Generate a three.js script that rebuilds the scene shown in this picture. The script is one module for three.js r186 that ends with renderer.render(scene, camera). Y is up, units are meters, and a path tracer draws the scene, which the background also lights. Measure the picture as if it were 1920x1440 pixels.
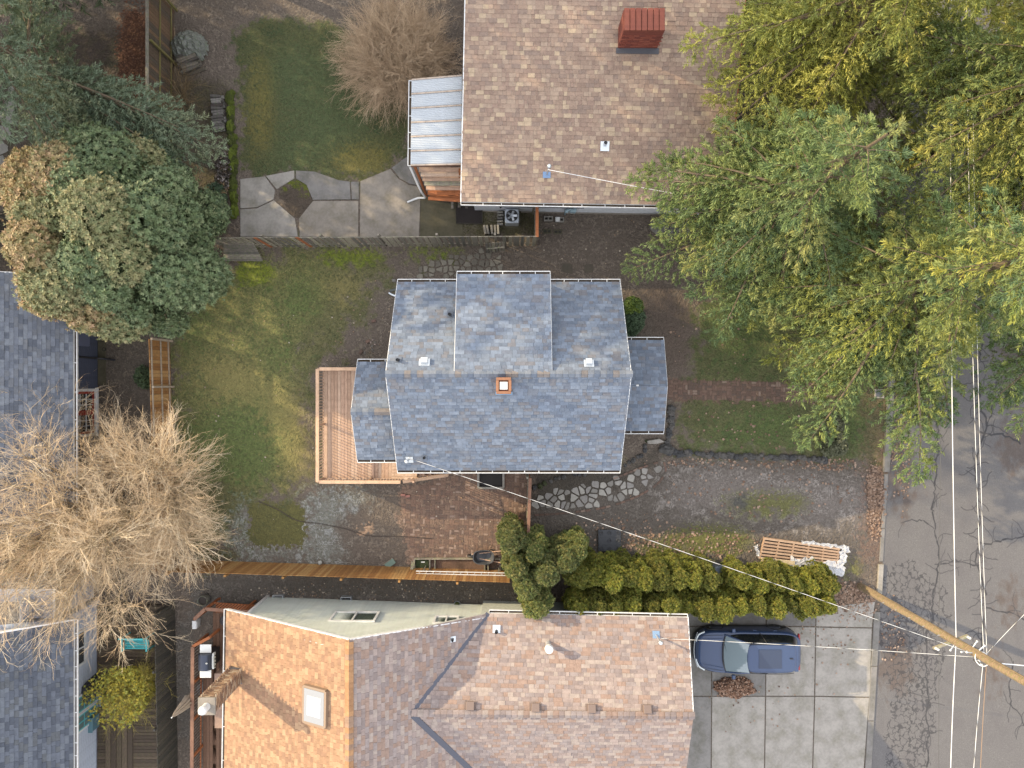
import * as THREE from 'three';
import { mergeGeometries } from 'three/addons/utils/BufferGeometryUtils.js';
import { RoundedBoxGeometry } from 'three/addons/geometries/RoundedBoxGeometry.js';
import { createNoise2D } from 'simplex-noise';

// ---------------------------------------------------------------- camera, sky, sun, exposure
const scene = new THREE.Scene();
const CAM_H = 30, FOCAL = 1280;                       // drone height in metres, focal length in photo pixels
const camera = new THREE.PerspectiveCamera(2 * Math.atan(720 / FOCAL) * 180 / Math.PI, 4 / 3, 0.5, 600);
camera.position.set(0, CAM_H, 0);
camera.up.set(0, 0, -1);
camera.lookAt(0, 0, 0);
const renderer = new THREE.WebGLRenderer({ antialias: true });
renderer.toneMapping = THREE.LinearToneMapping;
renderer.toneMappingExposure = 1.68;
renderer.shadowMap.enabled = true;
const EXPOSURE = 1.5;

const V = (x, y, z) => new THREE.Vector3(x, y, z);
const SUN = V(-0.86, 0.37, -0.36).normalize();        // towards the sun: low, from the upper left of the picture
const sun = new THREE.DirectionalLight(new THREE.Color().setRGB(1, 0.81, 0.52), 5);
sun.position.copy(SUN).multiplyScalar(90);
sun.castShadow = true;
sun.shadow.mapSize.set(4096, 4096);
Object.assign(sun.shadow.camera, { left: -45, right: 45, top: 40, bottom: -40, near: 1, far: 220 });
scene.add(sun, sun.target);
{
  const W = 512, H = 256, d = new Float32Array(W * H * 4);
  for (let j = 0; j < H; j++) for (let i = 0; i < W; i++) {
    const el = ((j + .5) / H - .5) * Math.PI, az = ((i + .5) / W - .5) * 2 * Math.PI;
    const x = Math.cos(az) * Math.cos(el), y = Math.sin(el), z = Math.sin(az) * Math.cos(el);
    const c = Math.max(0, x * SUN.x + y * SUN.y + z * SUN.z), o = (j * W + i) * 4;
    const t = Math.pow(1 - Math.max(0, y), 2.6), g = 0.30 * c ** 5 + 0.55 * c ** 24;
    d[o] = 1.22 + .16 * t + g; d[o + 1] = 1.26 + .08 * t + g * .72; d[o + 2] = 1.36 - .10 * t + g * .40; d[o + 3] = 1;
    if (y < 0) { d[o] = .26; d[o + 1] = .24; d[o + 2] = .21; }
  }
  const t = new THREE.DataTexture(d, W, H, THREE.RGBAFormat, THREE.FloatType);
  t.mapping = THREE.EquirectangularReflectionMapping; t.magFilter = THREE.LinearFilter; t.needsUpdate = true;
  scene.background = t; scene.environment = t;
}

// ---------------------------------------------------------------- helpers
function rngOf(seed) { let a = seed >>> 0; return () => { a = (a + 0x6d2b79f5) | 0; let t = Math.imul(a ^ (a >>> 15), 1 | a); t = (t + Math.imul(t ^ (t >>> 7), 61 | t)) ^ t; return ((t ^ (t >>> 14)) >>> 0) / 4294967296; }; }
const rnd = rngOf(20250);
const rr = (a, b) => a + (b - a) * rnd();
const pick = (l) => l[Math.floor(rnd() * l.length)];
const noise = createNoise2D(rngOf(7));
const fbm = (x, y, n = 3) => { let s = 0, a = .5; for (let i = 0; i < n; i++) { s += a * noise(x, y); x = x * 2.03 + 17.3; y = y * 2.03 - 9.1; a *= .5; } return s; };
const lerp = (a, b, t) => a + (b - a) * t, clamp = (x, a = 0, b = 1) => Math.min(b, Math.max(a, x));
const sstep = (a, b, x) => { const t = clamp((x - a) / (b - a)); return t * t * (3 - 2 * t); };
const Y = V(0, 1, 0), ZERO = V(0, 0, 0);
// a point of the place: photo pixel at a known height above the ground
const P = (px, py, h = 0) => V((px - 960) * (CAM_H - h) / FOCAL, h, (py - 720) * (CAM_H - h) / FOCAL);
const s2l = (c) => { c /= 255; return c <= .04045 ? c / 12.92 : ((c + .055) / 1.055) ** 2.4; };
const l2s = (c) => { c = clamp(c); return 255 * (c <= .0031308 ? c * 12.92 : 1.055 * c ** (1 / 2.4) - .055); };
const alb = (r, g, b, k = 1) => [s2l(r) / EXPOSURE * k, s2l(g) / EXPOSURE * k, s2l(b) / EXPOSURE * k];   // base colour (linear) of a tone read off the photo in open shade
const col = (a) => new THREE.Color().setRGB(a[0], a[1], a[2]);
const mixc = (a, b, t) => [lerp(a[0], b[0], t), lerp(a[1], b[1], t), lerp(a[2], b[2], t)];

const ORG = new WeakMap(), taken = new Map();
const numbered = (n) => { const k = taken.get(n) ?? 0; taken.set(n, k + 1); return k ? n + '_' + String(k).padStart(3, '0') : n; };
function thing(name, label, category, at = ZERO, group, kind) {
  const g = new THREE.Group(); g.name = numbered(name); g.position.copy(at); ORG.set(g, at.clone());
  g.userData = { label, category }; if (group) g.userData.group = group; if (kind) g.userData.kind = kind;
  scene.add(g); return g;
}
function structure(o, name) { o.name = numbered(name); o.userData.kind = 'structure'; o.castShadow = o.receiveShadow = true; scene.add(o); ORG.set(o, o.position.clone()); return o; }
function put(parent, name, geo, m, at = ZERO, quat) {
  const o = new THREE.Mesh(geo, m); o.name = name; o.position.copy(at).sub(ORG.get(parent) ?? ZERO); if (quat) o.quaternion.copy(quat);
  o.castShadow = o.receiveShadow = true; parent.add(o); ORG.set(o, at.clone()); return o;
}
function solo(name, geo, m, label, category, at = ZERO, group, kind) {        // a thing that is one mesh
  const o = new THREE.Mesh(geo, m); o.name = numbered(name); o.position.copy(at); o.castShadow = o.receiveShadow = true;
  o.userData = { label, category }; if (group) o.userData.group = group; if (kind) o.userData.kind = kind;
  scene.add(o); ORG.set(o, at.clone()); return o;
}
// uv in metres by the face each vertex belongs to
function uvw(geo, du = 0, dv = 0) {
  let g = geo.index ? geo.toNonIndexed() : geo;
  for (const k of Object.keys(g.attributes)) if (!['position', 'normal', 'color'].includes(k)) g.deleteAttribute(k);
  if (!g.attributes.normal) g.computeVertexNormals();
  const p = g.attributes.position, n = g.attributes.normal, uv = new Float32Array(p.count * 2);
  for (let i = 0; i < p.count; i++) {
    const ax = Math.abs(n.getX(i)), ay = Math.abs(n.getY(i)), az = Math.abs(n.getZ(i)), x = p.getX(i), y = p.getY(i), z = p.getZ(i);
    if (ay >= ax && ay >= az) { uv[2 * i] = x; uv[2 * i + 1] = z; } else if (az >= ax) { uv[2 * i] = x; uv[2 * i + 1] = y; } else { uv[2 * i] = z; uv[2 * i + 1] = y; }
    uv[2 * i] += du; uv[2 * i + 1] += dv;
  }
  g.setAttribute('uv', new THREE.BufferAttribute(uv, 2)); g.groups = []; return g;
}
const merge = (l) => mergeGeometries(l.map((g) => (g.attributes.uv && !g.index ? g : uvw(g))), false);
const boxg = (w, h, d, x = 0, y = 0, z = 0) => { const g = uvw(new THREE.BoxGeometry(w, h, d), x, z); g.translate(x, y, z); return g; };
const rbox = (w, h, d, r, x = 0, y = 0, z = 0) => { const g = uvw(new RoundedBoxGeometry(w, h, d, 1, r)); g.translate(x, y, z); return g; };
const basis = new THREE.Matrix4();
function turnTo(a, b, up) {                            // local x from a to b, local y close to up
  const x = b.clone().sub(a).normalize(); let z = x.clone().cross(up); if (z.lengthSq() < 1e-6) z = x.clone().cross(V(0, 0, 1)); z.normalize();
  return new THREE.Quaternion().setFromRotationMatrix(basis.makeBasis(x, z.clone().cross(x).normalize(), z));
}
const plankCache = new Map();
function plankGeo(L, T, W, v = 0) {                    // length along x, thickness y, width z; a chamfered board
  L = Math.round(L * 50) / 50; const k = [L, T, W, v].join();
  if (!plankCache.has(k)) {
    const c = Math.min(.006, T * .3, W * .2), s = new THREE.Shape([[-W / 2 + c, -T / 2], [W / 2 - c, -T / 2], [W / 2, -T / 2 + c], [W / 2, T / 2 - c], [W / 2 - c, T / 2], [-W / 2 + c, T / 2], [-W / 2, T / 2 - c], [-W / 2, -T / 2 + c]].map((q) => new THREE.Vector2(...q)));
    const g = new THREE.ExtrudeGeometry(s, { depth: L, bevelEnabled: false }); g.translate(0, 0, -L / 2); g.rotateY(Math.PI / 2);
    plankCache.set(k, uvw(g, v * 1.37, v * .31));
  }
  return plankCache.get(k);
}
function beam(parent, name, a, b, T, W, m, up = Y, v) { // one board between two points, as its own mesh
  return put(parent, name, plankGeo(a.distanceTo(b), T, W, v ?? Math.floor(rnd() * 5)), m, a.clone().add(b).multiplyScalar(.5), turnTo(a, b, up));
}
function bar(a, b, T, W, up = Y) {                     // the same as a geometry in world space
  const g = plankGeo(a.distanceTo(b), T, W, 0).clone(); g.applyQuaternion(turnTo(a, b, up)); const c = a.clone().add(b).multiplyScalar(.5); g.translate(c.x, c.y, c.z); return g;
}
function rod(a, b, r0, r1 = r0, n = 8) {
  const L = a.distanceTo(b), g = new THREE.CylinderGeometry(r1, r0, L, n); g.applyQuaternion(new THREE.Quaternion().setFromUnitVectors(Y, b.clone().sub(a).normalize()));
  const c = a.clone().add(b).multiplyScalar(.5); g.translate(c.x, c.y, c.z); return uvw(g);
}
const tube = (pts, r, seg = 24, n = 6) => uvw(new THREE.TubeGeometry(new THREE.CatmullRomCurve3(pts), seg, r, n));
function clipPoly(poly, nx, ny, d) {                   // keep the side where nx*x + ny*y <= d
  const o = [];
  for (let i = 0; i < poly.length; i++) {
    const a = poly[i], b = poly[(i + 1) % poly.length], da = nx * a[0] + ny * a[1] - d, db = nx * b[0] + ny * b[1] - d;
    if (da <= 0) o.push(a);
    if ((da < 0 && db > 0) || (da > 0 && db < 0)) { const t = da / (da - db); o.push([a[0] + (b[0] - a[0]) * t, a[1] + (b[1] - a[1]) * t]); }
  }
  return o;
}
const area2 = (p) => { let s = 0; for (let i = 0; i < p.length; i++) { const a = p[i], b = p[(i + 1) % p.length]; s += a[0] * b[1] - a[1] * b[0]; } return s / 2; };
const inPoly = (p, x, y) => { let c = false; for (let i = 0, j = p.length - 1; i < p.length; j = i++) { const a = p[i], b = p[j]; if ((a[1] > y) !== (b[1] > y) && x < (b[0] - a[0]) * (y - a[1]) / (b[1] - a[1]) + a[0]) c = !c; } return c; };
// a slab from a ground outline (world x, z), with a small bevel
function slabGeo(pts, y0, y1, bevel = .012, ux = 0, uz = 0) {
  const s = new THREE.Shape(pts.map((q) => new THREE.Vector2(q[0], -q[1])));
  const g = new THREE.ExtrudeGeometry(s, { depth: y1 - y0 - bevel, bevelEnabled: bevel > 0, bevelThickness: bevel, bevelSize: bevel, bevelOffset: -bevel, bevelSegments: 1, steps: 1 });
  g.rotateX(-Math.PI / 2); g.translate(0, y0, 0); return uvw(g, ux, uz);
}
const gpx = (l, h = 0) => l.map(([x, y]) => { const p = P(x, y, h); return [p.x, p.z]; });

// ---------------------------------------------------------------- textures and materials
function dataTex(W, H, fn, srgb = true) {
  const d = new Uint8Array(W * H * 4);
  for (let j = 0; j < H; j++) for (let i = 0; i < W; i++) { const c = fn(i, j), o = (j * W + i) * 4; d[o] = srgb ? l2s(c[0]) : c[0] * 255; d[o + 1] = srgb ? l2s(c[1]) : c[1] * 255; d[o + 2] = srgb ? l2s(c[2]) : c[2] * 255; d[o + 3] = 255; }
  const t = new THREE.DataTexture(d, W, H); t.wrapS = t.wrapT = THREE.MirroredRepeatWrapping; t.magFilter = THREE.LinearFilter; t.minFilter = THREE.LinearMipmapLinearFilter; if (srgb) t.colorSpace = THREE.SRGBColorSpace; t.needsUpdate = true; return t;
}
const grain = dataTex(256, 256, (i, j) => { const v = clamp(.5 + .35 * (rnd() - .5) + .5 * fbm(i / 14, j / 14, 3)); return [v, v, v]; }, false);
grain.repeat.set(1.4, 1.4);
// tone maps near white: multiplied with the material's own colour
const mottle = dataTex(256, 256, (i, j) => { const v = clamp(.86 + .16 * fbm(i / 40, j / 40, 4) + .13 * (rnd() - .5)); return [v, v * (1 + .03 * fbm(i / 30 + 9, j / 30, 2)), v]; });
mottle.repeat.set(.7, .7);
const stain = dataTex(512, 512, (i, j) => { const b = fbm(i / 120, j / 120, 5), s = fbm(i / 22 + 40, j / 22, 3), v = clamp(.82 + .26 * b + .14 * s + .2 * (rnd() - .5)); return [v, v * (1 - .02 * s), v * (1 - .06 * clamp(-b * 2))]; });
stain.repeat.set(.22, .22);
const woodTone = dataTex(512, 256, (i, j) => { const g = fbm(i / 90, j / 3.2, 3), w = fbm(i / 160 + 5, j / 40, 3), v = clamp(.80 + .26 * g + .22 * w + .06 * (rnd() - .5)); const k = sstep(.62, .75, noise(i / 46, j / 16)); return [v * (1 - .35 * k), v * (.98 - .42 * k), v * (.95 - .45 * k)]; });
woodTone.repeat.set(.5, 1.6);
const weathered = dataTex(512, 256, (i, j) => { const g = fbm(i / 70, j / 2.4, 3), w = fbm(i / 60 + 5, j / 30, 4), v = clamp(.74 + .36 * g + .34 * w + .1 * (rnd() - .5)); const m = sstep(.1, .45, fbm(i / 50 + 70, j / 36, 3)); return [v * (1 - .18 * m), v, v * (1 - .3 * m)]; });
weathered.repeat.set(.5, 1.6);
const shingleTone = dataTex(256, 256, (i, j) => { const v = clamp(.84 + .34 * (rnd() - .5) + .2 * fbm(i / 60, j / 60, 4)); return [v, v, v]; });
shingleTone.repeat.set(.8, .8);
function mat(c, o = {}) {
  const { rough = .85, metal = 0, map, bump = 0, ...rest } = o;
  const m = new THREE.MeshStandardMaterial({ color: Array.isArray(c) ? col(c) : c, roughness: rough, metalness: metal, ...rest });
  if (map) m.map = map; if (bump) { m.bumpMap = grain; m.bumpScale = bump; } return m;
}
const leafMat = (o = {}) => new THREE.MeshPhysicalMaterial({ color: 0xffffff, roughness: .75, side: THREE.DoubleSide, transmission: .3, thickness: 0, ...o });
const M = {
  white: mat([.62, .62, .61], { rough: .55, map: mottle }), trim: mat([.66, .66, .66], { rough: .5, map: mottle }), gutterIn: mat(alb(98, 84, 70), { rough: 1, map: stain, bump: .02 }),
  soffit: mat([.42, .42, .40], { map: mottle }), galv: mat([.52, .55, .58], { rough: .4, metal: .7 }), black: mat([.018, .018, .02], { rough: .6 }), darkMetal: mat([.05, .05, .055], { rough: .5, metal: .5 }),
  concrete: mat(alb(172, 166, 158), { rough: .95, map: stain, bump: .006 }), concreteWarm: mat(alb(160, 151, 140), { rough: .95, map: stain, bump: .006 }), concreteMossy: mat(alb(104, 98, 78), { rough: .95, map: stain, bump: .008 }), concreteDark: mat(alb(142, 138, 134), { rough: .95, map: stain, bump: .006 }),
  cedar: [mat(alb(228, 196, 172), { map: woodTone }), mat(alb(220, 184, 160), { map: woodTone }), mat(alb(236, 206, 182), { map: woodTone }), mat(alb(210, 176, 152), { map: woodTone })],
  rail: mat(alb(234, 196, 164), { map: woodTone }),
  gold: [mat(alb(196, 148, 88), { map: woodTone }), mat(alb(182, 132, 74), { map: woodTone }), mat(alb(206, 162, 102), { map: woodTone }), mat(alb(170, 120, 66), { map: woodTone })],
  old: [mat(alb(168, 158, 144), { map: weathered }), mat(alb(150, 142, 130), { map: weathered }), mat(alb(182, 172, 154), { map: weathered }), mat(alb(132, 126, 118), { map: weathered })],
  dark: [mat(alb(86, 80, 72), { map: weathered }), mat(alb(74, 70, 64), { map: weathered }), mat(alb(98, 90, 80), { map: weathered })],
  brownDeck: [mat(alb(124, 92, 72), { map: woodTone }), mat(alb(112, 82, 64), { map: woodTone }), mat(alb(132, 100, 80), { map: woodTone })],
  greyDeck: [mat(alb(104, 88, 70), { map: weathered }), mat(alb(92, 76, 62), { map: weathered }), mat(alb(116, 98, 80), { map: weathered })],
  orangeWood: mat(alb(190, 116, 70), { map: woodTone }), brownTrim: mat(alb(150, 112, 92), { map: woodTone }),
  brick: [[142, 112, 96], [130, 104, 90], [150, 122, 104], [122, 100, 88], [172, 146, 130]].map((c) => mat(alb(...c), { map: mottle, bump: .004 })),
  pathBrick: [[120, 94, 82], [110, 88, 76], [130, 104, 90], [104, 86, 76], [150, 128, 114]].map((c) => mat(alb(...c), { map: mottle, bump: .004 })),
  stone: [[140, 136, 130], [126, 124, 120], [152, 148, 140], [116, 112, 108]].map((c) => mat(alb(...c), { map: mottle, bump: .008 })),
  rock: [[96, 94, 92], [82, 82, 84], [112, 108, 104]].map((c) => mat(alb(...c), { map: mottle, bump: .012 })),
  wire: mat([.62, .62, .62], { rough: .5 }), wireDark: mat([.06, .06, .06], { rough: .6 }),
};

// ---------------------------------------------------------------- ground
{
  const far = new THREE.Mesh(uvw(new THREE.CircleGeometry(300, 48).rotateX(-Math.PI / 2)), mat(alb(78, 80, 56), { map: stain, rough: 1 }));
  far.position.y = -.03; structure(far, 'terrain');
}
const GW = 48, GD = 36;                                // the detailed sheet, metres
const MW = 1024, MH = 768;
function mask(polys, blur) {                           // polygons in photo pixels on the ground -> soft coverage
  const c = document.createElement('canvas'); c.width = MW; c.height = MH; const x = c.getContext('2d'); x.fillStyle = '#000'; x.fillRect(0, 0, MW, MH); x.fillStyle = '#fff';
  for (const p of polys) { x.beginPath(); gpx(p).forEach(([a, b], i) => x[i ? 'lineTo' : 'moveTo']((a + GW / 2) / GW * MW, (b + GD / 2) / GD * MH)); x.closePath(); x.fill(); }
  const d = x.getImageData(0, 0, MW, MH).data; let f = new Float32Array(MW * MH); for (let i = 0; i < f.length; i++) f[i] = d[i * 4] / 255;
  for (let k = 0; k < 2 && blur > 0; k++) for (const [n, m, sn, sm] of [[MH, MW, MW, 1], [MW, MH, 1, MW]]) {
    const o = new Float32Array(f.length), r = blur;
    for (let a = 0; a < n; a++) { let s = 0; for (let b = -r; b <= r; b++) s += f[a * sn + clamp(b, 0, m - 1) * sm]; for (let b = 0; b < m; b++) { o[a * sn + b * sm] = s / (2 * r + 1); s += f[a * sn + Math.min(m - 1, b + r + 1) * sm] - f[a * sn + Math.max(0, b - r) * sm]; } }
    f = o;
  }
  return f;
}
const oval = (cx, cy, rx, ry, n = 18) => Array.from({ length: n }, (_, i) => [cx + rx * Math.cos(i / n * 6.283), cy + ry * Math.sin(i / n * 6.283)]);
const backLawn = [[322, 640], [345, 590], [395, 530], [420, 492], [560, 468], [880, 470], [890, 482], [760, 492], [690, 540], [655, 650], [585, 676], [575, 900], [560, 940], [455, 935], [440, 1055], [330, 1050]];
const upperLawn = [[440, 40], [650, 40], [760, 190], [772, 290], [700, 335], [640, 338], [560, 320], [450, 335], [452, 200]];
const frontLawn = [[1300, 575], [1400, 540], [1560, 560], [1682, 600], [1664, 872], [1560, 862], [1262, 848], [1275, 760], [1300, 690]];
const stripLawn = [[1560, 660], [1682, 640], [1664, 872], [1552, 868]];
const GL = [   // layers over bare soil: [polygons, blur, edge softness, noise amount, noise size m, tones, amount]
  [[backLawn], 18, .3, .75, 1.3, [[80, 82, 48], [96, 92, 58], [70, 74, 44]], .9],
  [[[[330, 620], [420, 505], [560, 475], [640, 480], [560, 640], [560, 900], [440, 930], [335, 800]]], 20, .3, .45, 1.0, [[84, 90, 50], [104, 100, 62], [74, 82, 46]], 1],
  [[oval(570, 560, 50, 40), oval(470, 820, 70, 90), oval(370, 850, 40, 70), oval(520, 670, 40, 30), oval(360, 610, 40, 40)], 16, .3, .5, .8, [[72, 88, 46], [80, 94, 50]], .65],
  [[oval(440, 715, 60, 45), oval(640, 540, 50, 30), oval(530, 770, 40, 60), oval(400, 690, 45, 30), oval(560, 870, 40, 50)], 14, .35, .6, .7, [[118, 108, 66], [106, 98, 60]], .7],
  [[oval(478, 512, 42, 24), oval(660, 482, 70, 14), oval(820, 474, 70, 8)], 6, .3, .5, .5, [[104, 112, 30], [92, 104, 28]], .85],
  [[upperLawn], 10, .2, .5, 1.4, [[62, 70, 40], [78, 78, 48], [50, 62, 36]], 1],
  [[oval(560, 150, 90, 60), oval(620, 230, 80, 60), oval(540, 290, 60, 30)], 16, .4, .5, .9, [[62, 74, 46], [70, 80, 50]], .7],
  [[oval(490, 200, 22, 110), oval(680, 300, 60, 30)], 10, .4, .6, .5, [[104, 94, 44], [92, 84, 46]], .7],
  [[frontLawn], 14, .25, .6, 1.2, [[70, 76, 44], [86, 84, 54], [60, 70, 38]], .95],
  [[oval(1400, 600, 95, 50), oval(1450, 800, 60, 45), oval(1400, 690, 80, 20), oval(1610, 800, 45, 65), oval(1360, 820, 60, 22)], 16, .4, .5, .8, [[66, 84, 42], [76, 88, 46], [60, 76, 40]], .85],
  [[[[1000, 958], [1130, 930], [1248, 866], [1400, 862], [1650, 880], [1652, 1060], [1600, 1092], [1440, 1075], [1000, 1048]]], 10, .25, .35, .7, [[84, 78, 72], [74, 68, 62], [92, 86, 80]], .9],
  [[[[1240, 895], [1320, 875], [1640, 905], [1640, 990], [1500, 985], [1380, 960], [1250, 965]]], 14, .4, .6, .9, [[106, 99, 94], [94, 87, 82], [118, 112, 107]], .95],
  [[oval(1440, 945, 90, 20), oval(1330, 1015, 90, 28), oval(1600, 1065, 22, 18), oval(1170, 870, 20, 8), oval(1240, 1030, 60, 16)], 8, .35, .5, .5, [[78, 78, 34], [88, 90, 30]], .75],
  [[oval(1388, 943, 24, 13)], 5, .3, .3, .4, [[58, 57, 60], [66, 64, 66]], .85],
  [[[[360, 1080], [960, 1098], [1000, 1160], [330, 1160], [330, 1400], [360, 1400]]], 8, .2, .3, .5, [[88, 82, 75], [76, 71, 65], [98, 92, 85]], 1],
  [[[[450, 930], [470, 940], [470, 1025], [575, 1030], [576, 945], [600, 930], [640, 960], [620, 1010], [660, 1040], [640, 1056], [450, 1058], [430, 1000]], [[560, 922], [690, 915], [700, 950], [600, 955]]], 9, .45, .8, .5, [[128, 134, 130], [108, 112, 102], [146, 152, 152]], .5],
  [[[[467, 944], [573, 946], [571, 1024], [566, 1027], [475, 1024], [468, 1018]]], 1, .2, .06, .2, [[78, 76, 44], [86, 82, 46], [70, 70, 42]], 1],
  [[[[752, 912], [800, 905], [850, 884], [990, 884], [986, 1010], [942, 1064], [786, 1068], [766, 1050], [748, 960]]], 4, .3, .3, .5, [[118, 96, 82], [104, 86, 74], [132, 110, 94]], .9],
  [[[[1245, 712], [1420, 716], [1574, 722], [1574, 758], [1420, 754], [1245, 750]]], 3, .3, .3, .5, [[104, 82, 70], [92, 74, 64]], .9],
  [[oval(687, 992, 17, 7)], 3, .3, .4, .2, [[186, 152, 120], [170, 136, 108]], .8],
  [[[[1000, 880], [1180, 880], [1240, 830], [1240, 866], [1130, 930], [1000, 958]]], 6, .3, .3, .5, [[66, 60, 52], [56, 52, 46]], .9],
  [[oval(560, 372, 34, 38)], 4, .3, .4, .4, [[74, 64, 54], [64, 56, 48]], 1],
  [[oval(545, 345, 22, 8), oval(575, 350, 10, 16)], 3, .3, .5, .3, [[92, 98, 18], [78, 84, 20]], .9],
  [[[[186, 600], [290, 600], [290, 1080], [186, 1080]]], 6, .3, .4, .6, [[94, 85, 75], [82, 75, 67], [104, 94, 82]], .9],
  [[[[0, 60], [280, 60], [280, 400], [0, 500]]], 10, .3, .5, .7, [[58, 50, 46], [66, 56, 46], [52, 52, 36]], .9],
  [[[[225, 20], [280, 20], [280, 200], [225, 200]]], 3, .3, .3, .4, [[92, 62, 46], [80, 54, 42]], .9],
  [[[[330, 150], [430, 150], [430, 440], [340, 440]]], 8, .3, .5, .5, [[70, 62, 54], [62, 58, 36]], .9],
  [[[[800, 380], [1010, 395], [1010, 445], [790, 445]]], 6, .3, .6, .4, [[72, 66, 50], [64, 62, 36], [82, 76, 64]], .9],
  [[[[1620, 600], [1690, 600], [1660, 1060], [1618, 1060]]], 6, .3, .8, .6, [[104, 78, 66], [88, 70, 60]], .5],
  [[[[1235, 520], [1300, 580], [1290, 700], [1255, 715], [1200, 560]]], 8, .3, .4, .6, [[88, 76, 68], [78, 68, 60]], .8],
];
let grassAt;
{
  const W = 2048, H = 1536, d = new Uint8Array(W * H * 4), bump = new Uint8Array(W * H * 4), acc = new Float32Array(W * H * 3), KS = 1.5;
  const n1 = new Float32Array(MW * MH), n2 = new Float32Array(MW * MH), n3 = new Float32Array(MW * MH);
  for (let j = 0; j < MH; j++) for (let i = 0; i < MW; i++) { const x = i / MW * GW, z = j / MH * GD, o = j * MW + i; n1[o] = fbm(x * .55, z * .55, 4); n2[o] = fbm(x * 1.7 + 31, z * 1.7, 4); n3[o] = fbm(x * 5 + 77, z * 5, 3); }
  const soil = [alb(94, 84, 75, KS), alb(84, 75, 67, KS), alb(104, 94, 84, KS)];
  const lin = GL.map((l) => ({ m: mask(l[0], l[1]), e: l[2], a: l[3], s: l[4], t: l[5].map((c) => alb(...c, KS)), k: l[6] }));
  const grassMask = new Float32Array(MW * MH);
  const hash = (i, j) => { let h = Math.imul(i, 374761393) + Math.imul(j, 668265263) | 0; h = Math.imul(h ^ (h >>> 13), 1274126177); return ((h ^ (h >>> 16)) >>> 0) / 4294967296; };
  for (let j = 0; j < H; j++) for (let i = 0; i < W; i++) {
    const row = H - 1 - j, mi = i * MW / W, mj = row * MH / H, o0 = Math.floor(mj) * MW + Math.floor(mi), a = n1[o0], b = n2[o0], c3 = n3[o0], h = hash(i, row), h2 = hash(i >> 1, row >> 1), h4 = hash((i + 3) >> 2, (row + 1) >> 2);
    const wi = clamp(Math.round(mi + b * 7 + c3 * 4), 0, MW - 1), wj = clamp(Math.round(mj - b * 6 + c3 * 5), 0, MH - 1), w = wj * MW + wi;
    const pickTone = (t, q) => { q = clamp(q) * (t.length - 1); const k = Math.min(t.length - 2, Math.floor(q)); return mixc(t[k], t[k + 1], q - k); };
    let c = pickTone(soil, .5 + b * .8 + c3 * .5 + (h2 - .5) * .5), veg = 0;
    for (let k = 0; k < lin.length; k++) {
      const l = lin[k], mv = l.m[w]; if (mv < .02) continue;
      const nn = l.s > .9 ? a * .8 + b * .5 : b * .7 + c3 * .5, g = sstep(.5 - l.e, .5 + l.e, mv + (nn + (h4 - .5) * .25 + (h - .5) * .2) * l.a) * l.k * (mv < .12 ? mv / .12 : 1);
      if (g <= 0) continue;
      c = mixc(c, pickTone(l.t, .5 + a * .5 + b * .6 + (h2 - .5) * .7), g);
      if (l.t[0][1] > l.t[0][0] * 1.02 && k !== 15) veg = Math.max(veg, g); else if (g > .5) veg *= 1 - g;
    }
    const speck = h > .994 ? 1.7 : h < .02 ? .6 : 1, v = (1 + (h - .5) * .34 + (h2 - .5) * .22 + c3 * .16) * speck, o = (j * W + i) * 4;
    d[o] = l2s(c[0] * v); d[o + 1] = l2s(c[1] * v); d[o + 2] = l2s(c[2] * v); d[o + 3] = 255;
    if (!(i & 1) && !(row & 1)) grassMask[o0] = veg;
    const bv = 255 * clamp(.5 + .5 * c3 + .35 * (h2 - .5) + .3 * (h - .5)); bump[o] = bump[o + 1] = bump[o + 2] = bv; bump[o + 3] = 255;
  }
  const mk = (data, s) => { const t = new THREE.DataTexture(data, W, H); t.magFilter = THREE.LinearFilter; t.minFilter = THREE.LinearMipmapLinearFilter; if (s) t.colorSpace = THREE.SRGBColorSpace; t.needsUpdate = true; return t; };
  const g = new THREE.PlaneGeometry(GW, GD).rotateX(-Math.PI / 2);
  const m = new THREE.MeshStandardMaterial({ map: mk(d, true), bumpMap: mk(bump), bumpScale: .045, roughness: 1 });
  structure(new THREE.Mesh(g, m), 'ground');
  grassAt = (x, z) => { const i = Math.floor((x + GW / 2) / GW * MW), j = Math.floor((z + GD / 2) / GD * MH); return i < 0 || j < 0 || i >= MW || j >= MH ? 0 : grassMask[j * MW + i]; };
}

// ---------------------------------------------------------------- instanced masses
function copies(parent, name, geo, m, list, tint = true) { // list of [x, y, z, quaternion, sx, sy, sz, colour]; positions in world
  const o = new THREE.InstancedMesh(geo, m, list.length), mx = new THREE.Matrix4(), p = new THREE.Vector3(), s = new THREE.Vector3(), org = parent ? ORG.get(parent) ?? ZERO : ZERO, cc = new THREE.Color();
  list.forEach((l, i) => { o.setMatrixAt(i, mx.compose(p.set(l[0] - org.x, l[1] - org.y, l[2] - org.z), l[3], s.set(l[4], l[5] ?? l[4], l[6] ?? l[4]))); if (tint && l[7]) o.setColorAt(i, cc.setRGB(l[7][0], l[7][1], l[7][2])); });
  o.castShadow = o.receiveShadow = true; o.name = name; if (parent) o.userData.kind = 'stuff'; (parent ?? scene).add(o); return o;
}
const eul = new THREE.Euler();
const turn = (x, y, z) => new THREE.Quaternion().setFromEuler(eul.set(x, y, z));
function tris(list) { const g = new THREE.BufferGeometry(); g.setAttribute('position', new THREE.Float32BufferAttribute(list, 3)); g.computeVertexNormals(); return g; }
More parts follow.
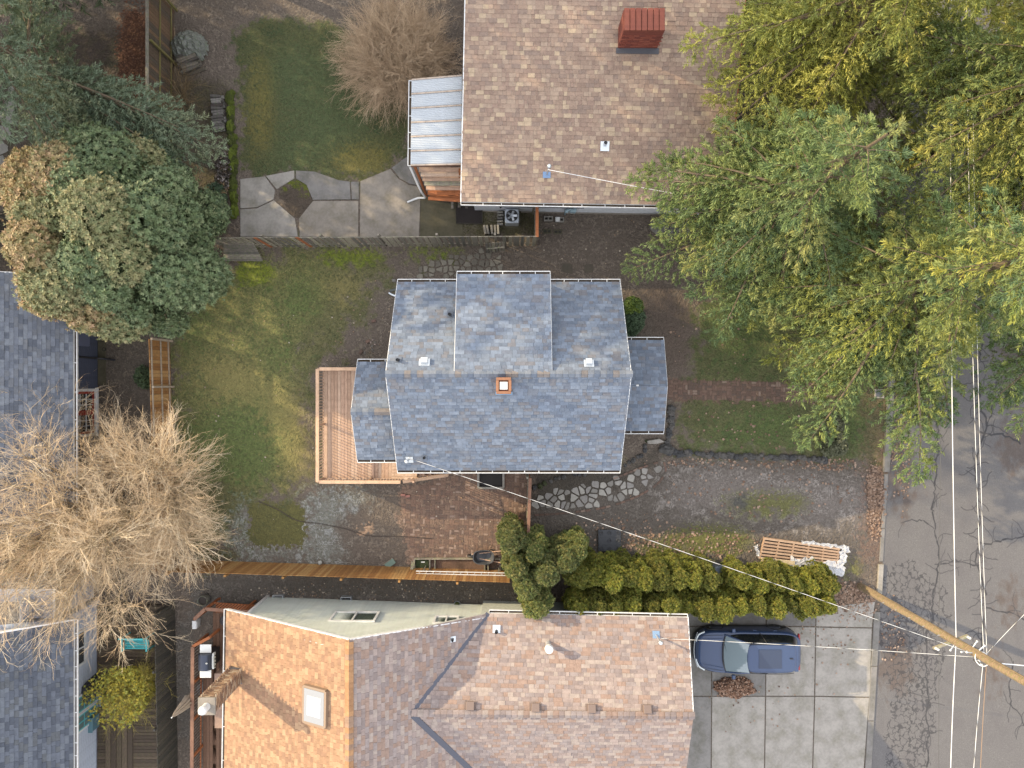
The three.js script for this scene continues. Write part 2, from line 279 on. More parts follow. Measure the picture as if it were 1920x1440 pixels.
function blade(out, a, dir, len, wid, side) {           // a pointed leaf: two triangles each side of the midrib
  const m = a.clone().addScaledVector(dir, len * .45), e = a.clone().addScaledVector(dir, len), l = m.clone().addScaledVector(side, wid / 2), r = m.clone().addScaledVector(side, -wid / 2);
  out.push(a.x, a.y, a.z, l.x, l.y, l.z, e.x, e.y, e.z, a.x, a.y, a.z, e.x, e.y, e.z, r.x, r.y, r.z);
}
{ // grass tufts standing in the lawns
  const q = rngOf(51), t = [];
  for (let i = 0; i < 7; i++) { const a = q() * 6.28, lean = .5 + q() * .9, dir = V(Math.cos(a) * lean, 1, Math.sin(a) * lean).normalize(); blade(t, V((q() - .5) * .06, 0, (q() - .5) * .06), dir, .05 + q() * .04, .009, V(-Math.sin(a), 0, Math.cos(a))); }
  const geo = tris(t), list = [], tones = [[88, 100, 56], [102, 108, 64], [122, 116, 78], [82, 94, 54], [136, 126, 90]].map((c) => alb(...c));
  for (let i = 0; i < 260000 && list.length < 95000; i++) {
    const x = (q() - .5) * 45, z = (q() - .5) * 34.5, g = grassAt(x, z); if (g < .25 + q() * .5) continue;
    const k = .5 + .6 * fbm(x * .9, z * .9, 2) + (q() - .5) * .6, c = mixc(tones[clamp(Math.floor(k * 4), 0, 4)], tones[Math.floor(q() * 5)], .4); list.push([x, 0, z, turn(0, q() * 6.28, 0), .5 + q() * .6, .4 + q() * .6, .5 + q() * .6, c]);
  }
  const o = copies(null, 'grass', geo, leafMat({ transmission: .2 }), list); o.name = numbered('grass');
  o.userData = { kind: 'stuff', label: 'short patchy winter grass of the lawns', category: 'grass' };
}
function fallen(label, zones, tones, size, seed, y = .012) { // zones: [cx, cy, rx, ry, count] in photo pixels on the ground
  const q = rngOf(seed), t = [], list = [];
  for (const [a, l] of [[0, .55], [1.0, .42], [-1.0, .42], [2.2, .3], [-2.2, .3]]) blade(t, ZERO, V(Math.cos(a), .25, Math.sin(a)).normalize(), l, .3, V(-Math.sin(a), 0, Math.cos(a)));
  const cs = tones.map((c) => alb(...c));
  for (const [cx, cy, rx, ry, n] of zones) for (let i = 0; i < n; i++) { const a = q() * 6.28, r = Math.sqrt(q()) * (q() < .25 ? 1.35 : 1), p = P(cx + Math.cos(a) * r * rx, cy + Math.sin(a) * r * ry, 0), s = size * (.5 + q()); list.push([p.x, y + q() * .02, p.z, turn((q() - .5) * .8, q() * 6.28, (q() - .5) * .8), s, s, s, mixc(cs[Math.floor(q() * cs.length)], cs[0], q() * .5)]); }
  const o = copies(null, numbered('fallen_leaves'), tris(t), mat([1, 1, 1], { side: THREE.DoubleSide, rough: .9 }), list);
  o.userData = { kind: 'stuff', label, category: 'leaves' };
}

// ---------------------------------------------------------------- road
const roadEdge = (z) => 16.82 - .058 * (z + 1.4);
{
  const W = 768, H = 2048, x0 = 15, w = 12, c = document.createElement('canvas'); c.width = W; c.height = H; const g = c.getContext('2d'), q = rngOf(88);
  g.fillStyle = '#000'; g.fillRect(0, 0, W, H); g.lineCap = g.lineJoin = 'round';
  const at = (px, py) => { const p = P(px, py); return [(p.x - x0) / w * W, (p.z + 18) / 36 * H]; };
  function crack(pts, wid, branch) {                    // cracks and the tar poured into them
    for (let i = 0; i + 1 < pts.length; i++) {
      let [ax, ay] = at(...pts[i]); const [bx, by] = at(...pts[i + 1]), n = Math.max(2, Math.round(Math.hypot(bx - ax, by - ay) / 9));
      for (let k = 0; k < n; k++) {
        const tx = lerp(ax, bx, 1 / (n - k)) + (q() - .5) * 9, ty = lerp(ay, by, 1 / (n - k)) + (q() - .5) * 7;
        g.strokeStyle = '#fff'; g.lineWidth = wid * (.5 + q()); g.beginPath(); g.moveTo(ax, ay); g.lineTo(tx, ty); g.stroke();
        if (q() < branch) { let cx = tx, cy = ty, an = q() * 6.28; g.lineWidth = wid * .45; g.beginPath(); g.moveTo(cx, cy); for (let m = 0; m < 3 + q() * 6; m++) { an += (q() - .5) * 1.2; cx += Math.cos(an) * 8; cy += Math.sin(an) * 8; g.lineTo(cx, cy); } g.stroke(); }
        ax = tx; ay = ty;
      }
    }
  }
  crack([[1752, 700], [1760, 850], [1748, 960], [1760, 1040], [1750, 1120], [1735, 1200], [1740, 1358], [1735, 1440]], 3.4, .5);
  crack([[1842, 640], [1835, 760], [1850, 800], [1830, 900], [1838, 980], [1832, 1060], [1845, 1130], [1838, 1230]], 4.2, .5);
  crack([[1838, 810], [1880, 815], [1915, 830]], 3.5, .3); crack([[1832, 1020], [1880, 1012], [1990, 990]], 3, .3); crack([[1846, 1140], [1900, 1150], [2000, 1180]], 3, .3);
  crack([[1900, 1240], [1895, 1320], [1920, 1360]], 3.5, .4); crack([[1690, 980], [1730, 975], [1752, 990]], 2.4, .3); crack([[1838, 1060], [1790, 1050], [1755, 1060]], 3, .3); crack([[1875, 700], [1860, 760], [1850, 800]], 3, .3);
  const lines = g.getImageData(0, 0, W, H).data, gator = mask([[[1650, 1080], [1700, 1060], [1765, 1090], [1775, 1180], [1740, 1370], [1735, 1440], [1660, 1440], [1680, 1300], [1650, 1200]]], 8);
  const brown = mask([oval(1905, 840, 34, 60), oval(1905, 680, 30, 90), oval(1895, 1130, 22, 60), oval(1690, 900, 24, 90), oval(1680, 1240, 36, 70), oval(1860, 1260, 18, 60), oval(1660, 760, 16, 80)], 12);
  const sites = []; for (let j = 0; j < 120; j++) for (let i = 0; i < 40; i++) sites.push([(i + q()) * .30, (j + q()) * .30]);
  const tex = dataTex(W, H, (i, j) => {
    const row = H - 1 - j, x = i / W * w, z = row / H * 36, wx = x + x0, o = (row * W + i) * 4, mi = clamp(Math.round((wx + GW / 2) / GW * MW), 0, MW - 1), mj = clamp(Math.round(z / GD * MH), 0, MH - 1), ga = gator[mj * MW + mi];
    let ck = lines[o] / 255;
    if (ga > .15) { let f1 = 9, f2 = 9; const ci = Math.floor(x / .30), cj = Math.floor(z / .30); for (let b = -2; b <= 2; b++) for (let a = -2; a <= 2; a++) { const ii = ci + a, jj = cj + b; if (ii < 0 || jj < 0 || ii >= 40 || jj >= 120) continue; const s = sites[jj * 40 + ii], dd = Math.hypot(x - s[0] + .07 * noise(x * 4, z * 4), (z - s[1]) * .8 + .07 * noise(x * 4 + 50, z * 4)); if (dd < f1) { f2 = f1; f1 = dd; } else if (dd < f2) f2 = dd; } if (f2 - f1 < .034 + .01 * noise(x * 3, z * 3) && ga + .5 * fbm(x * .9, z * .9, 2) > .36) ck = Math.max(ck, .8); }
    const n = fbm(x * .8, z * .5, 4), f = (q() - .5), v = 1 + .3 * n + .36 * f + (q() > .985 ? .5 : 0), b = sstep(.25, .8, brown[mj * MW + mi] + .5 * fbm(x * 2 + 5, z * 1.2, 3)) * .6;
    let c0 = mixc(alb(118, 115, 114), alb(98, 95, 95), clamp(.5 + n)); c0 = mixc(c0, alb(88, 72, 62), b); c0 = mixc(c0, alb(58, 57, 60), ck * .92);
    return [c0[0] * v, c0[1] * v, c0[2] * v];
  });
  tex.wrapS = tex.wrapT = THREE.ClampToEdgeWrapping;
  const s = [[roadEdge(-18), -18], [27, -18], [27, 18], [roadEdge(18), 18]], geo = new THREE.ShapeGeometry(new THREE.Shape(s.map((p) => new THREE.Vector2(p[0], -p[1])))).rotateX(-Math.PI / 2);
  const p = geo.attributes.position, uv = geo.attributes.uv; for (let i = 0; i < p.count; i++) uv.setXY(i, (p.getX(i) - x0) / w, 1 - (p.getZ(i) + 18) / 36);
  geo.translate(0, .006, 0);
  structure(new THREE.Mesh(geo, new THREE.MeshStandardMaterial({ map: tex, roughness: .92, bumpMap: grain, bumpScale: .004 })), 'road');
}
{ // kerbs: worn concrete lengths along the street
  let k = 0;
  for (const [a, b, wid, hi, m] of [[-8, 3.85, .24, .13, M.concreteDark], [7.9, 9.3, .2, .10, M.concrete], [10.0, 18, .26, .05, M.concreteDark], [3.95, 7.8, .16, .03, M.concreteDark]]) {
    const g = []; for (let z = a; z < b - .1; z += 2.4) { const z1 = Math.min(b, z + 2.38), x = roadEdge(z), x1 = roadEdge(z1); g.push(slabGeo([[x - wid, z], [x + .02, z], [x1 + .02, z1], [x1 - wid, z1]], -.02, hi, .02)); }
    const parent = new THREE.Group(); structure(parent, 'kerb'); for (const s of g) put(parent, 'kerb_stone', s, m); k++;
  }
}
// ---------------------------------------------------------------- concrete
function slabs(name, list, y1, h = 0) { const o = new THREE.Group(); structure(o, name); list.forEach(([p, m], i) => put(o, 'concrete_slab', slabGeo(gpx(p), -.03, y1 + (i % 3) * .003, .01, i * 1.7, i * .9), m)); return o; }
slabs('concrete_patio', [
  [[[451, 336], [497, 331], [516, 357], [513, 374], [482, 389], [451, 391]], M.concrete],
  [[[499, 330], [552, 320], [552, 335], [519, 355]], M.concrete],
  [[[555, 320], [590, 322], [635, 338], [656, 341], [658, 374], [587, 375], [575, 347], [555, 335]], M.concreteDark],
  [[[658, 341], [673, 341], [673, 374], [660, 374]], M.concreteDark],
  [[[676, 340], [732, 317], [748, 336], [767, 347], [789, 351], [786, 444], [675, 444]], M.concreteWarm],
  [[[735, 315], [767, 291], [800, 300], [800, 350], [769, 345], [750, 335]], M.concreteDark],
  [[[561, 410], [587, 377], [672, 377], [672, 444], [562, 444]], M.concreteWarm],
  [[[451, 393], [482, 391], [514, 376], [553, 410], [559, 444], [451, 444]], M.concrete],
  [[[789, 352], [808, 376], [868, 384], [868, 444], [788, 444]], M.concreteMossy],
], .035);
slabs('concrete_driveway', [
  [[[1288, 1140], [1333, 1140], [1333, 1173], [1288, 1173]], M.concreteDark], [[[1335, 1140], [1436, 1140], [1435, 1173], [1335, 1173]], M.concreteDark], [[[1438, 1140], [1529, 1140], [1528, 1173], [1437, 1173]], M.concreteDark], [[[1531, 1140], [1640, 1128], [1634, 1176], [1530, 1174]], M.concrete],
  [[[1288, 1175], [1333, 1175], [1333, 1304], [1288, 1304]], M.concreteDark], [[[1335, 1175], [1435, 1175], [1434, 1304], [1335, 1304]], M.concreteDark], [[[1437, 1175], [1528, 1176], [1526, 1304], [1436, 1304]], M.concrete], [[[1530, 1176], [1634, 1178], [1630, 1306], [1528, 1304]], M.concrete],
  [[[1288, 1306], [1333, 1306], [1332, 1450], [1288, 1450]], M.concreteDark], [[[1335, 1306], [1434, 1306], [1432, 1450], [1334, 1450]], M.concrete], [[[1436, 1306], [1526, 1306], [1522, 1450], [1434, 1450]], M.concrete], [[[1528, 1306], [1629, 1308], [1618, 1450], [1524, 1450]], M.concrete],
], .03);
{ const o = new THREE.Group(); structure(o, 'footpath'); // strip along the blue house and the stepping pads
  put(o, 'concrete_slab', slabGeo(gpx([[184, 640], [199, 640], [199, 722], [184, 722]]), -.03, .05), M.concreteMossy);
  put(o, 'concrete_slab', slabGeo(gpx([[890, 392], [1240, 400], [1240, 404], [890, 397]]), -.03, .04), M.concreteWarm); }
// ---------------------------------------------------------------- bricks
function brickField(name, poly, angle, mats, seed, skip, y) { // basket weave: pairs of bricks turned by quarter
  const q = rngOf(seed), o = new THREE.Group(); structure(o, name); const L = .215, Wd = .1, T = .05, geo = rbox(L - .012, T, Wd - .012, .008), all = [], pg = gpx(poly);
  const cx = pg.reduce((s, p) => s + p[0], 0) / pg.length, cz = pg.reduce((s, p) => s + p[1], 0) / pg.length, ca = Math.cos(angle), sa = Math.sin(angle);
  for (let j = -40; j <= 40; j++) for (let i = -40; i <= 40; i++) for (const k of [-1, 1]) {
    const odd = (i + j) & 1, lx = i * L + (odd ? k * Wd / 2 * 1.05 : 0), lz = j * L + (odd ? 0 : k * Wd / 2 * 1.05), x = cx + lx * ca - lz * sa, z = cz + lx * sa + lz * ca;
    if (!inPoly(pg, x, z) || q() < skip(x, z)) continue;
    all.push([V(x, y + (q() - .5) * .008, z), turn((q() - .5) * .03, -angle + (odd ? Math.PI / 2 : 0) + (q() - .5) * .06, (q() - .5) * .03), Math.floor(clamp(q() * 4.2 + (q() < .04 ? 3 : 0), 0, 4))]);
  }
  all.forEach((b) => b.push(q())); all.sort((a, b) => a[3] - b[3]);
  all.slice(0, 300).forEach(([p, r, m]) => put(o, 'brick', geo, mats[m], p, r));
  const rest = all.slice(300), bag = [];
  if (rest.length) {
    for (const [p, r, m] of rest) { const g = geo.clone(); g.applyQuaternion(r); g.translate(p.x, p.y, p.z); const c = mats[m].color, a = new Float32Array(g.attributes.position.count * 3); for (let i = 0; i < a.length; i += 3) { a[i] = c.r; a[i + 1] = c.g; a[i + 2] = c.b; } g.setAttribute('color', new THREE.BufferAttribute(a, 3)); bag.push(g); }
    const s = put(o, 'brick_paving', mergeGeometries(bag), mat([1, 1, 1], { vertexColors: true, map: mottle, bump: .004 })); s.userData.kind = 'stuff';
  }
  return o;
}
brickField('brick_patio', [[756, 912], [800, 905], [850, 884], [988, 884], [984, 1010], [940, 1062], [790, 1066], [770, 1050], [752, 960]], .03, M.brick, 5, (x, z) => .02 + .5 * sstep(.1, .5, fbm(x * .9, z * .9, 3)), -.014);
brickField('brick_path', [[1245, 713], [1420, 717], [1572, 722], [1572, 758], [1545, 758], [1420, 753], [1245, 749]], .022, M.pathBrick, 6, (x, z) => .02 + .5 * sstep(.2, .5, fbm(x * 1.3 + 4, z * 1.3, 3)), -.014);
brickField('brick_path', [[1541, 756], [1572, 756], [1570, 800], [1541, 790]], 0, M.pathBrick, 9, (x, z) => .25 + .5 * sstep(.0, .5, fbm(x * 1.3 + 4, z * 1.3, 3)), -.014);
// brick edging of the flagstone path
{ const o = new THREE.Group(); structure(o, 'brick_edging'); const geo = rbox(.205, .06, .09, .008);
  const edge = (l) => { const c = new THREE.CatmullRomCurve3(l.map((p) => P(...p, .02))), n = Math.floor(c.getLength() / .225); for (let i = 0; i < n; i++) { if (rnd() < .12) continue; const p = c.getPointAt((i + .5) / n), t = c.getTangentAt((i + .5) / n); put(o, 'brick', geo, pick(M.pathBrick), V(p.x, .004 + rr(-.01, .01), p.z), turn(0, Math.atan2(-t.z, t.x) + rr(-.07, .07), 0)); } };
  edge([[1002, 966], [1060, 962], [1140, 950], [1200, 928], [1235, 905], [1248, 882], [1245, 866]]); edge([[1244, 864], [1200, 878], [1170, 890], [1150, 898]]); }
// ---------------------------------------------------------------- flagstones
function flagstones(name, poly, step, seed, keep, mats, y, spread) {
  const q = rngOf(seed), o = new THREE.Group(); structure(o, name); const pg = gpx(poly), sites = []; let x0 = 1e9, x1 = -1e9, z0 = 1e9, z1 = -1e9; for (const p of pg) { x0 = Math.min(x0, p[0]); x1 = Math.max(x1, p[0]); z0 = Math.min(z0, p[1]); z1 = Math.max(z1, p[1]); }
  for (let z = z0 - step * 2; z < z1 + step * 2; z += step) for (let x = x0 - step * 2; x < x1 + step * 2; x += step) sites.push([x + (q() - .5) * step * spread, z + (q() - .5) * step * spread]);
  sites.forEach((s, i) => {
    if (!inPoly(pg, s[0], s[1]) || q() > keep(s[0], s[1])) return;
    let c = [[s[0] - step, s[1] - step], [s[0] + step, s[1] - step], [s[0] + step, s[1] + step], [s[0] - step, s[1] + step]];
    sites.forEach((t, j) => { if (i === j || Math.hypot(t[0] - s[0], t[1] - s[1]) > step * 3) return; const nx = t[0] - s[0], nz = t[1] - s[1], l = Math.hypot(nx, nz); c = clipPoly(c, nx / l, nz / l, ((t[0] + s[0]) / 2 * nx + (t[1] + s[1]) / 2 * nz) / l - .022); });
    if (c.length < 3 || Math.abs(area2(c)) < .012) return;
    const m = c.map((p) => [lerp(s[0], p[0], .90 + q() * .08), lerp(s[1], p[1], .90 + q() * .08)]);
    const r = []; m.forEach((p, k) => { const a = m[(k + m.length - 1) % m.length], b = m[(k + 1) % m.length]; r.push([lerp(p[0], a[0], .14), lerp(p[1], a[1], .14)], [lerp(p[0], b[0], .14), lerp(p[1], b[1], .14)]); });
    put(o, 'flagstone', slabGeo(r, -.03, y + q() * .012, .008, q() * 3, q() * 3), mats[Math.floor(q() * mats.length)]);
  });
  return o;
}
const walkStone = [[172, 167, 160], [158, 153, 148], [182, 177, 168], [146, 141, 134]].map((c) => mat(alb(...c), { map: mottle, bump: .006 }));
const yardStone = [[134, 127, 114], [122, 115, 103], [146, 139, 125]].map((c) => mat(alb(...c), { map: mottle, bump: .006 }));
flagstones('flagstone_path', [[1002, 928], [1060, 912], [1130, 908], [1170, 890], [1200, 878], [1240, 870], [1246, 885], [1230, 905], [1195, 928], [1130, 946], [1060, 955], [1002, 958]], .30, 21, (x) => (x > 5.3 ? .6 : .93), walkStone, .022, .85);
flagstones('flagstone_patch', [[790, 498], [850, 482], [885, 470], [935, 474], [950, 490], [936, 520], [850, 524], [776, 524]], .27, 22, () => .92, yardStone, .03, .8);
flagstones('stepping_pads', [[1062, 502], [1150, 502], [1150, 518], [1062, 518]], .5, 23, () => .8, [mat(alb(92, 84, 72), { map: mottle })], .01, .3);
// ---------------------------------------------------------------- rocks and dry stone walls
function rockGeo(seed, sx, sy, sz) { const g = new THREE.IcosahedronGeometry(1, 2), p = g.attributes.position; for (let i = 0; i < p.count; i++) { const x = p.getX(i), y = p.getY(i), z = p.getZ(i), k = 1 + .34 * noise(x * 1.1 + seed * 7, y * 1.1 + z * .9) + .12 * noise(x * 3 + seed, z * 3 - y * 2); p.setXYZ(i, x * k * sx, y * k * sy, z * k * sz); } g.computeVertexNormals(); return uvw(g); }
const rocks = [0, 1, 2, 3, 4, 5].map((s) => rockGeo(s + .3, 1, .75, .8));
function stoneWall(label, path, n, size, mats) {
  const c = new THREE.CatmullRomCurve3(path.map((p) => P(...p))), o = thing('dry_stone_wall', label, 'stone wall', c.getPointAt(.5).clone().setY(0));
  for (let i = 0; i < n; i++) { const p = c.getPointAt((i + .5) / n), s = size * rr(.7, 1.25); const r = put(o, 'stone', pick(rocks), pick(mats), V(p.x + rr(-.06, .06), s * .3, p.z + rr(-.07, .07)), turn(rr(-.3, .3), rr(0, 6.28), rr(-.3, .3))); r.scale.setScalar(s); }
  return o;
}
stoneWall('low dry stone wall of grey rocks between front lawn and gravel drive', [[1252, 848], [1320, 852], [1400, 855], [1480, 858], [1550, 862]], 38, .15, M.rock);
stoneWall('short dark rock border beside the front porch', [[1256, 758], [1258, 800], [1250, 830], [1255, 850]], 16, .15, M.rock);
stoneWall('mossy rock edging under the south eave by the flagstone path', [[1000, 915], [1060, 890], [1120, 884], [1180, 868], [1206, 850], [1212, 820]], 26, .11, [...M.rock, mat(alb(74, 80, 46), { map: mottle, bump: .012 })]);
stoneWall('grey boulders showing under conifer boughs beside brown roof', [[1228, 428], [1250, 424], [1272, 430], [1290, 424]], 5, .3, [M.stone[0], M.stone[1]]);
{ const b = solo('stone_step', slabGeo(gpx([[1212, 826], [1235, 822], [1246, 828], [1230, 832], [1214, 832]]), 0, .14, .02), M.concrete, 'pale stone step below the porch gutter corner', 'step'); }
solo('boulder', rocks[2], M.rock[0], 'round grey boulder where the two rock borders meet', 'boulder', P(1248, 842, 0).setY(.12)).scale.set(.3, .28, .26);

// ---------------------------------------------------------------- roofs
function planeFrame(poly) {
  const n = V(0, 0, 0); for (let i = 0; i < poly.length; i++) { const a = poly[i], b = poly[(i + 1) % poly.length]; n.x += (a.y - b.y) * (a.z + b.z); n.y += (a.z - b.z) * (a.x + b.x); n.z += (a.x - b.x) * (a.y + b.y); }
  n.normalize(); if (n.y < 0) n.negate();
  const v = Y.clone().addScaledVector(n, -n.y).normalize(), u = v.clone().cross(n).normalize(); return { n, v, u, o: poly[0].clone() };
}
// covers convex coplanar outlines with overlapping shingles; the 300 that show best become parts of their own
function shingled(roof, planes, palette, o = {}) {
  const { exposure = .143, wmin = .14, wmax = .42, seed = 1, rough = .95 } = o, q = rngOf(seed), recs = [];
  for (const poly of planes) {
    const f = planeFrame(poly); let p2 = poly.map((p) => { const d = p.clone().sub(f.o); return [d.dot(f.u), d.dot(f.v)]; }); if (area2(p2) < 0) p2.reverse();
    const us = p2.map((p) => p[0]), vs = p2.map((p) => p[1]), u0 = Math.min(...us), u1 = Math.max(...us), v0 = Math.min(...vs), v1 = Math.max(...vs);
    for (let r = 0, v = v0; v < v1 - .02; r++, v += exposure) {
      let u = u0 - q() * wmax, last = -1;
      while (u < u1) {
        const w = wmin + (wmax - wmin) * q() ** 1.3, top = v + exposure * 1.12; let c = [[u, v], [u + w - .006, v], [u + w - .006, top], [u, top]]; u += w;
        for (let i = 0; i < p2.length && c.length; i++) { const a = p2[i], b = p2[(i + 1) % p2.length], nx = b[1] - a[1], ny = a[0] - b[0], l = Math.hypot(nx, ny); c = clipPoly(c, nx / l, ny / l, (a[0] * nx + a[1] * ny) / l); }
        if (c.length < 3 || Math.abs(area2(c)) < 6e-4) continue;
        const t = .013 + q() * q() * .02, lift = (vv) => .004 + t * (1 - (vv - v) / (exposure * 1.9)), at = (p, h) => f.o.clone().addScaledVector(f.u, p[0]).addScaledVector(f.v, p[1]).addScaledVector(f.n, h);
        const T = c.map((p) => at(p, lift(p[1]))), B = c.map((p) => at(p, -.002)), pos = [], uv = [], ou = q() * 5, ov = q() * 5; const add = (...l) => { for (const [p, k] of l) { pos.push(p.x, p.y, p.z); uv.push(c[k][0] + ou, c[k][1] + ov); } };
        for (let i = 1; i + 1 < c.length; i++) add([T[0], 0], [T[i], i], [T[i + 1], i + 1]);
        for (let i = 0; i < c.length; i++) { const j = (i + 1) % c.length; if (c[i][1] > v + exposure && c[j][1] > v + exposure) continue; add([B[i], i], [B[j], j], [T[j], j]); add([B[i], i], [T[j], j], [T[i], i]); }
        let k = Math.floor(q() ** (o.skew ?? 1) * palette.length); if (k === last && q() < .5) k = Math.floor(q() * palette.length); last = k;
        const m = T[0], sx = m.x / (CAM_H - m.y) * FOCAL, sy = m.z / (CAM_H - m.y) * FOCAL, inside = Math.abs(sx) < 940 && Math.abs(sy) < 700;
        recs.push({ pos, uv, k, score: (inside ? 1 : 0) * Math.abs(area2(c)) / (CAM_H - m.y) ** 2 * (.6 + q() * .4) });
      }
    }
  }
  recs.sort((a, b) => b.score - a.score);
  const mats = palette.map((c) => mat(c, { map: shingleTone, rough, bump: .003 }));
  const geo = (r) => { const g = new THREE.BufferGeometry(); g.setAttribute('position', new THREE.Float32BufferAttribute(r.pos, 3)); g.setAttribute('uv', new THREE.Float32BufferAttribute(r.uv, 2)); g.computeVertexNormals(); return g; };
  const nSingle = o.singles ?? 300;
  for (const r of recs.slice(0, nSingle)) put(roof, 'shingle', geo(r), mats[r.k]);
  const rest = recs.slice(nSingle), pos = [], uv = [], cl = [];
  for (const r of rest) { const c = palette[r.k]; for (let i = 0; i < r.pos.length; i += 3) { pos.push(r.pos[i], r.pos[i + 1], r.pos[i + 2]); cl.push(c[0], c[1], c[2]); } for (const x of r.uv) uv.push(x); }
  const g = new THREE.BufferGeometry(); g.setAttribute('position', new THREE.Float32BufferAttribute(pos, 3)); g.setAttribute('uv', new THREE.Float32BufferAttribute(uv, 2)); g.setAttribute('color', new THREE.Float32BufferAttribute(cl, 3)); g.computeVertexNormals();
  const s = put(roof, 'shingle_courses', g, mat([1, 1, 1], { vertexColors: true, map: shingleTone, rough, bump: .003 })); s.userData.kind = 'stuff';
}
function roofDeck(planes, t = .14) {                    // the boards under the shingles, as one closed prism per plane
  const out = [];
  for (const poly of planes) {
    const f = planeFrame(poly); let T = poly.map((p) => p.clone().addScaledVector(f.n, -.004)); const w = V(0, 0, 0); for (let i = 0; i < T.length; i++) w.add(T[i].clone().cross(T[(i + 1) % T.length])); if (w.dot(f.n) < 0) T = T.reverse();
    const B = T.map((p) => p.clone().setY(p.y - t)), l = []; const add = (...a) => a.forEach((p) => l.push(p.x, p.y, p.z));
    for (let i = 1; i + 1 < T.length; i++) { add(T[0], T[i], T[i + 1]); add(B[0], B[i + 1], B[i]); }
    for (let i = 0; i < T.length; i++) { const j = (i + 1) % T.length; add(B[i], B[j], T[j]); add(B[i], T[j], T[i]); }
    out.push(uvw(tris(l)));
  }
  return merge(out);
}
function ridgeCaps(roof, a, b, na, nb, palette, step = .22, half = .15, seed = 3) { // folded cap pieces; na, nb: slope directions away from the ridge
  const q = rngOf(seed), d = b.clone().sub(a), L = d.length(), n = Math.round(L / step); d.normalize(); const mats = palette.map((c) => mat(c, { map: shingleTone, rough: .95, bump: .003 }));
  for (let i = 0; i < n; i++) {
    const p0 = a.clone().addScaledVector(d, i * step), p1 = a.clone().addScaledVector(d, i * step + step * 1.12), l = [], add = (...x) => x.forEach((p) => l.push(p.x, p.y, p.z)), up0 = .1, up1 = .058;
    for (const s of [na, nb]) { const A = p0.clone().setY(p0.y + up0), B = p1.clone().setY(p1.y + up1), C = B.clone().addScaledVector(s, half), D = A.clone().addScaledVector(s, half), C2 = C.clone().setY(C.y - .018), D2 = D.clone().setY(D.y - .02), A2 = A.clone().setY(A.y - .02); add(A, B, C, A, C, D, D, C, C2, D, C2, D2, A, D, D2, A, D2, A2); }
    const g = uvw(tris(l), q() * 4, q() * 4), m = mats[Math.floor(q() * mats.length)]; m.side = THREE.DoubleSide; put(roof, 'ridge_cap', g, m);
  }
}
function gutter(house, a, b, out, mt = M.trim, o = {}) { // open trough hung along an eave; out: horizontal direction away from the roof
  const w = .105, h = .09, A = a.clone().addScaledVector(out, w / 2).setY(a.y - .03), B = b.clone().addScaledVector(out, w / 2).setY(b.y - .03), f = (k, dy) => [A.clone().addScaledVector(out, k).setY(A.y + dy), B.clone().addScaledVector(out, k).setY(B.y + dy)];
  const g = put(house, 'gutter', merge([bar(...f(w / 2 + .012, -h / 2), h, .03), bar(...f(-w / 2, -h / 2), h, .016), bar(A.clone().addScaledVector(out, w / 2).setY(A.y - h / 2), A.clone().addScaledVector(out, -w / 2).setY(A.y - h / 2), h, .02), bar(B.clone().addScaledVector(out, w / 2).setY(B.y - h / 2), B.clone().addScaledVector(out, -w / 2).setY(B.y - h / 2), h, .02)]), mt);
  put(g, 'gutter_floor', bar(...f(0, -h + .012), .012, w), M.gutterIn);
  const L = a.distanceTo(b), n = Math.max(1, Math.round(L / (o.step ?? .62)));
  for (let i = 1; i < n; i++) { const p = A.clone().lerp(B, (i + rr(-.12, .12)) / n).setY(A.y - .006); put(g, 'hanger', bar(p.clone().addScaledVector(out, -w / 2 - .02), p.clone().addScaledVector(out, w / 2 + .01), .012, .028), mt); }
  return g;
}
function wallBox(house, name, x0, x1, z0, z1, y0, y1, m) { return put(house, name, boxg(x1 - x0, y1 - y0, z1 - z0, (x0 + x1) / 2, (y0 + y1) / 2, (z0 + z1) / 2), m); }
function gablePrism(pts, dir) { const l = [], add = (...a) => a.forEach((p) => l.push(p.x, p.y, p.z)), Q = pts.map((p) => p.clone().add(dir)); add(pts[0], pts[1], pts[2], Q[0], Q[2], Q[1]); for (let i = 0; i < 3; i++) { const j = (i + 1) % 3; add(pts[i], Q[i], Q[j], pts[i], Q[j], pts[j]); } const g = tris(l); return uvw(g); }
const dullPlate = mat(alb(112, 120, 134), { rough: .8 });
function pipeVent(house, name, base, r, h, m, cap, fm = M.galv) { // flashing plate, pipe, dark bore
  const v = put(house, name, uvw(new THREE.CylinderGeometry(r, r, h, 14, 1, true).translate(base.x, base.y + h / 2 - .06, base.z)), m); m.side = THREE.DoubleSide;
  put(v, 'flashing', cap, fm); put(v, 'bore', uvw(new THREE.CircleGeometry(r * .98, 14).rotateX(-Math.PI / 2).translate(base.x, base.y + h - .12, base.z)), M.black); return v;
}
const slopePlate = (f, p, w, d, t = .012) => { const g = new THREE.BoxGeometry(w, t, d); g.applyMatrix4(new THREE.Matrix4().makeBasis(f.u, f.n, f.u.clone().cross(f.n))); g.translate(p.x + f.n.x * .03, p.y + f.n.y * .03, p.z + f.n.z * .03); return uvw(g); };
const onPlane = (poly, px, py) => { const f = planeFrame(poly), a = P(px, py, 0), c = V(0, CAM_H, 0), d = a.sub(c), t = f.o.clone().sub(c).dot(f.n) / d.dot(f.n); return c.addScaledVector(d, t); };
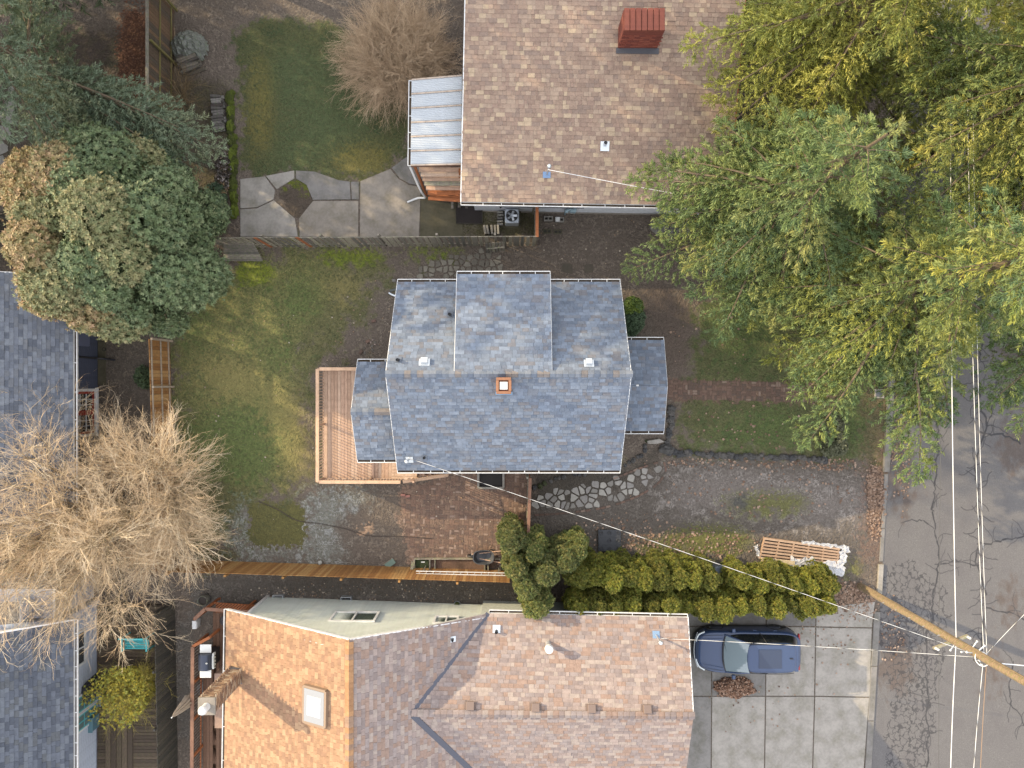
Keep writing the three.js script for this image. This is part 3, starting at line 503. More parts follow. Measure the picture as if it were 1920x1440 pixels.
function boxVent(house, poly, px, py, m, w = .26, l = .3, h = .14) { // low louvred roof vent with its flange
  const f = planeFrame(poly), p = onPlane(poly, px, py), b = new THREE.Matrix4().makeBasis(f.u, f.n, f.u.clone().cross(f.n)), g = uvw(new RoundedBoxGeometry(w, h, l, 1, .02)); g.translate(0, h / 2 + .02, 0); g.applyMatrix4(b); g.translate(p.x, p.y, p.z);
  const v = put(house, 'roof_vent', g, m); const e = new THREE.BoxGeometry(w * 1.5, .012, l * 1.3); e.translate(0, .03, -l * .1); e.applyMatrix4(b); e.translate(p.x, p.y, p.z); put(v, 'flange', uvw(e), m); return v;
}

const slate = [[127, 138, 155], [135, 147, 165], [117, 128, 145], [143, 154, 171], [130, 140, 155], [123, 131, 146], [135, 141, 152], [129, 130, 137]].map((c) => alb(...c));
const slateCap = [[136, 144, 156], [150, 142, 138], [122, 132, 148], [146, 152, 162]].map((c) => alb(...c));
const siding = mat([.40, .41, .42], { map: mottle }), brickRed = mat(alb(150, 92, 70), { map: mottle, bump: .006 });
// ---------------------------------------------------------------- blue-grey house in the middle
{
  const H = thing('bungalow', 'blue-grey shingled bungalow with shed dormer, in the middle of the lot', 'house', V(0, 0, -.3));
  const he = 3.2, hr = 5.7, hd = 4.62, xl = -4.5, xr = 4.25, zn = -4.0, zs = 3.38, zr = -.36, dl = -2.05, dr = 1.42, zd = -3.94;
  wallBox(H, 'wall', xl + .35, xr - .35, zn + .45, zs - .45, 0, he + .12, siding);
  put(H, 'gable_wall', gablePrism([V(xl + .36, he, zn + .5), V(xl + .36, hr - .3, zr), V(xl + .36, he, zs - .5)], V(xr - xl - .72, 0, 0)), siding);
  const S = [V(xl, he, zs), V(xr, he, zs), V(xr, hr, zr), V(xl, hr, zr)], N = (a, b) => [V(b, he, zn), V(a, he, zn), V(a, hr, zr), V(b, hr, zr)], N1 = N(xl, dl), N2 = N(dr, xr), D = [V(dr, hd, zd - .14), V(dl, hd, zd - .14), V(dl, hr + .03, zr), V(dr, hr + .03, zr)];
  const roof = put(H, 'roof', roofDeck([S, N(xl, xr), D], .12), M.soffit);
  shingled(roof, [S, N1, N2, D], slate, { seed: 11 });
  ridgeCaps(roof, V(xl, hr, zr), V(xr, hr, zr), V(0, -.56, .83), V(0, -.56, -.83), slateCap, .225, .15, 4);
  for (const x of [dl + .06, dr - .06]) { const l = [V(x, he + (hr - he) * .1, zd), V(x, hd, zd), V(x, hr - .05, zr - .05)]; put(H, 'dormer_cheek', gablePrism(l, V(x < 0 ? .05 : -.05, 0, 0)), siding); }
  wallBox(H, 'dormer_front', dl + .1, dr - .1, zd + .05, zd + .15, he, hd - .05, siding);
  for (const x of [dl, dr]) put(H, 'rake_trim', bar(V(x, hd - .05, zd - .14), V(x, hr - .03, zr), .12, .035), M.trim);
  for (const x of [xl, xr]) for (const z of [zn, zs]) put(H, 'rake_trim', bar(V(x, he - .06, z), V(x, hr - .06, zr), .13, .03), M.trim);
  gutter(H, V(xl, he, zs), V(xr, he, zs), V(0, 0, 1)); gutter(H, V(xl, he, zn), V(dl, he, zn), V(0, 0, -1)); gutter(H, V(dr, he, zn), V(xr, he, zn), V(0, 0, -1)); gutter(H, V(dl, hd, zd - .14), V(dr, hd, zd - .14), V(0, 0, -1));
  { const c = onPlane(S, 945, 722), ch = put(H, 'chimney', merge([rbox(.5, 1.1, .5, .02, c.x, c.y + .1, c.z + .02)]), brickRed); // brick stack with white cap
    for (const [dx, dz, w, d] of [[0, -.22, .52, .1], [0, .26, .52, .1], [-.22, .02, .1, .38], [.22, .02, .1, .38]]) put(ch, 'coping', rbox(w, .1, d, .015, c.x + dx, c.y + .68, c.z + dz), mat(alb(168, 118, 88), { map: mottle, bump: .005 }));
    put(ch, 'flue_cap', rbox(.27, .05, .27, .01, c.x, c.y + .72, c.z + .02), M.white); put(ch, 'flashing', slopePlate(planeFrame(S), V(c.x, c.y - .16, c.z + .28), .62, .14), mat(alb(122, 150, 178), { rough: .5 })); }
  const nv = [[796, 679, .26, .24], [1104, 681, .24, .24]]; for (const [x, y, w, l] of nv) boxVent(H, N1, x, y, M.galv, w, l);
  for (const [x, y] of [[747, 675], [844, 590]]) { const p = onPlane(N1, x, y); pipeVent(H, 'vent_pipe', p, .06, .3, M.darkMetal, slopePlate(planeFrame(N1), p, .24, .26), dullPlate); }
  { const p = onPlane(S, 796, 858); pipeVent(H, 'vent_pipe', p, .05, .25, M.darkMetal, slopePlate(planeFrame(S), p, .22, .24), dullPlate); }
  { const p = onPlane(S, 768, 861), m = put(H, 'service_mast', rod(p, V(p.x, p.y + .75, p.z), .035), M.galv); put(m, 'weatherhead', uvw(new THREE.SphereGeometry(.08, 10, 8).translate(p.x, p.y + .78, p.z)), M.galv); put(m, 'flashing', slopePlate(planeFrame(S), p, .28, .3), M.galv); }
  // west wing
  const we = 2.9, wr = 3.97, wx = -6.14, w0 = -.87, w1 = 3.0, wz = 1.06, e = xl + .3, WS = [V(wx, we, w1), V(e, we, w1), V(e, wr, wz), V(wx, wr, wz)], WN = [V(e, we, w0), V(wx, we, w0), V(wx, wr, wz), V(e, wr, wz)];
  wallBox(H, 'wing_wall', wx + .3, e, w0 + .35, w1 - .35, 0, we + .1, siding);
  put(H, 'gable_wall', gablePrism([V(wx + .31, we, w0 + .4), V(wx + .31, wr - .2, wz), V(wx + .31, we, w1 - .4)], V(e - wx - .35, 0, 0)), siding);
  const wroof = put(H, 'wing_roof', roofDeck([WS, WN], .12), M.soffit); shingled(wroof, [WS, WN], slate, { seed: 12, singles: 120 }); ridgeCaps(wroof, V(wx, wr, wz), V(e, wr, wz), V(0, -.48, .87), V(0, -.48, -.87), slateCap, .225, .15, 5);
  for (const z of [w0, w1]) put(H, 'rake_trim', bar(V(wx, we - .06, z), V(wx, wr - .06, wz), .13, .03), M.trim);
  gutter(H, V(wx, we, w1), V(xl + .02, we, w1), V(0, 0, 1)); gutter(H, V(wx, we, w0), V(xl + .02, we, w0), V(0, 0, -1));
  // east porch
  const pe = 2.6, pr = 3.2, px = 6.1, p0 = -1.76, p1 = 1.88, pz = .06, f = xr - .3, PS = [V(f, pe, p1), V(px, pe, p1), V(px, pr, pz), V(f, pr, pz)], PN = [V(px, pe, p0), V(f, pe, p0), V(f, pr, pz), V(px, pr, pz)];
  wallBox(H, 'porch_wall', f, px - .3, p0 + .3, p1 - .3, 0, pe + .05, siding);
  put(H, 'gable_wall', gablePrism([V(px - .31, pe, p0 + .3), V(px - .31, pr - .15, pz), V(px - .31, pe, p1 - .3)], V(f - px + .31, 0, 0)), siding);
  const proof = put(H, 'porch_roof', roofDeck([PS, PN], .12), M.soffit); shingled(proof, [PS, PN], slate, { seed: 13, singles: 120 });
  for (const z of [p0, p1]) put(H, 'rake_trim', bar(V(px, pe - .06, z), V(px, pr - .06, pz), .13, .03), M.trim);
  gutter(H, V(xr - .1, pe, p1), V(px, pe, p1), V(0, 0, 1)); gutter(H, V(xr - .1, pe, p0), V(px, pe, p0), V(0, 0, -1));
  { const p = onPlane(PS, 1195, 722); put(H, 'vent_plate', slopePlate(planeFrame(PS), p, .1, .06, .05), M.white); }
}
// ---------------------------------------------------------------- brown roofed house at the top
const tan = [[172, 147, 129], [180, 155, 136], [163, 138, 122], [186, 162, 142], [168, 142, 126], [176, 150, 132], [200, 177, 150], [160, 138, 124]].map((c) => alb(...c));
const whiteWall = mat([.6, .62, .66], { map: mottle });
{
  const H = thing('ranch_house', 'white ranch house under a wide tan shingle roof with brick chimney', 'house', V(3.2, 0, -13));
  const e0 = P(864, 378, 3.0), e1 = P(1366, 386, 3.0), r0 = P(870.6, 60, 4.15), r1 = P(1392, 60, 4.15); // eave and a line high on the slope
  const up = 1.32, R0 = e0.clone().lerp(r0, up), R1 = e1.clone().lerp(r1, up); const f = planeFrame([e0, e1, R0]); const lift = (p) => { p.y = f.o.y - ((p.x - f.o.x) * f.n.x + (p.z - f.o.z) * f.n.z) / f.n.y; return p; }; lift(R1);
  const S = [e0, e1, R1, R0], back0 = R0.clone().add(V(.1, -1.4, -7)), back1 = R1.clone().add(V(.1, -1.4, -7)), Nn = [back1, back0, R0, R1]; const fb = planeFrame([back0, R0, R1]); back1.y = fb.o.y - ((back1.x - fb.o.x) * fb.n.x + (back1.z - fb.o.z) * fb.n.z) / fb.n.y;
  put(H, 'wall', slabGeo([[e0.x + .4, e0.z - .4], [e1.x - .3, e1.z - .4], [back1.x - .3, back1.z + .4], [back0.x + .4, back0.z + .4]], 0, 2.92, .01), whiteWall);
  const l0 = V(e0.x + .41, 2.9, e0.z - .5), l1 = V(R0.x + .41, R0.y - .25, R0.z), l2 = V(back0.x + .41, 2.9, back0.z + .5); put(H, 'gable_wall', gablePrism([l2, l1, l0], V(e1.x - e0.x - .8, 0, .1)), whiteWall);
  const roof = put(H, 'roof', roofDeck([S, Nn], .13), M.soffit); shingled(roof, [S, Nn], tan, { seed: 21, exposure: .16, wmin: .12, wmax: .36, skew: 1.25 });
  put(H, 'rake_trim', bar(e0.clone().setY(e0.y - .05), R0.clone().setY(R0.y - .05), .14, .04), M.trim); put(H, 'rake_trim', bar(e1.clone().setY(e1.y - .05), R1.clone().setY(R1.y - .05), .14, .05), M.orangeWood);
  gutter(H, e0, e1, V(0, 0, 1), M.trim, { step: .82 });
  { const c = onPlane(S, 1195, 92), ch = put(H, 'chimney', rbox(1.5, 1.5, .75, .02, c.x, c.y + .6, c.z - .38), mat(alb(132, 66, 52), { map: mottle, bump: .006 }));
    for (let j = 0; j < 7; j++) for (let i = 0; i < 7; i++) put(ch, 'brick', rbox(.2, .065, .03, .006, c.x - .63 + i * .21 + (j % 2 ? .06 : 0), c.y + .2 + j * .13, c.z + .0), pick(H.userData.b ??= [[140, 70, 54], [120, 60, 50], [150, 82, 64]].map((k) => mat(alb(...k), { bump: .004 }))));
    delete H.userData.b;
    for (let i = 0; i < 7; i++) put(ch, 'coping_brick', rbox(.19, .08, .8, .01, c.x - .63 + i * .21, c.y + 1.39, c.z - .38), mat(alb(146, 80, 62), { bump: .004, map: mottle })); put(ch, 'flashing', slopePlate(planeFrame(S), V(c.x, c.y, c.z + .08), 1.62, .2, .03), mat([.05, .05, .06], { rough: .6 })); }
  { const p = onPlane(S, 1134, 272); pipeVent(H, 'vent_pipe', p, .07, .34, M.galv, slopePlate(planeFrame(S), V(p.x, p.y, p.z + .05), .34, .36)); }
  { const p = onPlane(S, 1025, 328), m = put(H, 'service_mast', rod(p, V(p.x + .05, p.y + .9, p.z - .05), .035), M.galv); put(m, 'weatherhead', uvw(new THREE.SphereGeometry(.09, 10, 8).translate(p.x + .05, p.y + .92, p.z - .05)), M.galv); put(m, 'flashing', slopePlate(planeFrame(S), p, .3, .24), mat(alb(120, 150, 190), { rough: .5 })); }
  for (const [x0, x1] of [[1062, 1080], [1120, 1140]]) wallBox(H, 'foundation_vent', P(x0, 398).x, P(x1, 398).x, e0.z - .42, e0.z - .36, .2, .42, mat(alb(150, 170, 185)));
  put(H, 'wall_conduit', rod(V(P(936, 396).x, .9, e0.z - .36), V(P(1092, 396).x, .75, e0.z - .33), .03), M.darkMetal);
  // porch roof of corrugated sheets on the west end
  const y = 2.75, c = [P(770, 310, y), P(866, 308, y), P(866, 142, y + .25), P(772, 150, y + .02)];
  const cover = thing('patio_cover', 'translucent corrugated patio cover with white gutter beside the tan roof', 'patio cover', V(c[0].x, 0, c[0].z));
  const sheet = new THREE.MeshPhysicalMaterial({ color: col([.62, .66, .70]), roughness: .35, transmission: .35, thickness: 0, side: THREE.DoubleSide });
  for (let s = 0; s < 6; s++) {
    const N = 60, l = [], at = (k, t) => { const v = (s + k * .985) / 6, a = c[0].clone().lerp(c[3], v), b = c[1].clone().lerp(c[2], v); return a.lerp(b, t).add(V(0, .018 * Math.sin(k * Math.PI * 2 * 8) + (s % 2 ? .004 : 0), 0)); };
    for (let i = 0; i < N; i++) { const a = at(i / N, 0), b = at((i + 1) / N, 0), d = at((i + 1) / N, 1), e = at(i / N, 1); for (const p of [a, b, d, a, d, e]) l.push(p.x, p.y, p.z); }
    put(cover, 'corrugated_sheet', uvw(tris(l)), sheet);
  }
  for (let s = 0; s <= 6; s++) { const a = c[0].clone().lerp(c[3], s / 6), b = c[1].clone().lerp(c[2], s / 6); put(cover, 'closure_strip', bar(a.add(V(0, .035, 0)), b.add(V(0, .035, 0)), .02, .06), mat(alb(214, 196, 180), { map: woodTone })); put(cover, 'rafter', bar(a.clone().setY(a.y - .13), b.clone().setY(b.y - .13), .12, .05), M.brownTrim); }
  put(cover, 'purlin', bar(c[0].clone().lerp(c[1], .62).setY(y - .06), c[3].clone().lerp(c[2], .62).setY(y + .1), .06, .05), M.trim);
  gutter(cover, c[3], c[0], V(-1, 0, 0), M.trim, { step: .7 });
  for (const k of [.02, .5, .98]) { const p = c[0].clone().lerp(c[3], k); put(cover, 'post', bar(V(p.x + .1, 0, p.z), V(p.x + .1, y - .2, p.z), .09, .09, V(1, 0, 0)), M.orangeWood); }
  const sp = (l) => tube(l, .045, 20, 8); put(cover, 'downspout', sp([c[0].clone().add(V(-.05, -.08, .02)), P(790, 360, 1.0), P(797, 371, .35), P(785, 371, .2), P(764, 379, .1)]), M.trim);
  // timber side porch below the cover
  const w = thing('side_porch', 'orange-brown timber side porch below the corrugated cover', 'porch', P(830, 350));
  for (let i = 0; i < 7; i++) { const hh = 2.2 - i * .22; const a = P(786 + i * 3.2, 318 + i * 8.6, hh), b = P(865, 318 + i * 8.6, hh); beam(w, 'board', a, b, .035, .19, i > 4 ? M.orangeWood : i === 3 ? M.old[2] : pick(M.cedar)); }
  beam(w, 'post', P(800, 368, 0), P(778, 312, 2.4), .09, .09, M.orangeWood, V(1, 0, 0)); beam(w, 'post', P(864, 366, 0), P(862, 318, 2.4), .09, .09, M.orangeWood, V(1, 0, 0)); beam(w, 'rail', P(803, 372, .95), P(865, 376, .95), .05, .14, M.orangeWood);
  for (let i = 0; i < 16; i++) beam(w, 'baluster', P(806 + i * 3.7, 366, 0).setY(.02), P(804 + i * 3.8, 364, .9), .035, .035, M.orangeWood, V(1, 0, 0));
}
// ---------------------------------------------------------------- pinkish shingled house at the bottom
const rose = [[170, 152, 145], [180, 162, 154], [161, 144, 138], [172, 146, 132], [168, 154, 150], [184, 168, 158], [156, 141, 137], [169, 143, 129]].map((c) => alb(...c));
{
  const H = thing('gabled_house', 'gabled house with pink-brown shingles, pale lap siding, skylight and brick chimney', 'house', V(-3, 0, 13));
  const he = 3.1, hr = 5.7, A = P(425, 1143, he), pk = P(655, 1192, hr), zE = 17.2;
  const sl = .586, xe = pk.x + (hr - 2.85) / sl, east = (x) => hr - (x - pk.x) * sl; // east slope height
  const tilt = .035, zN = (x) => A.z + (x - A.x) * tilt + .02;                                                    // the front runs a little askew
  const W = [V(A.x - .12, he, zE), V(A.x, he, A.z), V(pk.x, hr, zN(pk.x)), V(pk.x - .06, hr, zE)]; W[3].y = hr; { const f = planeFrame([W[1], W[2], W[0]]); W[3].y = f.o.y - ((W[3].x - f.o.x) * f.n.x + (W[3].z - f.o.z) * f.n.z) / f.n.y; }
  // wing: north slope between eave and ridge, running east
  const we = 2.85, wE0 = P(908, 1150, we), wE1 = P(1290, 1158, we), wr = 4.5, wR1 = P(1301, 1343, wr), wzr = (x) => wR1.z + (x - wR1.x) * .012;
  const vx = pk.x + (hr - wr) / sl, vR = V(vx, wr, wzr(vx)), vE = V(pk.x + (hr - we) / sl, we, wE0.z);
  const EN = [vE, vR, V(vx, wr, zN(vx))];
  const WN = [wE1, vE, vR, wR1]; { const f = planeFrame([vE, wE1, vR]); wR1.y = f.o.y - ((wR1.x - f.o.x) * f.n.x + (wR1.z - f.o.z) * f.n.z) / f.n.y; }
  const EMid = [V(vx, wr, zN(vx)), vR, V(vx, wr, zE), V(pk.x, hr, zE), V(pk.x, hr, zN(pk.x))], sE1 = V(wR1.x + .05, wR1.y - 1.55, wR1.z + 3.6), sE0 = V(pk.x + (hr - wR1.y + 1.55) / sl, wR1.y - 1.55, vR.z + 3.6), WSo = [sE0, sE1, wR1, vR]; { const f = planeFrame([sE0, wR1, vR]); sE1.y = f.o.y - ((sE1.x - f.o.x) * f.n.x + (sE1.z - f.o.z) * f.n.z) / f.n.y; }
  const ES = [vR, sE0, V(sE0.x, sE0.y, zE), V(vx, wr, zE)];
  const wallm = mat([.50, .53, .49], { map: mottle, rough: .7 });
  // walls
  const wx0 = A.x + .55, wz = (x) => zN(x) + .42;
  put(H, 'wall', slabGeo([[wx0, wz(wx0)], [vE.x - .3, wz(vE.x)], [vE.x - .3, zE - .4], [wx0, zE - .4]], 0, 2.86, .01), wallm);
  put(H, 'wing_wall', slabGeo([[vE.x - .35, wE0.z + .4], [wE1.x - .4, wE1.z + .4], [wR1.x - .4, 15.6], [vE.x - .35, 15.6]], 0, 2.65, .01), wallm);
  const apexDrop = .25, gp = [V(wx0, 2.85, wz(wx0) + .02), V(pk.x, hr - apexDrop, wz(pk.x) + .02), V(vE.x - .3, 2.7, wz(vE.x) + .02)]; put(H, 'gable_wall', gablePrism(gp, V(0, 0, zE - A.z - 1.2)), wallm);
  // lap siding boards across the gable front
  const sid = mat([.55, .58, .53], { map: mottle, rough: .6 });
  for (let y = .15; y < hr - .5; y += .125) { const tl = y < he ? wx0 : wx0 + (y - he) / (hr - he) * (pk.x - wx0) - .12, tr = y < 2.8 ? vE.x - .32 : pk.x + (hr - y) / sl - .3; if (tr - tl < .2) continue; const a = V(tl, y, wz(tl) - .012), b = V(tr, y, wz(tr) - .012); const g = plankGeo(a.distanceTo(b), .022, .135, 1), d = V(0, 1, -.22).normalize(); put(H, 'siding_board', g, sid, a.clone().add(b).multiplyScalar(.5), turnTo(a, b, d.clone().cross(V(1, 0, 0)).negate())); }
  put(H, 'corner_board', boxg(.12, 2.9, .1, wx0 - .02, 1.45, wz(wx0) - .03), M.trim);
  for (const [x0, x1, y0, y1] of [[-7.25, -5.55, 1.75, 2.75], [-3.1, -2.25, 1.9, 2.6]]) { // sliding windows
    const z = wz((x0 + x1) / 2) - .05, w = put(H, 'window', merge([boxg(x1 - x0 + .16, .09, .07, (x0 + x1) / 2, y1 + .04, z), boxg(x1 - x0 + .16, .09, .07, (x0 + x1) / 2, y0 - .04, z), boxg(.09, y1 - y0 + .16, .066, x0 - .04, (y0 + y1) / 2, z), boxg(.09, y1 - y0 + .16, .066, x1 + .04, (y0 + y1) / 2, z), boxg(.06, y1 - y0, .06, (x0 + x1) / 2, (y0 + y1) / 2, z)]), M.white);
    for (const k of [0, 1]) put(w, 'pane', boxg((x1 - x0) / 2 - .02, y1 - y0, .012, lerp(x0, x1, .25 + .5 * k), (y0 + y1) / 2, z + .015), new THREE.MeshPhysicalMaterial({ color: col([.05, .07, .06]), roughness: .06, metalness: 0, clearcoat: 1 }));
  }
  const roof = put(H, 'roof', roofDeck([W, EN, ES, EMid, WN, WSo], .12), M.soffit);
  shingled(roof, [W], [[186, 150, 118], [174, 138, 108], [196, 160, 126], [166, 130, 104], [182, 142, 112]].map((c) => alb(...c)), { seed: 31, exposure: .15, wmin: .12, wmax: .3, singles: 110 });
  shingled(roof, [EN, ES, EMid], rose, { seed: 32, exposure: .15, wmin: .14, wmax: .4, singles: 90 });
  shingled(roof, [WN, WSo], rose, { seed: 33, exposure: .15, wmin: .14, wmax: .42, singles: 100 });
  ridgeCaps(roof, V(pk.x, hr, zE), V(pk.x, hr, zN(pk.x)), V(-.9, -.43, 0), V(.86, -.5, 0), [[196, 150, 108], [182, 138, 100], [170, 140, 118]].map((c) => alb(...c)), .2, .17, 8);
  ridgeCaps(roof, vR, wR1, V(0, -.42, .9), V(0, -.45, -.89), rose, .22, .15, 9);
  const vm = mat(alb(92, 94, 106), { rough: .6, metal: .3 }); put(H, 'valley_flashing', bar(vE.clone().add(V(0, .03, 0)), vR.clone().add(V(0, .035, 0)), .02, .22, V(.3, .9, -.3)), vm); put(H, 'valley_flashing', bar(vR.clone().add(V(.06, .03, .1)), V(sE0.x, sE0.y + .05, sE0.z), .02, .22, V(.3, .9, .3)), vm);
  for (const [a, b] of [[W[1], W[2]], [W[2], V(vE.x, we, zN(vE.x))], [wE1, wR1]]) put(H, 'rake_trim', bar(a.clone().setY(a.y - .06), b.clone().setY(b.y - .06), .14, .04), M.trim);
  gutter(H, W[0], W[1], V(-1, 0, 0), M.trim, { step: 1.2 }); gutter(H, vE.clone().setX(vE.x + .02), wE1, V(0, 0, -1), M.trim, { step: .7 });
  { // skylight
    const f = planeFrame(W), p = onPlane(W, 594, 1322), b = new THREE.Matrix4().makeBasis(f.u, f.n, f.u.clone().cross(f.n)), mk = (w, h, d, x, y, z) => { const g = boxg(w, h, d, x, y, z); g.applyMatrix4(b); g.translate(p.x, p.y, p.z); return g; }, a = 1.3, c = 1.02;
    const s = put(H, 'skylight', merge([mk(a, .16, .09, 0, .08, c / 2), mk(a, .16, .09, 0, .08, -c / 2), mk(.09, .156, c, a / 2, .08, 0), mk(.09, .156, c, -a / 2, .08, 0)]), mat(alb(150, 128, 108), { rough: .6 }));
    put(s, 'glass_dome', mk(a - .1, .03, c - .1, 0, .15, 0), new THREE.MeshPhysicalMaterial({ color: col([.26, .27, .29]), roughness: .25, transmission: .2, thickness: 0, clearcoat: .5 }));
    put(s, 'light_shaft', mk(a * .55, .01, c * .62, 0, .168, 0), mat([.34, .36, .40], { rough: .2 }));
  }
  { // tall brick chimney on the west eave
    const X = -10.75, Z = 11.35, y0 = 3.0, y1 = 5.9, brickM = [[170, 138, 110], [150, 116, 92], [186, 156, 128], [132, 104, 88], [196, 176, 152]].map((k) => mat(alb(...k), { bump: .005, map: mottle })), ch = put(H, 'chimney', boxg(.5, y1 - y0, .5, X, (y0 + y1) / 2, Z), mat(alb(150, 136, 120), { bump: .004, map: mottle })), bg = rbox(.19, .06, .05, .006);
    for (let j = 0; j < 38; j++) for (let s = 0; s < 4; s++) for (let k = -1; k <= 1; k++) { if (s === 3 || (s === 0 && false)) continue; const off = (j % 2 ? .1 : 0) + k * .2 - .05; if (Math.abs(off) > .25) continue; const y = y0 + .2 + j * .072, at = s === 0 ? V(X + .25, y, Z + off) : s === 1 ? V(X + off, y, Z - .25) : V(X - .25, y, Z + off); put(ch, 'brick', bg, pick(brickM), at, turn(0, s === 1 ? 0 : Math.PI / 2, 0)); }
    put(ch, 'cap', rbox(.62, .08, .62, .02, X, y1 + .04, Z), M.concreteWarm); put(ch, 'flue', uvw(new THREE.CylinderGeometry(.13, .14, .34, 14).translate(X, y1 + .22, Z)), M.white); put(ch, 'flue_cap', uvw(new THREE.SphereGeometry(.16, 14, 8, 0, 6.3, 0, 1.6).translate(X, y1 + .36, Z)), M.white);
    put(ch, 'flashing', boxg(.62, .3, .6, X, 3.35, Z), mat([.08, .08, .09], { rough: .6 }));
  }
  const vb = mat(alb(128, 110, 102), { rough: .7 }); for (const [x, y] of [[882, 1324], [1004, 1327], [1109, 1329], [1213, 1330]]) boxVent(H, WN, x, y, vb, .3, .3, .16);
  { const p = onPlane(WN, 1028, 1206); const v = put(H, 'flue_pipe', rod(p.clone().setY(p.y - .05), V(p.x, p.y + .55, p.z), .1, .1, 14), M.galv); put(v, 'flue_cap', uvw(new THREE.CylinderGeometry(.15, .17, .14, 16).translate(p.x, p.y + .62, p.z)), M.white); }
  { const p = onPlane(WN, 931, 1182); pipeVent(H, 'vent_pipe', p, .06, .3, M.darkMetal, slopePlate(planeFrame(WN), V(p.x, p.y + .02, p.z - .06), .3, .3)); const p2 = onPlane(EN, 849, 1198); pipeVent(H, 'vent_pipe', p2, .05, .26, M.darkMetal, slopePlate(planeFrame(EN), p2, .22, .22)); }
  { const p = onPlane(WN, 1230, 1190), m = put(H, 'service_mast', rod(p, V(p.x, p.y + .8, p.z), .035), M.galv); put(m, 'weatherhead', uvw(new THREE.SphereGeometry(.09, 10, 8).translate(p.x, p.y + .84, p.z)), M.galv); put(m, 'flashing', slopePlate(planeFrame(WN), p, .28, .28), mat(alb(130, 158, 190), { rough: .5 })); }
}
// ---------------------------------------------------------------- dark blue house at the left edge
const graphite = [[112, 118, 130], [124, 130, 142], [100, 106, 118], [132, 138, 148], [118, 122, 130]].map((c) => alb(...c));
{
  const H = thing('blue_house', 'dark blue sided house with grey roof, white gutter and red window frames', 'house', V(-20, 0, 2));
  const he = 2.95, xe = P(137, 700, he).x, z0 = P(20, 516, he).z + .02, z1 = P(130, 1000, he).z, hr = 5.3, xr = -23, S = [V(xe, he, z1), V(xe, he, z0), V(xr, hr, z0), V(xr, hr, z1)], B = [V(2 * xr - xe, he, z0), V(2 * xr - xe, he, z1), V(xr, hr, z1), V(xr, hr, z0)], blue = mat(alb(86, 92, 112), { map: mottle });
  const wx = -18.2; put(H, 'wall', boxg(10, he, z1 - z0 - .8, wx - 5, he / 2, (z0 + z1) / 2), blue); put(H, 'gable_wall', gablePrism([V(xe - .8, he - .05, z0 + .42), V(2 * xr - xe + .6, he - .05, z0 + .42), V(xr, hr - .25, z0 + .42)], V(0, 0, z1 - z0 - .84)), blue);
  for (let i = 0; i < 19; i++) put(H, 'siding_board', boxg(.016, .148, z1 - z0 - .86, wx + .012 + (i % 2) * .003, .15 + i * .15, (z0 + z1) / 2), blue);
  const roof = put(H, 'roof', roofDeck([S, B], .12), M.soffit); shingled(roof, [S, B], graphite, { seed: 41, exposure: .15, wmin: .16, wmax: .4, singles: 250 });
  gutter(H, V(xe, he, z1), V(xe, he, z0), V(1, 0, 0), M.trim, { step: 1.1 }); put(H, 'rake_trim', bar(S[1].clone().setY(he - .06), S[2].clone().setY(hr - .06), .14, .05), M.trim);
  // red framed window with white casing
  const y0 = .35, y1 = 2.3, a = .32, b = 2.12, x = wx + .03, red = mat(alb(170, 58, 46), { rough: .6, map: mottle });
  const w = put(H, 'window', merge([boxg(.07, .12, b - a + .24, x, y1 + .06, (a + b) / 2), boxg(.07, .12, b - a + .24, x, y0 - .06, (a + b) / 2), boxg(.066, y1 - y0, .12, x, (y0 + y1) / 2, a - .06), boxg(.066, y1 - y0, .12, x, (y0 + y1) / 2, b + .06)]), M.white);
  for (const [c0, c1] of [[a, (a + b) / 2], [(a + b) / 2, b]]) { const s = put(w, 'sash', merge([boxg(.06, .12, c1 - c0, x, y1 - .06, (c0 + c1) / 2), boxg(.06, .12, c1 - c0, x, y0 + .06, (c0 + c1) / 2), boxg(.056, y1 - y0, .1, x, (y0 + y1) / 2, c0 + .05), boxg(.056, y1 - y0, .1, x, (y0 + y1) / 2, c1 - .05)]), red);
    for (let i = 1; i < 3; i++) put(w, 'glazing_bar', boxg(.05, y1 - y0 - .2, .025, x + .012, (y0 + y1) / 2, lerp(c0 + .1, c1 - .1, i / 3)), M.white); for (let i = 1; i < 4; i++) put(w, 'glazing_bar', boxg(.046, .025, c1 - c0 - .2, x + .012, lerp(y0 + .12, y1 - .12, i / 4), (c0 + c1) / 2), M.white); put(w, 'pane', boxg(.012, y1 - y0 - .2, c1 - c0 - .18, x, (y0 + y1) / 2, (c0 + c1) / 2), new THREE.MeshPhysicalMaterial({ color: col([.02, .022, .028]), roughness: .05, clearcoat: 1 })); }
  put(H, 'sill', boxg(.14, .05, b - a + .3, x + .05, y0 - .14, (a + b) / 2), M.white);
  put(H, 'downspout', tube([V(wx + .1, 2.75, -1.15), V(wx + .1, .4, -1.12), V(wx + .35, .12, -1.1), V(wx + .8, .08, -1.05)], .045), M.darkMetal);
  put(H, 'vent_hood', rbox(.12, .7, .6, .02, wx + .06, 1.1, -1.9), mat(alb(110, 116, 140), { rough: .5 }));
}
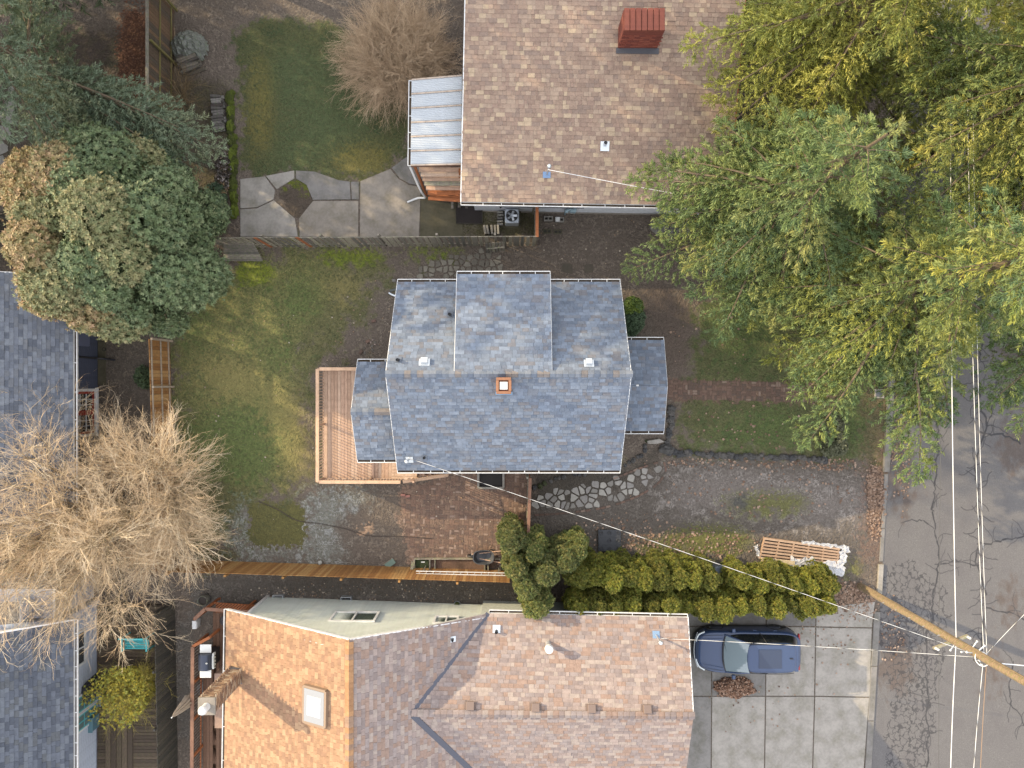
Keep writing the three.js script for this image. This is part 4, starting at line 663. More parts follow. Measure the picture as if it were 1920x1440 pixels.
// ---------------------------------------------------------------- pale house at the lower left
{
  const H = thing('pale_house', 'pale grey house with dark roof and turquoise trimmed doors, lower left', 'house', V(-20, 0, 13));
  const he = 2.85, xe = P(138, 1250, he).x, z0 = P(138, 1162, he).z, z1 = 18.5, hr = 5.2, xr = -22.6, S = [V(xe, he, z1), V(xe, he, z0), V(xr, hr, z0 + .35), V(xr, hr, z1)], B = [V(2 * xr - xe, he, z0 + .4), V(2 * xr - xe, he, z1), V(xr, hr, z1), V(xr, hr, z0 + .35)], pale = mat([.42, .46, .54], { map: mottle, rough: .7 });
  const wx = P(187, 1250, 0).x; put(H, 'wall', boxg(9, he, z1 - z0, wx - 4.5, he / 2, (z0 + z1) / 2 + .1), pale); put(H, 'gable_wall', gablePrism([V(wx - .3, he - .05, z0 + .3), V(2 * xr - xe + .6, he - .05, z0 + .3), V(xr, hr - .3, z0 + .5)], V(0, 0, z1 - z0 - 1)), pale);
  for (let i = 0; i < 19; i++) put(H, 'siding_board', boxg(.016, .148, z1 - z0 - .02, wx + .01 + (i % 2) * .003, .12 + i * .15, (z0 + z1) / 2 + .1), pale);
  const roof = put(H, 'roof', roofDeck([S, B], .12), M.soffit); shingled(roof, [S, B], [[92, 98, 110], [104, 110, 122], [84, 90, 102], [112, 118, 128], [98, 102, 108]].map((c) => alb(...c)), { seed: 51, exposure: .15, wmin: .16, wmax: .42, singles: 200 });
  gutter(H, V(xe, he, z1), V(xe, he, z0), V(1, 0, 0), M.trim, { step: .6 }); put(H, 'rake_trim', bar(S[1].clone().setY(he - .04), S[2].clone().setY(hr - .04), .14, .06), M.trim);
  // front lean-to and its small gabled roof
  const f0 = P(0, 1108, 2.6), lx = P(102, 1108, 2.6).x; put(H, 'lean_to', boxg(6, 2.5, z0 - f0.z, lx - 3, 1.25, (z0 + f0.z) / 2), pale); put(H, 'lean_to_roof', boxg(6.1, .12, z0 - f0.z + .1, lx - 3, 2.56, (z0 + f0.z) / 2 - .03), mat(alb(176, 182, 196), { rough: .6, map: mottle })); put(H, 'lean_to_edge', boxg(.08, .16, z0 - f0.z + .12, lx + .03, 2.58, (z0 + f0.z) / 2 - .03), M.trim);
  { const q = [P(0, 1130, 3.5), P(36, 1128, 3.5), P(36, 1168, 3.7), P(0, 1172, 3.7)]; const r = put(H, 'dormer_roof', roofDeck([q], .1), M.trim); shingled(r, [q], [[120, 112, 104], [108, 100, 94], [132, 124, 114]].map((c) => alb(...c)), { seed: 52, singles: 20 }); wallBox(H, 'dormer_wall', q[0].x + .05, q[1].x - .06, q[0].z + .12, q[3].z, 2.5, 3.42, pale); }
  { const y0 = 1.15, y1 = 2.2, a = P(150, 1190, 1.6).z, b = P(150, 1248, 1.6).z, x = wx + .03, w = put(H, 'window', merge([boxg(.07, .1, b - a + .2, x, y1 + .05, (a + b) / 2), boxg(.07, .1, b - a + .2, x, y0 - .05, (a + b) / 2), boxg(.066, y1 - y0, .1, x, (y0 + y1) / 2, a - .05), boxg(.066, y1 - y0, .1, x, (y0 + y1) / 2, b + .05), boxg(.06, y1 - y0, .06, x, (y0 + y1) / 2, (a + b) / 2)]), M.white); for (const k of [.25, .75]) put(w, 'pane', boxg(.012, y1 - y0, (b - a) / 2 - .03, x, (y0 + y1) / 2, lerp(a, b, k)), new THREE.MeshPhysicalMaterial({ color: col([.04, .045, .05]), roughness: .05, clearcoat: 1 })); }
  const teal = mat(alb(96, 190, 198), { rough: .5, map: mottle }); for (let k = 0; k < 2; k++) { const a = P(160, 1298 + k * 34, 1).z, b = P(160, 1326 + k * 34, 1).z, x = wx + .03, d = put(H, 'door', boxg(.06, 2.0, b - a, x, 1.05, (a + b) / 2), teal); put(d, 'door_frame', merge([boxg(.07, .1, b - a + .16, x, 2.1, (a + b) / 2), boxg(.07, 2.1, .08, x, 1.05, a - .04), boxg(.07, 2.1, .08, x, 1.05, b + .04)]), M.white); for (let i = 0; i < 4; i++) for (let j = 0; j < 2; j++) put(d, 'pane', boxg(.02, .36, (b - a) / 2 - .1, x + .025, .55 + i * .42, lerp(a, b, .27 + .46 * j)), mat(alb(110, 130, 128), { rough: .1 })); }
  put(H, 'wall_lamp', merge([rbox(.12, .2, .12, .02, wx + .1, 2.0, P(0, 1265, 2).z)]), mat(alb(150, 60, 60)));
}

// ---------------------------------------------------------------- fences
function boardFence(name, label, a, b, o) {             // upright boards on rails and posts; a, b on the ground
  const { h = 1.8, w = .14, gap = .004, t = .02, mats, side = 1, rails = [.25, .95, 1.6], postStep = 2.4, jitter = .02, railMat = mats[0], cap, vary } = o, T = thing(name, label, 'fence', a.clone().lerp(b, .5));
  const d = b.clone().sub(a), L = d.length(); d.normalize(); const n = V(-d.z, 0, d.x).multiplyScalar(side), cnt = Math.floor(L / (w + gap));
  for (let i = 0; i < cnt; i++) {
    const k = vary ? vary(i, cnt) : {}; if (k.skip) continue; const p = a.clone().addScaledVector(d, (i + .5) * L / cnt), hh = h + rr(-jitter, jitter), lean = d.clone().multiplyScalar(rr(-1, 1) * jitter * .6);
    beam(T, 'board', p.clone().setY(.02), p.clone().add(lean).setY(hh), t, (k.w ?? w) * rr(.97, 1.0), k.m ?? pick(mats), n);
  }
  for (const y of rails) if (y < h) for (let s = 0; s < L; s += postStep) { const e = Math.min(L, s + postStep); beam(T, 'rail', a.clone().addScaledVector(d, s).addScaledVector(n, t + .02).setY(y), a.clone().addScaledVector(d, e - .006).addScaledVector(n, t + .02).setY(y), .085, .036, railMat); }
  for (let s = 0; s <= L + .01; s += postStep) { const p = a.clone().addScaledVector(d, Math.min(s, L)).addScaledVector(n, t + .09); beam(T, 'post', p.clone().setY(0), p.clone().setY(h + (o.postUp ?? 0)), .09, .09, railMat, n); }
  if (cap) beam(T, 'cap_rail', a.clone().setY(h + .04), b.clone().setY(h + .04), .035, .13, cap);
  return T;
}
boardFence('picket_fence', 'weathered grey gapped picket fence between patio and backyard, two orange boards', P(418, 464), P(1005, 461), { h: 1.95, w: .15, gap: .1, mats: M.old, side: -1, rails: [.4, 1.75], jitter: .03, vary: (i, n) => ({ m: i === 8 || i === 15 ? M.orangeWood : i < 8 ? pick(M.old.slice(0, 3)) : pick(M.old), w: i > 22 && i % 7 === 2 ? .26 : undefined, skip: i > 46 && i < 49 }) });
boardFence('cedar_fence', 'new golden cedar board fence behind the brick patio planters', P(352, 1050), P(956, 1069), { h: 1.85, w: .137, gap: .003, mats: M.gold, side: 1, rails: [.3, .95, 1.6], jitter: .012 });
boardFence('cedar_fence', 'tan cedar fence with grey rails along the backyard lawn, by the bare tree', P(318, 640), P(330, 1052), { h: 1.72, w: .14, gap: .003, mats: M.gold.map((m, i) => mat([m.color.r * 1.02, m.color.g * 1.02, m.color.b * 1.1], { map: woodTone })), side: -1, rails: [.2, .85, 1.6], postStep: 2.0, railMat: mat(alb(196, 180, 160), { map: woodTone }), jitter: .01 });
boardFence('weathered_fence', 'dark weathered board fence between wooden deck and side gravel', P(328, 1128), P(334, 1460), { h: 1.7, w: .145, gap: .006, mats: M.dark, side: 1, rails: [.3, 1.5], jitter: .03 });
boardFence('brown_fence', 'tall brown panel fence with yellow mossy rail, upper left', P(327, 20), P(327, 290), { h: 2.2, w: .15, gap: .003, mats: [[128, 100, 78], [112, 92, 76], [138, 108, 84], [104, 90, 78]].map((c) => mat(alb(...c), { map: weathered })), side: -1, rails: [.35, 1.3], railMat: mat(alb(140, 128, 78), { map: weathered }), cap: M.old[1] });
boardFence('grey_fence', 'short grey board fence end at the left edge behind the round tree', P(-30, 428), P(50, 418), { h: 1.6, w: .15, gap: .004, mats: M.old, side: -1, rails: [.4, 1.4], cap: M.old[2] });
boardFence('side_gate_fence', 'narrow brown fence and gate between brick patio and flagstone path', P(992, 886), P(988, 1010), { h: 1.75, w: .14, gap: .004, mats: [M.old[0], M.old[2], M.orangeWood, M.old[1]], side: 1, rails: [.4, 1.5], jitter: .01, cap: M.brownTrim });
boardFence('side_fence', 'thin brown fence running from the white wall to the pickets', P(1004, 400), P(1004, 462), { h: 1.9, w: .14, gap: .004, mats: M.old, side: 1, rails: [.4, 1.6], cap: M.orangeWood });
{ const T = thing('wooden_lid', 'weathered slatted wooden bin lid below the picket fence', 'lid', P(455, 472)); for (let i = 0; i < 9; i++) beam(T, 'slat', P(419, 453 + i * 4.3, 1.0 - i * .08), P(474 + i * 2.3, 453 + i * 4.3, 1.0 - i * .08), .02, .1, pick([...M.old, M.orangeWood].slice(0, 4))); for (const x of [424, 470]) for (const y of [456, 486]) beam(T, 'leg', P(x, y, 0).setY(0), P(x, y, 0).setY(y < 470 ? .84 : .3), .06, .06, M.old[1], V(1, 0, 0)); }
{ const T = thing('fence_panel', 'broken weathered fence panel leaning against the pickets', 'panel', P(928, 468)); for (let i = 0; i < 6; i++) beam(T, 'slat', P(914 + i * 6, 474 - i * .6, 0).setY(.03), P(912 + i * 6.4, 455 - i * .6, 1.0).setY(.9), .02, .12, pick(M.old), V(0, 0, 1)); beam(T, 'crosspiece', P(912, 466, .45), P(946, 463, .45), .03, .08, M.old[2]); }

// ---------------------------------------------------------------- main deck
{
  const T = thing('cedar_deck', 'new cedar deck with railing wrapping the west wing', 'deck', P(640, 800)), y = .85, x0 = -8.02, x1 = -5.86, z0 = -.62, z1 = 4.04, pw = .138;
  for (let i = 0, x = x0 + .07; x < x1; i++, x += pw + .006) beam(T, 'deck_board', V(x, y, z0), V(x, y, z1), .03, pw, pick(M.cedar));
  for (let x = x1 + .08; x < -5.2; x += pw + .006) beam(T, 'deck_board', V(x, y, 2.66), V(x, y, z1), .03, pw, pick(M.cedar));
  for (let z = 2.72; z < z1; z += pw + .006) beam(T, 'deck_board', V(-5.14, y, z), V(-4.05, y, z), .03, pw, pick(M.cedar));
  for (const [a, b] of [[V(x0, y - .12, z0), V(x0, y - .12, z1)], [V(x0, y - .12, z1), V(-4.05, y - .12, z1)], [V(x0, y - .12, z0), V(x1, y - .12, z0)]]) beam(T, 'rim_joist', a, b, .2, .04, M.cedar[3]);
  for (const [x, z] of [[x0, z0], [x0, 1.7], [x0, z1], [-6, z1], [-4.1, z1], [-5.9, z0]]) beam(T, 'post', V(x + .02, 0, z), V(x + .02, y + .98, z), .088, .088, M.cedar[3], V(1, 0, 0));
  const rl = (a, b, cap = .14) => { beam(T, 'cap_rail', a.clone().setY(a.y + 1.02), b.clone().setY(b.y + 1.02), .036, cap, M.rail); beam(T, 'rail', a.clone().setY(a.y + .94), b.clone().setY(b.y + .94), .08, .035, M.cedar[0]); beam(T, 'rail', a.clone().setY(a.y + .12), b.clone().setY(b.y + .12), .08, .035, M.cedar[0]); const L = a.distanceTo(b), n = Math.round(L / .125); for (let i = 0; i < n; i++) { const p = a.clone().lerp(b, (i + .5) / n); beam(T, 'baluster', p.clone().setY(p.y + .08), p.clone().setY(p.y + .98), .034, .034, M.cedar[2], V(1, 0, 0)); } };
  rl(V(x0, y, z0), V(x0, y, z1)); rl(V(x0 + .08, y, z1), V(-4.6, y, z1)); rl(V(x0 + .08, y, z0), V(x1 - .1, y, z0));
  const s0 = V(-4.5, y + .95, z1), s1 = V(-2.75, .95, z1 - .16); beam(T, 'stair_rail', s0, s1, .036, .13, M.rail); beam(T, 'post', V(s1.x, 0, s1.z), V(s1.x, .95, s1.z), .088, .088, M.cedar[3], V(1, 0, 0));
  for (let i = 0; i < 5; i++) for (const k of [0, 1]) { const yy = y - .17 * (i + 1) + .02, xx = -3.95 + i * .27 + k * .13; if (yy > 0) beam(T, 'tread', V(xx, yy, 2.95), V(xx, yy, z1 - .08), .03, .125, pick(M.cedar)); }
  for (const z of [2.98, z1 - .1]) beam(T, 'stringer', V(-4.05, y - .14, z), V(-2.8, .1, z), .2, .04, M.cedar[3]);
  for (let i = 0; i < 9; i++) { const k = (i + .5) / 9, p = s0.clone().lerp(s1, k); beam(T, 'baluster', p.clone().setY(p.y - .9), p.clone().setY(p.y - .03), .034, .034, M.cedar[2], V(1, 0, 0)); }
}
// ---------------------------------------------------------------- deck of the bottom house
{
  const T = thing('brown_deck', 'brown deck with wooden railing along the bottom house', 'deck', P(420, 1250)), y = .5, x0 = -13.35, x1 = -10.6, z0 = 9.75, z1 = 17.2, cap = M.brownTrim;
  for (let x = x0 + .5; x < x1; x += .142) beam(T, 'deck_board', V(x, y, z0 + .12), V(x, y, z1), .03, .136, pick(M.brownDeck));
  for (let x = x0 + .07; x < x0 + .5; x += .142) beam(T, 'deck_board', V(x, y, 11.3), V(x, y, z1), .03, .136, pick(M.brownDeck));
  const rail = (a, b) => { beam(T, 'cap_rail', a.clone().setY(1.42), b.clone().setY(1.42), .04, .15, cap); beam(T, 'rail', a.clone().setY(.62), b.clone().setY(.62), .07, .04, M.orangeWood); const L = a.distanceTo(b), n = Math.round(L / .13); for (let i = 0; i <= n; i++) { const p = a.clone().lerp(b, i / n), post = i % 12 === 0; beam(T, post ? 'post' : 'baluster', p.clone().setY(post ? 0 : .58), p.clone().setY(1.4), post ? .09 : .03, post ? .09 : .03, post ? M.orangeWood : M.brownDeck[1], V(1, 0, 0)); } };
  rail(V(-13.3, 0, 9.85), V(-12.85, 0, 9.42)); rail(V(-12.85, 0, 9.42), V(-10.75, 0, 9.56)); rail(V(x0 - .02, 0, 11.0), V(x0 - .06, 0, z1));
  beam(T, 'step_rail', V(x0 + .0, 1.42, 10.98), V(-12.65, 1.42, 10.6), .04, .12, M.orangeWood); beam(T, 'post', V(-12.65, 0, 10.6), V(-12.65, 1.4, 10.6), .09, .09, M.orangeWood, V(1, 0, 0));
  for (let i = 0; i < 8; i++) beam(T, 'deck_board', V(-12.8, y - .003, 9.46 + i * .06), V(-10.7, y - .003, 9.6 + i * .06), .028, .056, M.orangeWood);
  beam(T, 'rim_joist', V(x0 + .45, y - .1, z0 + .1), V(x1, y - .1, z0 + .1), .18, .04, M.brownDeck[1]); beam(T, 'rim_joist', V(x0 + .02, y - .1, 11.3), V(x0 + .02, y - .1, z1), .18, .04, M.brownDeck[1]);
}
{ // gas grill with side shelves
  const c = V(-12.85, .52, 11.62), T = thing('gas_grill', 'covered-top gas grill with dark lid and white side shelves', 'grill', c), W = mat([.6, .6, .58], { rough: .4 }), D = mat(alb(66, 72, 88), { rough: .35, metal: .4 });
  const lid = new THREE.CylinderGeometry(.3, .3, .66, 20, 1, false, 0, Math.PI); lid.rotateZ(Math.PI / 2); lid.rotateY(Math.PI / 2); lid.scale(.95, .8, 1); lid.rotateY(0); lid.translate(c.x, c.y + .86, c.z); put(T, 'lid', uvw(lid), D);
  put(T, 'firebox', rbox(.56, .22, .66, .03, c.x, c.y + .76, c.z), M.darkMetal); put(T, 'cabinet', rbox(.5, .6, .62, .02, c.x, c.y + .35, c.z), M.darkMetal); for (const s of [-1, 1]) put(T, 'side_shelf', rbox(.48, .05, .36, .02, c.x, c.y + .84, c.z + s * .52), W);
  put(T, 'control_panel', rbox(.08, .2, .66, .02, c.x + .32, c.y + .78, c.z), W); for (let i = 0; i < 4; i++) put(T, 'knob', uvw(new THREE.CylinderGeometry(.03, .03, .05, 10).rotateZ(Math.PI / 2).translate(c.x + .38, c.y + .8, c.z - .22 + i * .15)), M.black);
  put(T, 'handle', rod(V(c.x + .33, c.y + .95, c.z - .25), V(c.x + .33, c.y + .95, c.z + .25), .018), W); put(T, 'thermometer', uvw(new THREE.CylinderGeometry(.035, .035, .03, 14).rotateZ(-.8).translate(c.x + .15, c.y + 1.1, c.z)), W);
  for (const sx of [-1, 1]) for (const sz of [-1, 1]) put(T, 'leg', rod(V(c.x + sx * .22, .515, c.z + sz * .28), V(c.x + sx * .22, c.y + .3, c.z + sz * .28), .02), M.darkMetal);
}
{ // draped table cover
  const c = V(-11.75, .52, 13.35), w = .85, d = 1.25, n = 40, l = [], pt = (k, t) => { const a = k / n * 6.2832, ca = Math.cos(a), sa = Math.sin(a), m = 1 / Math.max(Math.abs(ca), Math.abs(sa)), f = t <= 1 ? t : 1 + (t - 1) * (.06 + .05 * Math.sin(a * 11)), y = t <= 1 ? .72 + .015 * Math.sin(a * 7) * t - .02 * (1 - t) : .72 - (t - 1) * .68; return V(c.x + ca * m * f * w * .92, c.y + y, c.z + sa * m * f * d * .92); };
  const ts = [0, .5, .95, 1, 1.12, 1.5, 2]; for (let i = 0; i < n; i++) for (let j = 0; j + 1 < ts.length; j++) { const a = pt(i, ts[j]), b = pt(i + 1, ts[j]), e = pt(i + 1, ts[j + 1]), f = pt(i, ts[j + 1]); for (const p of [a, e, b, a, f, e]) l.push(p.x, p.y - c.y, p.z); }
  const g = tris(l); g.translate(-c.x, 0, -c.z); solo('furniture_cover', uvw(g), mat(alb(170, 140, 122), { side: THREE.DoubleSide, map: mottle, rough: .7 }), 'beige fabric cover draped over deck furniture beside the brick chimney', 'cover', c);
}
{ // closed umbrella
  const c = V(-13.62, .0, 13.35), T = thing('patio_umbrella', 'closed cream patio umbrella standing by the deck rail', 'umbrella', c), pts = [], n = 32, l = []; for (const [y, r] of [[1.0, .16], [1.15, .22], [1.5, .17], [2.0, .12], [2.4, .07], [2.6, .02]]) pts.push([y, r]);
  const at = (i, j) => { const a = i / n * 6.2832, r = pts[j][1] * (1 + .3 * Math.cos(a * 8)); return V(c.x + Math.cos(a) * r, c.y + pts[j][0], c.z + Math.sin(a) * r); }; for (let i = 0; i < n; i++) for (let j = 0; j < 5; j++) for (const p of [at(i, j), at(i + 1, j + 1), at(i + 1, j), at(i, j), at(i, j + 1), at(i + 1, j + 1)]) l.push(p.x, p.y, p.z);
  put(T, 'canopy', uvw(tris(l)), mat(alb(206, 190, 172), { side: THREE.DoubleSide, map: mottle })); put(T, 'pole', rod(c, V(c.x, c.y + 2.7, c.z), .022), M.trim); put(T, 'base', uvw(new THREE.CylinderGeometry(.2, .26, .1, 20).translate(c.x, c.y + .05, c.z)), M.concreteDark);
}
{ const c = P(388, 1121), T = thing('barrel_planter', 'round grey barrel planter beside the brown deck corner', 'planter', c), g = new THREE.LatheGeometry([[.16, 0], [.2, .1], [.23, .28], [.22, .46], [.19, .46], [.19, .3]].map((p) => new THREE.Vector2(...p)), 22); g.translate(c.x, 0, c.z); put(T, 'barrel', uvw(g), mat(alb(150, 146, 136), { side: THREE.DoubleSide, map: weathered })); put(T, 'soil', uvw(new THREE.CircleGeometry(.2, 20).rotateX(-Math.PI / 2).translate(c.x, .38, c.z)), mat(alb(56, 48, 42))); for (const y of [.12, .36]) { const r = new THREE.TorusGeometry(.222, .008, 6, 24); r.rotateX(Math.PI / 2); r.translate(c.x, y, c.z); put(T, 'hoop', uvw(r), M.darkMetal); } }
solo('metal_fire_bowl', uvw(new THREE.LatheGeometry([[.02, .1], [.16, .12], [.22, .22], [.235, .22], [.17, .08], [.08, 0]].map((p) => new THREE.Vector2(...p)), 24)), mat(alb(96, 92, 96), { side: THREE.DoubleSide, rough: .5, metal: .5 }), 'small round fire bowl on the brown deck behind the railing', 'fire bowl', V(-12.3, .52, 10.15));
{ const c = P(372, 1166), T = thing('utility_box', 'small white utility box beside the deck steps', 'utility box', c); put(T, 'cabinet', rbox(.2, .4, .36, .02, c.x, .2, c.z), M.white); put(T, 'door', rbox(.02, .32, .28, .008, c.x + .105, .2, c.z), M.trim); }
for (const [i, [x, y]] of [[524, 1120], [651, 1123]].entries()) { const c = P(x, y), T = thing('window_well', ['metal window well under the pale siding, near the deck', 'metal window well under the pale siding, below the larger window'][i], 'window well', c); const s = new THREE.TorusGeometry(.2, .03, 6, 16, Math.PI); put(T, 'well_wall', merge([boxg(.46, .3, .03, c.x, .1, c.z - .14), boxg(.03, .3, .3, c.x - .22, .1, c.z + .02), boxg(.03, .3, .3, c.x + .22, .1, c.z + .02)]), M.galv); put(T, 'gravel_bed', boxg(.4, .02, .28, c.x, .012, c.z + .01), M.darkMetal); }
{ const c = P(858, 1130), T = thing('flower_pot', 'mossy pot in the side yard gravel near the pale siding', 'pot', c), g = new THREE.LatheGeometry([[.09, 0], [.13, .22], [.15, .24], [.12, .24], [.11, .18]].map((p) => new THREE.Vector2(...p)), 18); g.translate(c.x, 0, c.z); put(T, 'pot', uvw(g), mat(alb(150, 156, 160), { side: THREE.DoubleSide })); const k = rocks[1].clone(); k.scale(.12, .1, .12); k.translate(c.x, .22, c.z); put(T, 'moss', k, mat(alb(70, 82, 40), { bump: .02 })); }

// ---------------------------------------------------------------- lower left deck and its furniture
{
  const T = thing('weathered_deck', 'weathered brown deck between pale house and dark fence', 'deck', P(240, 1270)), y = .3, x0 = P(188, 0, 0).x + .05, x1 = P(330, 0, 0).x - .25, z0 = P(0, 1140, .3).z;
  for (let z = z0; z < 17.6; z += .148) beam(T, 'deck_board', V(x0, y, z), V(x1, y, z), .03, .14, pick(M.greyDeck)); beam(T, 'rim_joist', V(x0, y - .1, z0 - .09), V(x1, y - .1, z0 - .09), .18, .04, M.greyDeck[1]);
  for (let i = 0; i < 5; i++) beam(T, 'walk_board', V(x0 + .5 + i * .24, y + .05, 13.2), V(x0 + .5 + i * .24, y + .05, 17.4), .03, .22, pick(M.greyDeck));
}
{ // turquoise slatted bench
  const c = P(267, 1194, .3).setY(.315), T = thing('garden_bench', 'turquoise slatted garden bench on the weathered deck', 'bench', c), m = mat(alb(72, 196, 200), { rough: .5 }), w = 1.05, d = .42;
  for (let i = 0; i < 6; i++) beam(T, 'seat_slat', V(c.x - w / 2, c.y + .42, c.z - d / 2 + .2 + i * .07), V(c.x + w / 2, c.y + .42, c.z - d / 2 + .2 + i * .07), .02, .05, m); for (let i = 0; i < 12; i++) beam(T, 'back_slat', V(c.x - w / 2 + .06 + i * .085, c.y + .46, c.z - d / 2 + .1), V(c.x - w / 2 + .06 + i * .085, c.y + .88, c.z - d / 2 - .02), .015, .04, m, V(0, 0, 1));
  beam(T, 'back_rail', V(c.x - w / 2, c.y + .9, c.z - d / 2 - .03), V(c.x + w / 2, c.y + .9, c.z - d / 2 - .03), .05, .05, m); beam(T, 'back_rail', V(c.x - w / 2, c.y + .68, c.z - d / 2 + .04), V(c.x + w / 2, c.y + .68, c.z - d / 2 + .04), .03, .03, m);
  for (const s of [-1, 1]) { beam(T, 'armrest', V(c.x + s * w / 2, c.y + .64, c.z - d / 2), V(c.x + s * w / 2, c.y + .64, c.z + d / 2 + .18), .04, .06, m); for (const z of [-d / 2 + .02, d / 2 + .15]) beam(T, 'leg', V(c.x + s * w / 2, c.y, c.z + z), V(c.x + s * w / 2, c.y + .63, c.z + z), .05, .05, m, V(1, 0, 0)); }
}
{ const c = P(180, 1283, .3).setY(.315), T = thing('covered_grill', 'grill under a black cover against the pale house wall', 'grill', c); const n = 20, l = [], at = (i, t) => { const a = i / n * 6.2832, r = [.02, .3, .34, .36, .42][t] * (1 + .1 * Math.sin(a * 5 + t)), y = [1.02, .98, .7, .4, .02][t]; return V(c.x + Math.cos(a) * r, c.y + y, c.z + Math.sin(a) * r * 1.1); }; for (let i = 0; i < n; i++) for (let t = 0; t < 4; t++) for (const p of [at(i, t), at(i + 1, t), at(i + 1, t + 1), at(i, t), at(i + 1, t + 1), at(i, t + 1)]) l.push(p.x, p.y, p.z); put(T, 'cover', uvw(tris(l)), mat([.03, .03, .035], { side: THREE.DoubleSide, rough: .6 })); put(T, 'handle', rod(V(c.x + .1, c.y + .95, c.z - .3), V(c.x + .5, c.y + .9, c.z - .5), .015), M.darkMetal); }
{ const c = P(181, 1306, .3).setY(.315), T = thing('striped_mat', 'small blue-grey striped mat by the turquoise door', 'mat', c); for (let i = 0; i < 7; i++) put(T, 'stripe', rbox(.06, .015, .85, .004, c.x - .2 + i * .064, c.y + .012, c.z), i % 2 ? mat(alb(92, 112, 128)) : mat(alb(140, 156, 166))); }
{ const c = P(171, 1344, .3).setY(.315), T = thing('storage_box', 'blue-grey storage box with a red pot beside the second turquoise door', 'box', c); put(T, 'box_body', rbox(.75, .5, .6, .03, c.x, c.y + .25, c.z + .1), mat(alb(90, 126, 140), { rough: .6 })); put(T, 'box_lid', rbox(.8, .06, .64, .02, c.x, c.y + .53, c.z + .1), mat(alb(100, 140, 152), { rough: .6 })); }
{ const c = P(172, 884), T = thing('slatted_lounger', 'white slatted garden lounger beside the blue house', 'lounger', c); for (const s of [-1, 1]) for (let i = 0; i < 12; i++) beam(T, 'slat', V(c.x + s * .34 - .3, .36, c.z - .75 + i * .14), V(c.x + s * .34 + .3, .36, c.z - .75 + i * .14), .02, .07, M.white); for (const x of [-.66, -.02, .02, .66]) beam(T, 'frame', V(c.x + x, .33, c.z - .8), V(c.x + x, .33, c.z + .86), .05, .05, M.white); for (const x of [-.6, .6]) for (const z of [-.7, .75]) beam(T, 'leg', V(c.x + x, 0, c.z + z), V(c.x + x, .33, c.z + z), .05, .05, M.white, V(1, 0, 0)); }
for (const [i, [x, y]] of [[219, 642], [196, 655]].entries()) { const c = P(x, y), g = new THREE.TorusGeometry(.07, .025, 8, 18); g.rotateX(Math.PI / 2); solo('hose_ring', uvw(g), mat(alb(i ? 40 : 70, i ? 38 : 60, i ? 38 : 50)), ['small round fitting with a pale centre on the side yard soil', 'dark coiled hose end at the foot of the blue wall'][i], 'hose', c.setY(.03)); }

// ---------------------------------------------------------------- upper left yard things
{ const T = thing('mossy_border', 'bright mossy timber border along the upper lawn', 'garden border', P(437, 290)), mm = mat(alb(98, 112, 12), { bump: .03, map: mottle }), m2 = mat(alb(78, 88, 16), { bump: .03, map: mottle }); for (let i = 0; i < 9; i++) { const a = P(431 + i * 1.1, 172 + i * 26.5), b = P(432 + i * 1.1, 197 + i * 26.5); const g = rockGeo(i + 40, .17, .16, .32); put(T, 'moss_clump', g, i % 3 ? mm : m2, V((a.x + b.x) / 2, .06, (a.z + b.z) / 2)); beam(T, 'timber', a.clone().setY(.07), b.clone().setY(.07), .12, .12, M.dark[0]); } for (let i = 0; i < 26; i++) { const p = P(434 + i * .36, 176 + i * 9.2); put(T, 'moss_clump', pick(rocks), pick([mm, m2]), V(p.x + rr(-.1, .1), .1, p.z), turn(0, rr(0, 6), 0)).scale.set(.15, .1, .17); } }
function logPile(label, cx, cy, w, d, h, ang, n, seed, tones) { const c = P(cx, cy), T = thing('firewood_stack', label, 'firewood', c), q = rngOf(seed), ms = tones.map((t) => mat(alb(...t), { map: weathered })); const rows = Math.max(1, Math.round(h / .13)); for (let j = 0; j < rows; j++) for (let i = 0; i < n; i++) { const r = .06 + q() * .025, L = w * (.75 + q() * .3), z = lerp(-d / 2, d / 2, (i + .5) / n), g = new THREE.CylinderGeometry(r, r * .92, L, 7); g.rotateZ(Math.PI / 2); const m = put(T, 'log', uvw(g), ms[Math.floor(q() * ms.length)]); const p = V((q() - .5) * .1, r + j * .12, z + (q() - .5) * .03).applyAxisAngle(Y, ang); m.position.set(p.x, p.y, p.z); m.rotation.set(q() * 6, 0, 0); m.rotation.order = 'YXZ'; m.rotation.y = ang + (q() - .5) * .25; } return T; }
logPile('small stack of grey split firewood beside the mossy border', 413, 216, .5, 1.5, .4, .06, 12, 3, [[130, 124, 120], [104, 98, 94], [86, 76, 72], [150, 144, 140]]);
logPile('jumbled firewood pile below the grey tarp, upper left', 362, 124, .9, .75, .5, .3, 7, 4, [[116, 108, 100], [92, 84, 78], [134, 124, 112]]);
logPile('short row of split logs near the wet concrete corner', 862, 385, .34, .9, .2, 1.57, 3, 5, [[160, 150, 140], [130, 122, 114]]);
{ const c = P(358, 92), n = 26, l = [], at = (i, j) => { const u = i / n - .5, v = j / n - .5, y = .75 * Math.max(0, 1 - 3.2 * (u * u + v * v)) + .08 * noise(u * 6, v * 5) + .04 * noise(u * 14, v * 13); return V(u * 1.7, Math.max(.015, y), v * 1.5); }; for (let i = 0; i < n; i++) for (let j = 0; j < n; j++) { const u = i / n - .5, v = j / n - .5; if (u * u + v * v > .22) continue; for (const p of [at(i, j), at(i, j + 1), at(i + 1, j + 1), at(i, j), at(i + 1, j + 1), at(i + 1, j)]) l.push(p.x, p.y, p.z); } solo('tarp', uvw(tris(l)), mat(alb(128, 130, 122), { side: THREE.DoubleSide, map: weathered, rough: .6 }), 'grey crumpled tarp over a heap near the brown fence', 'tarp', c); }
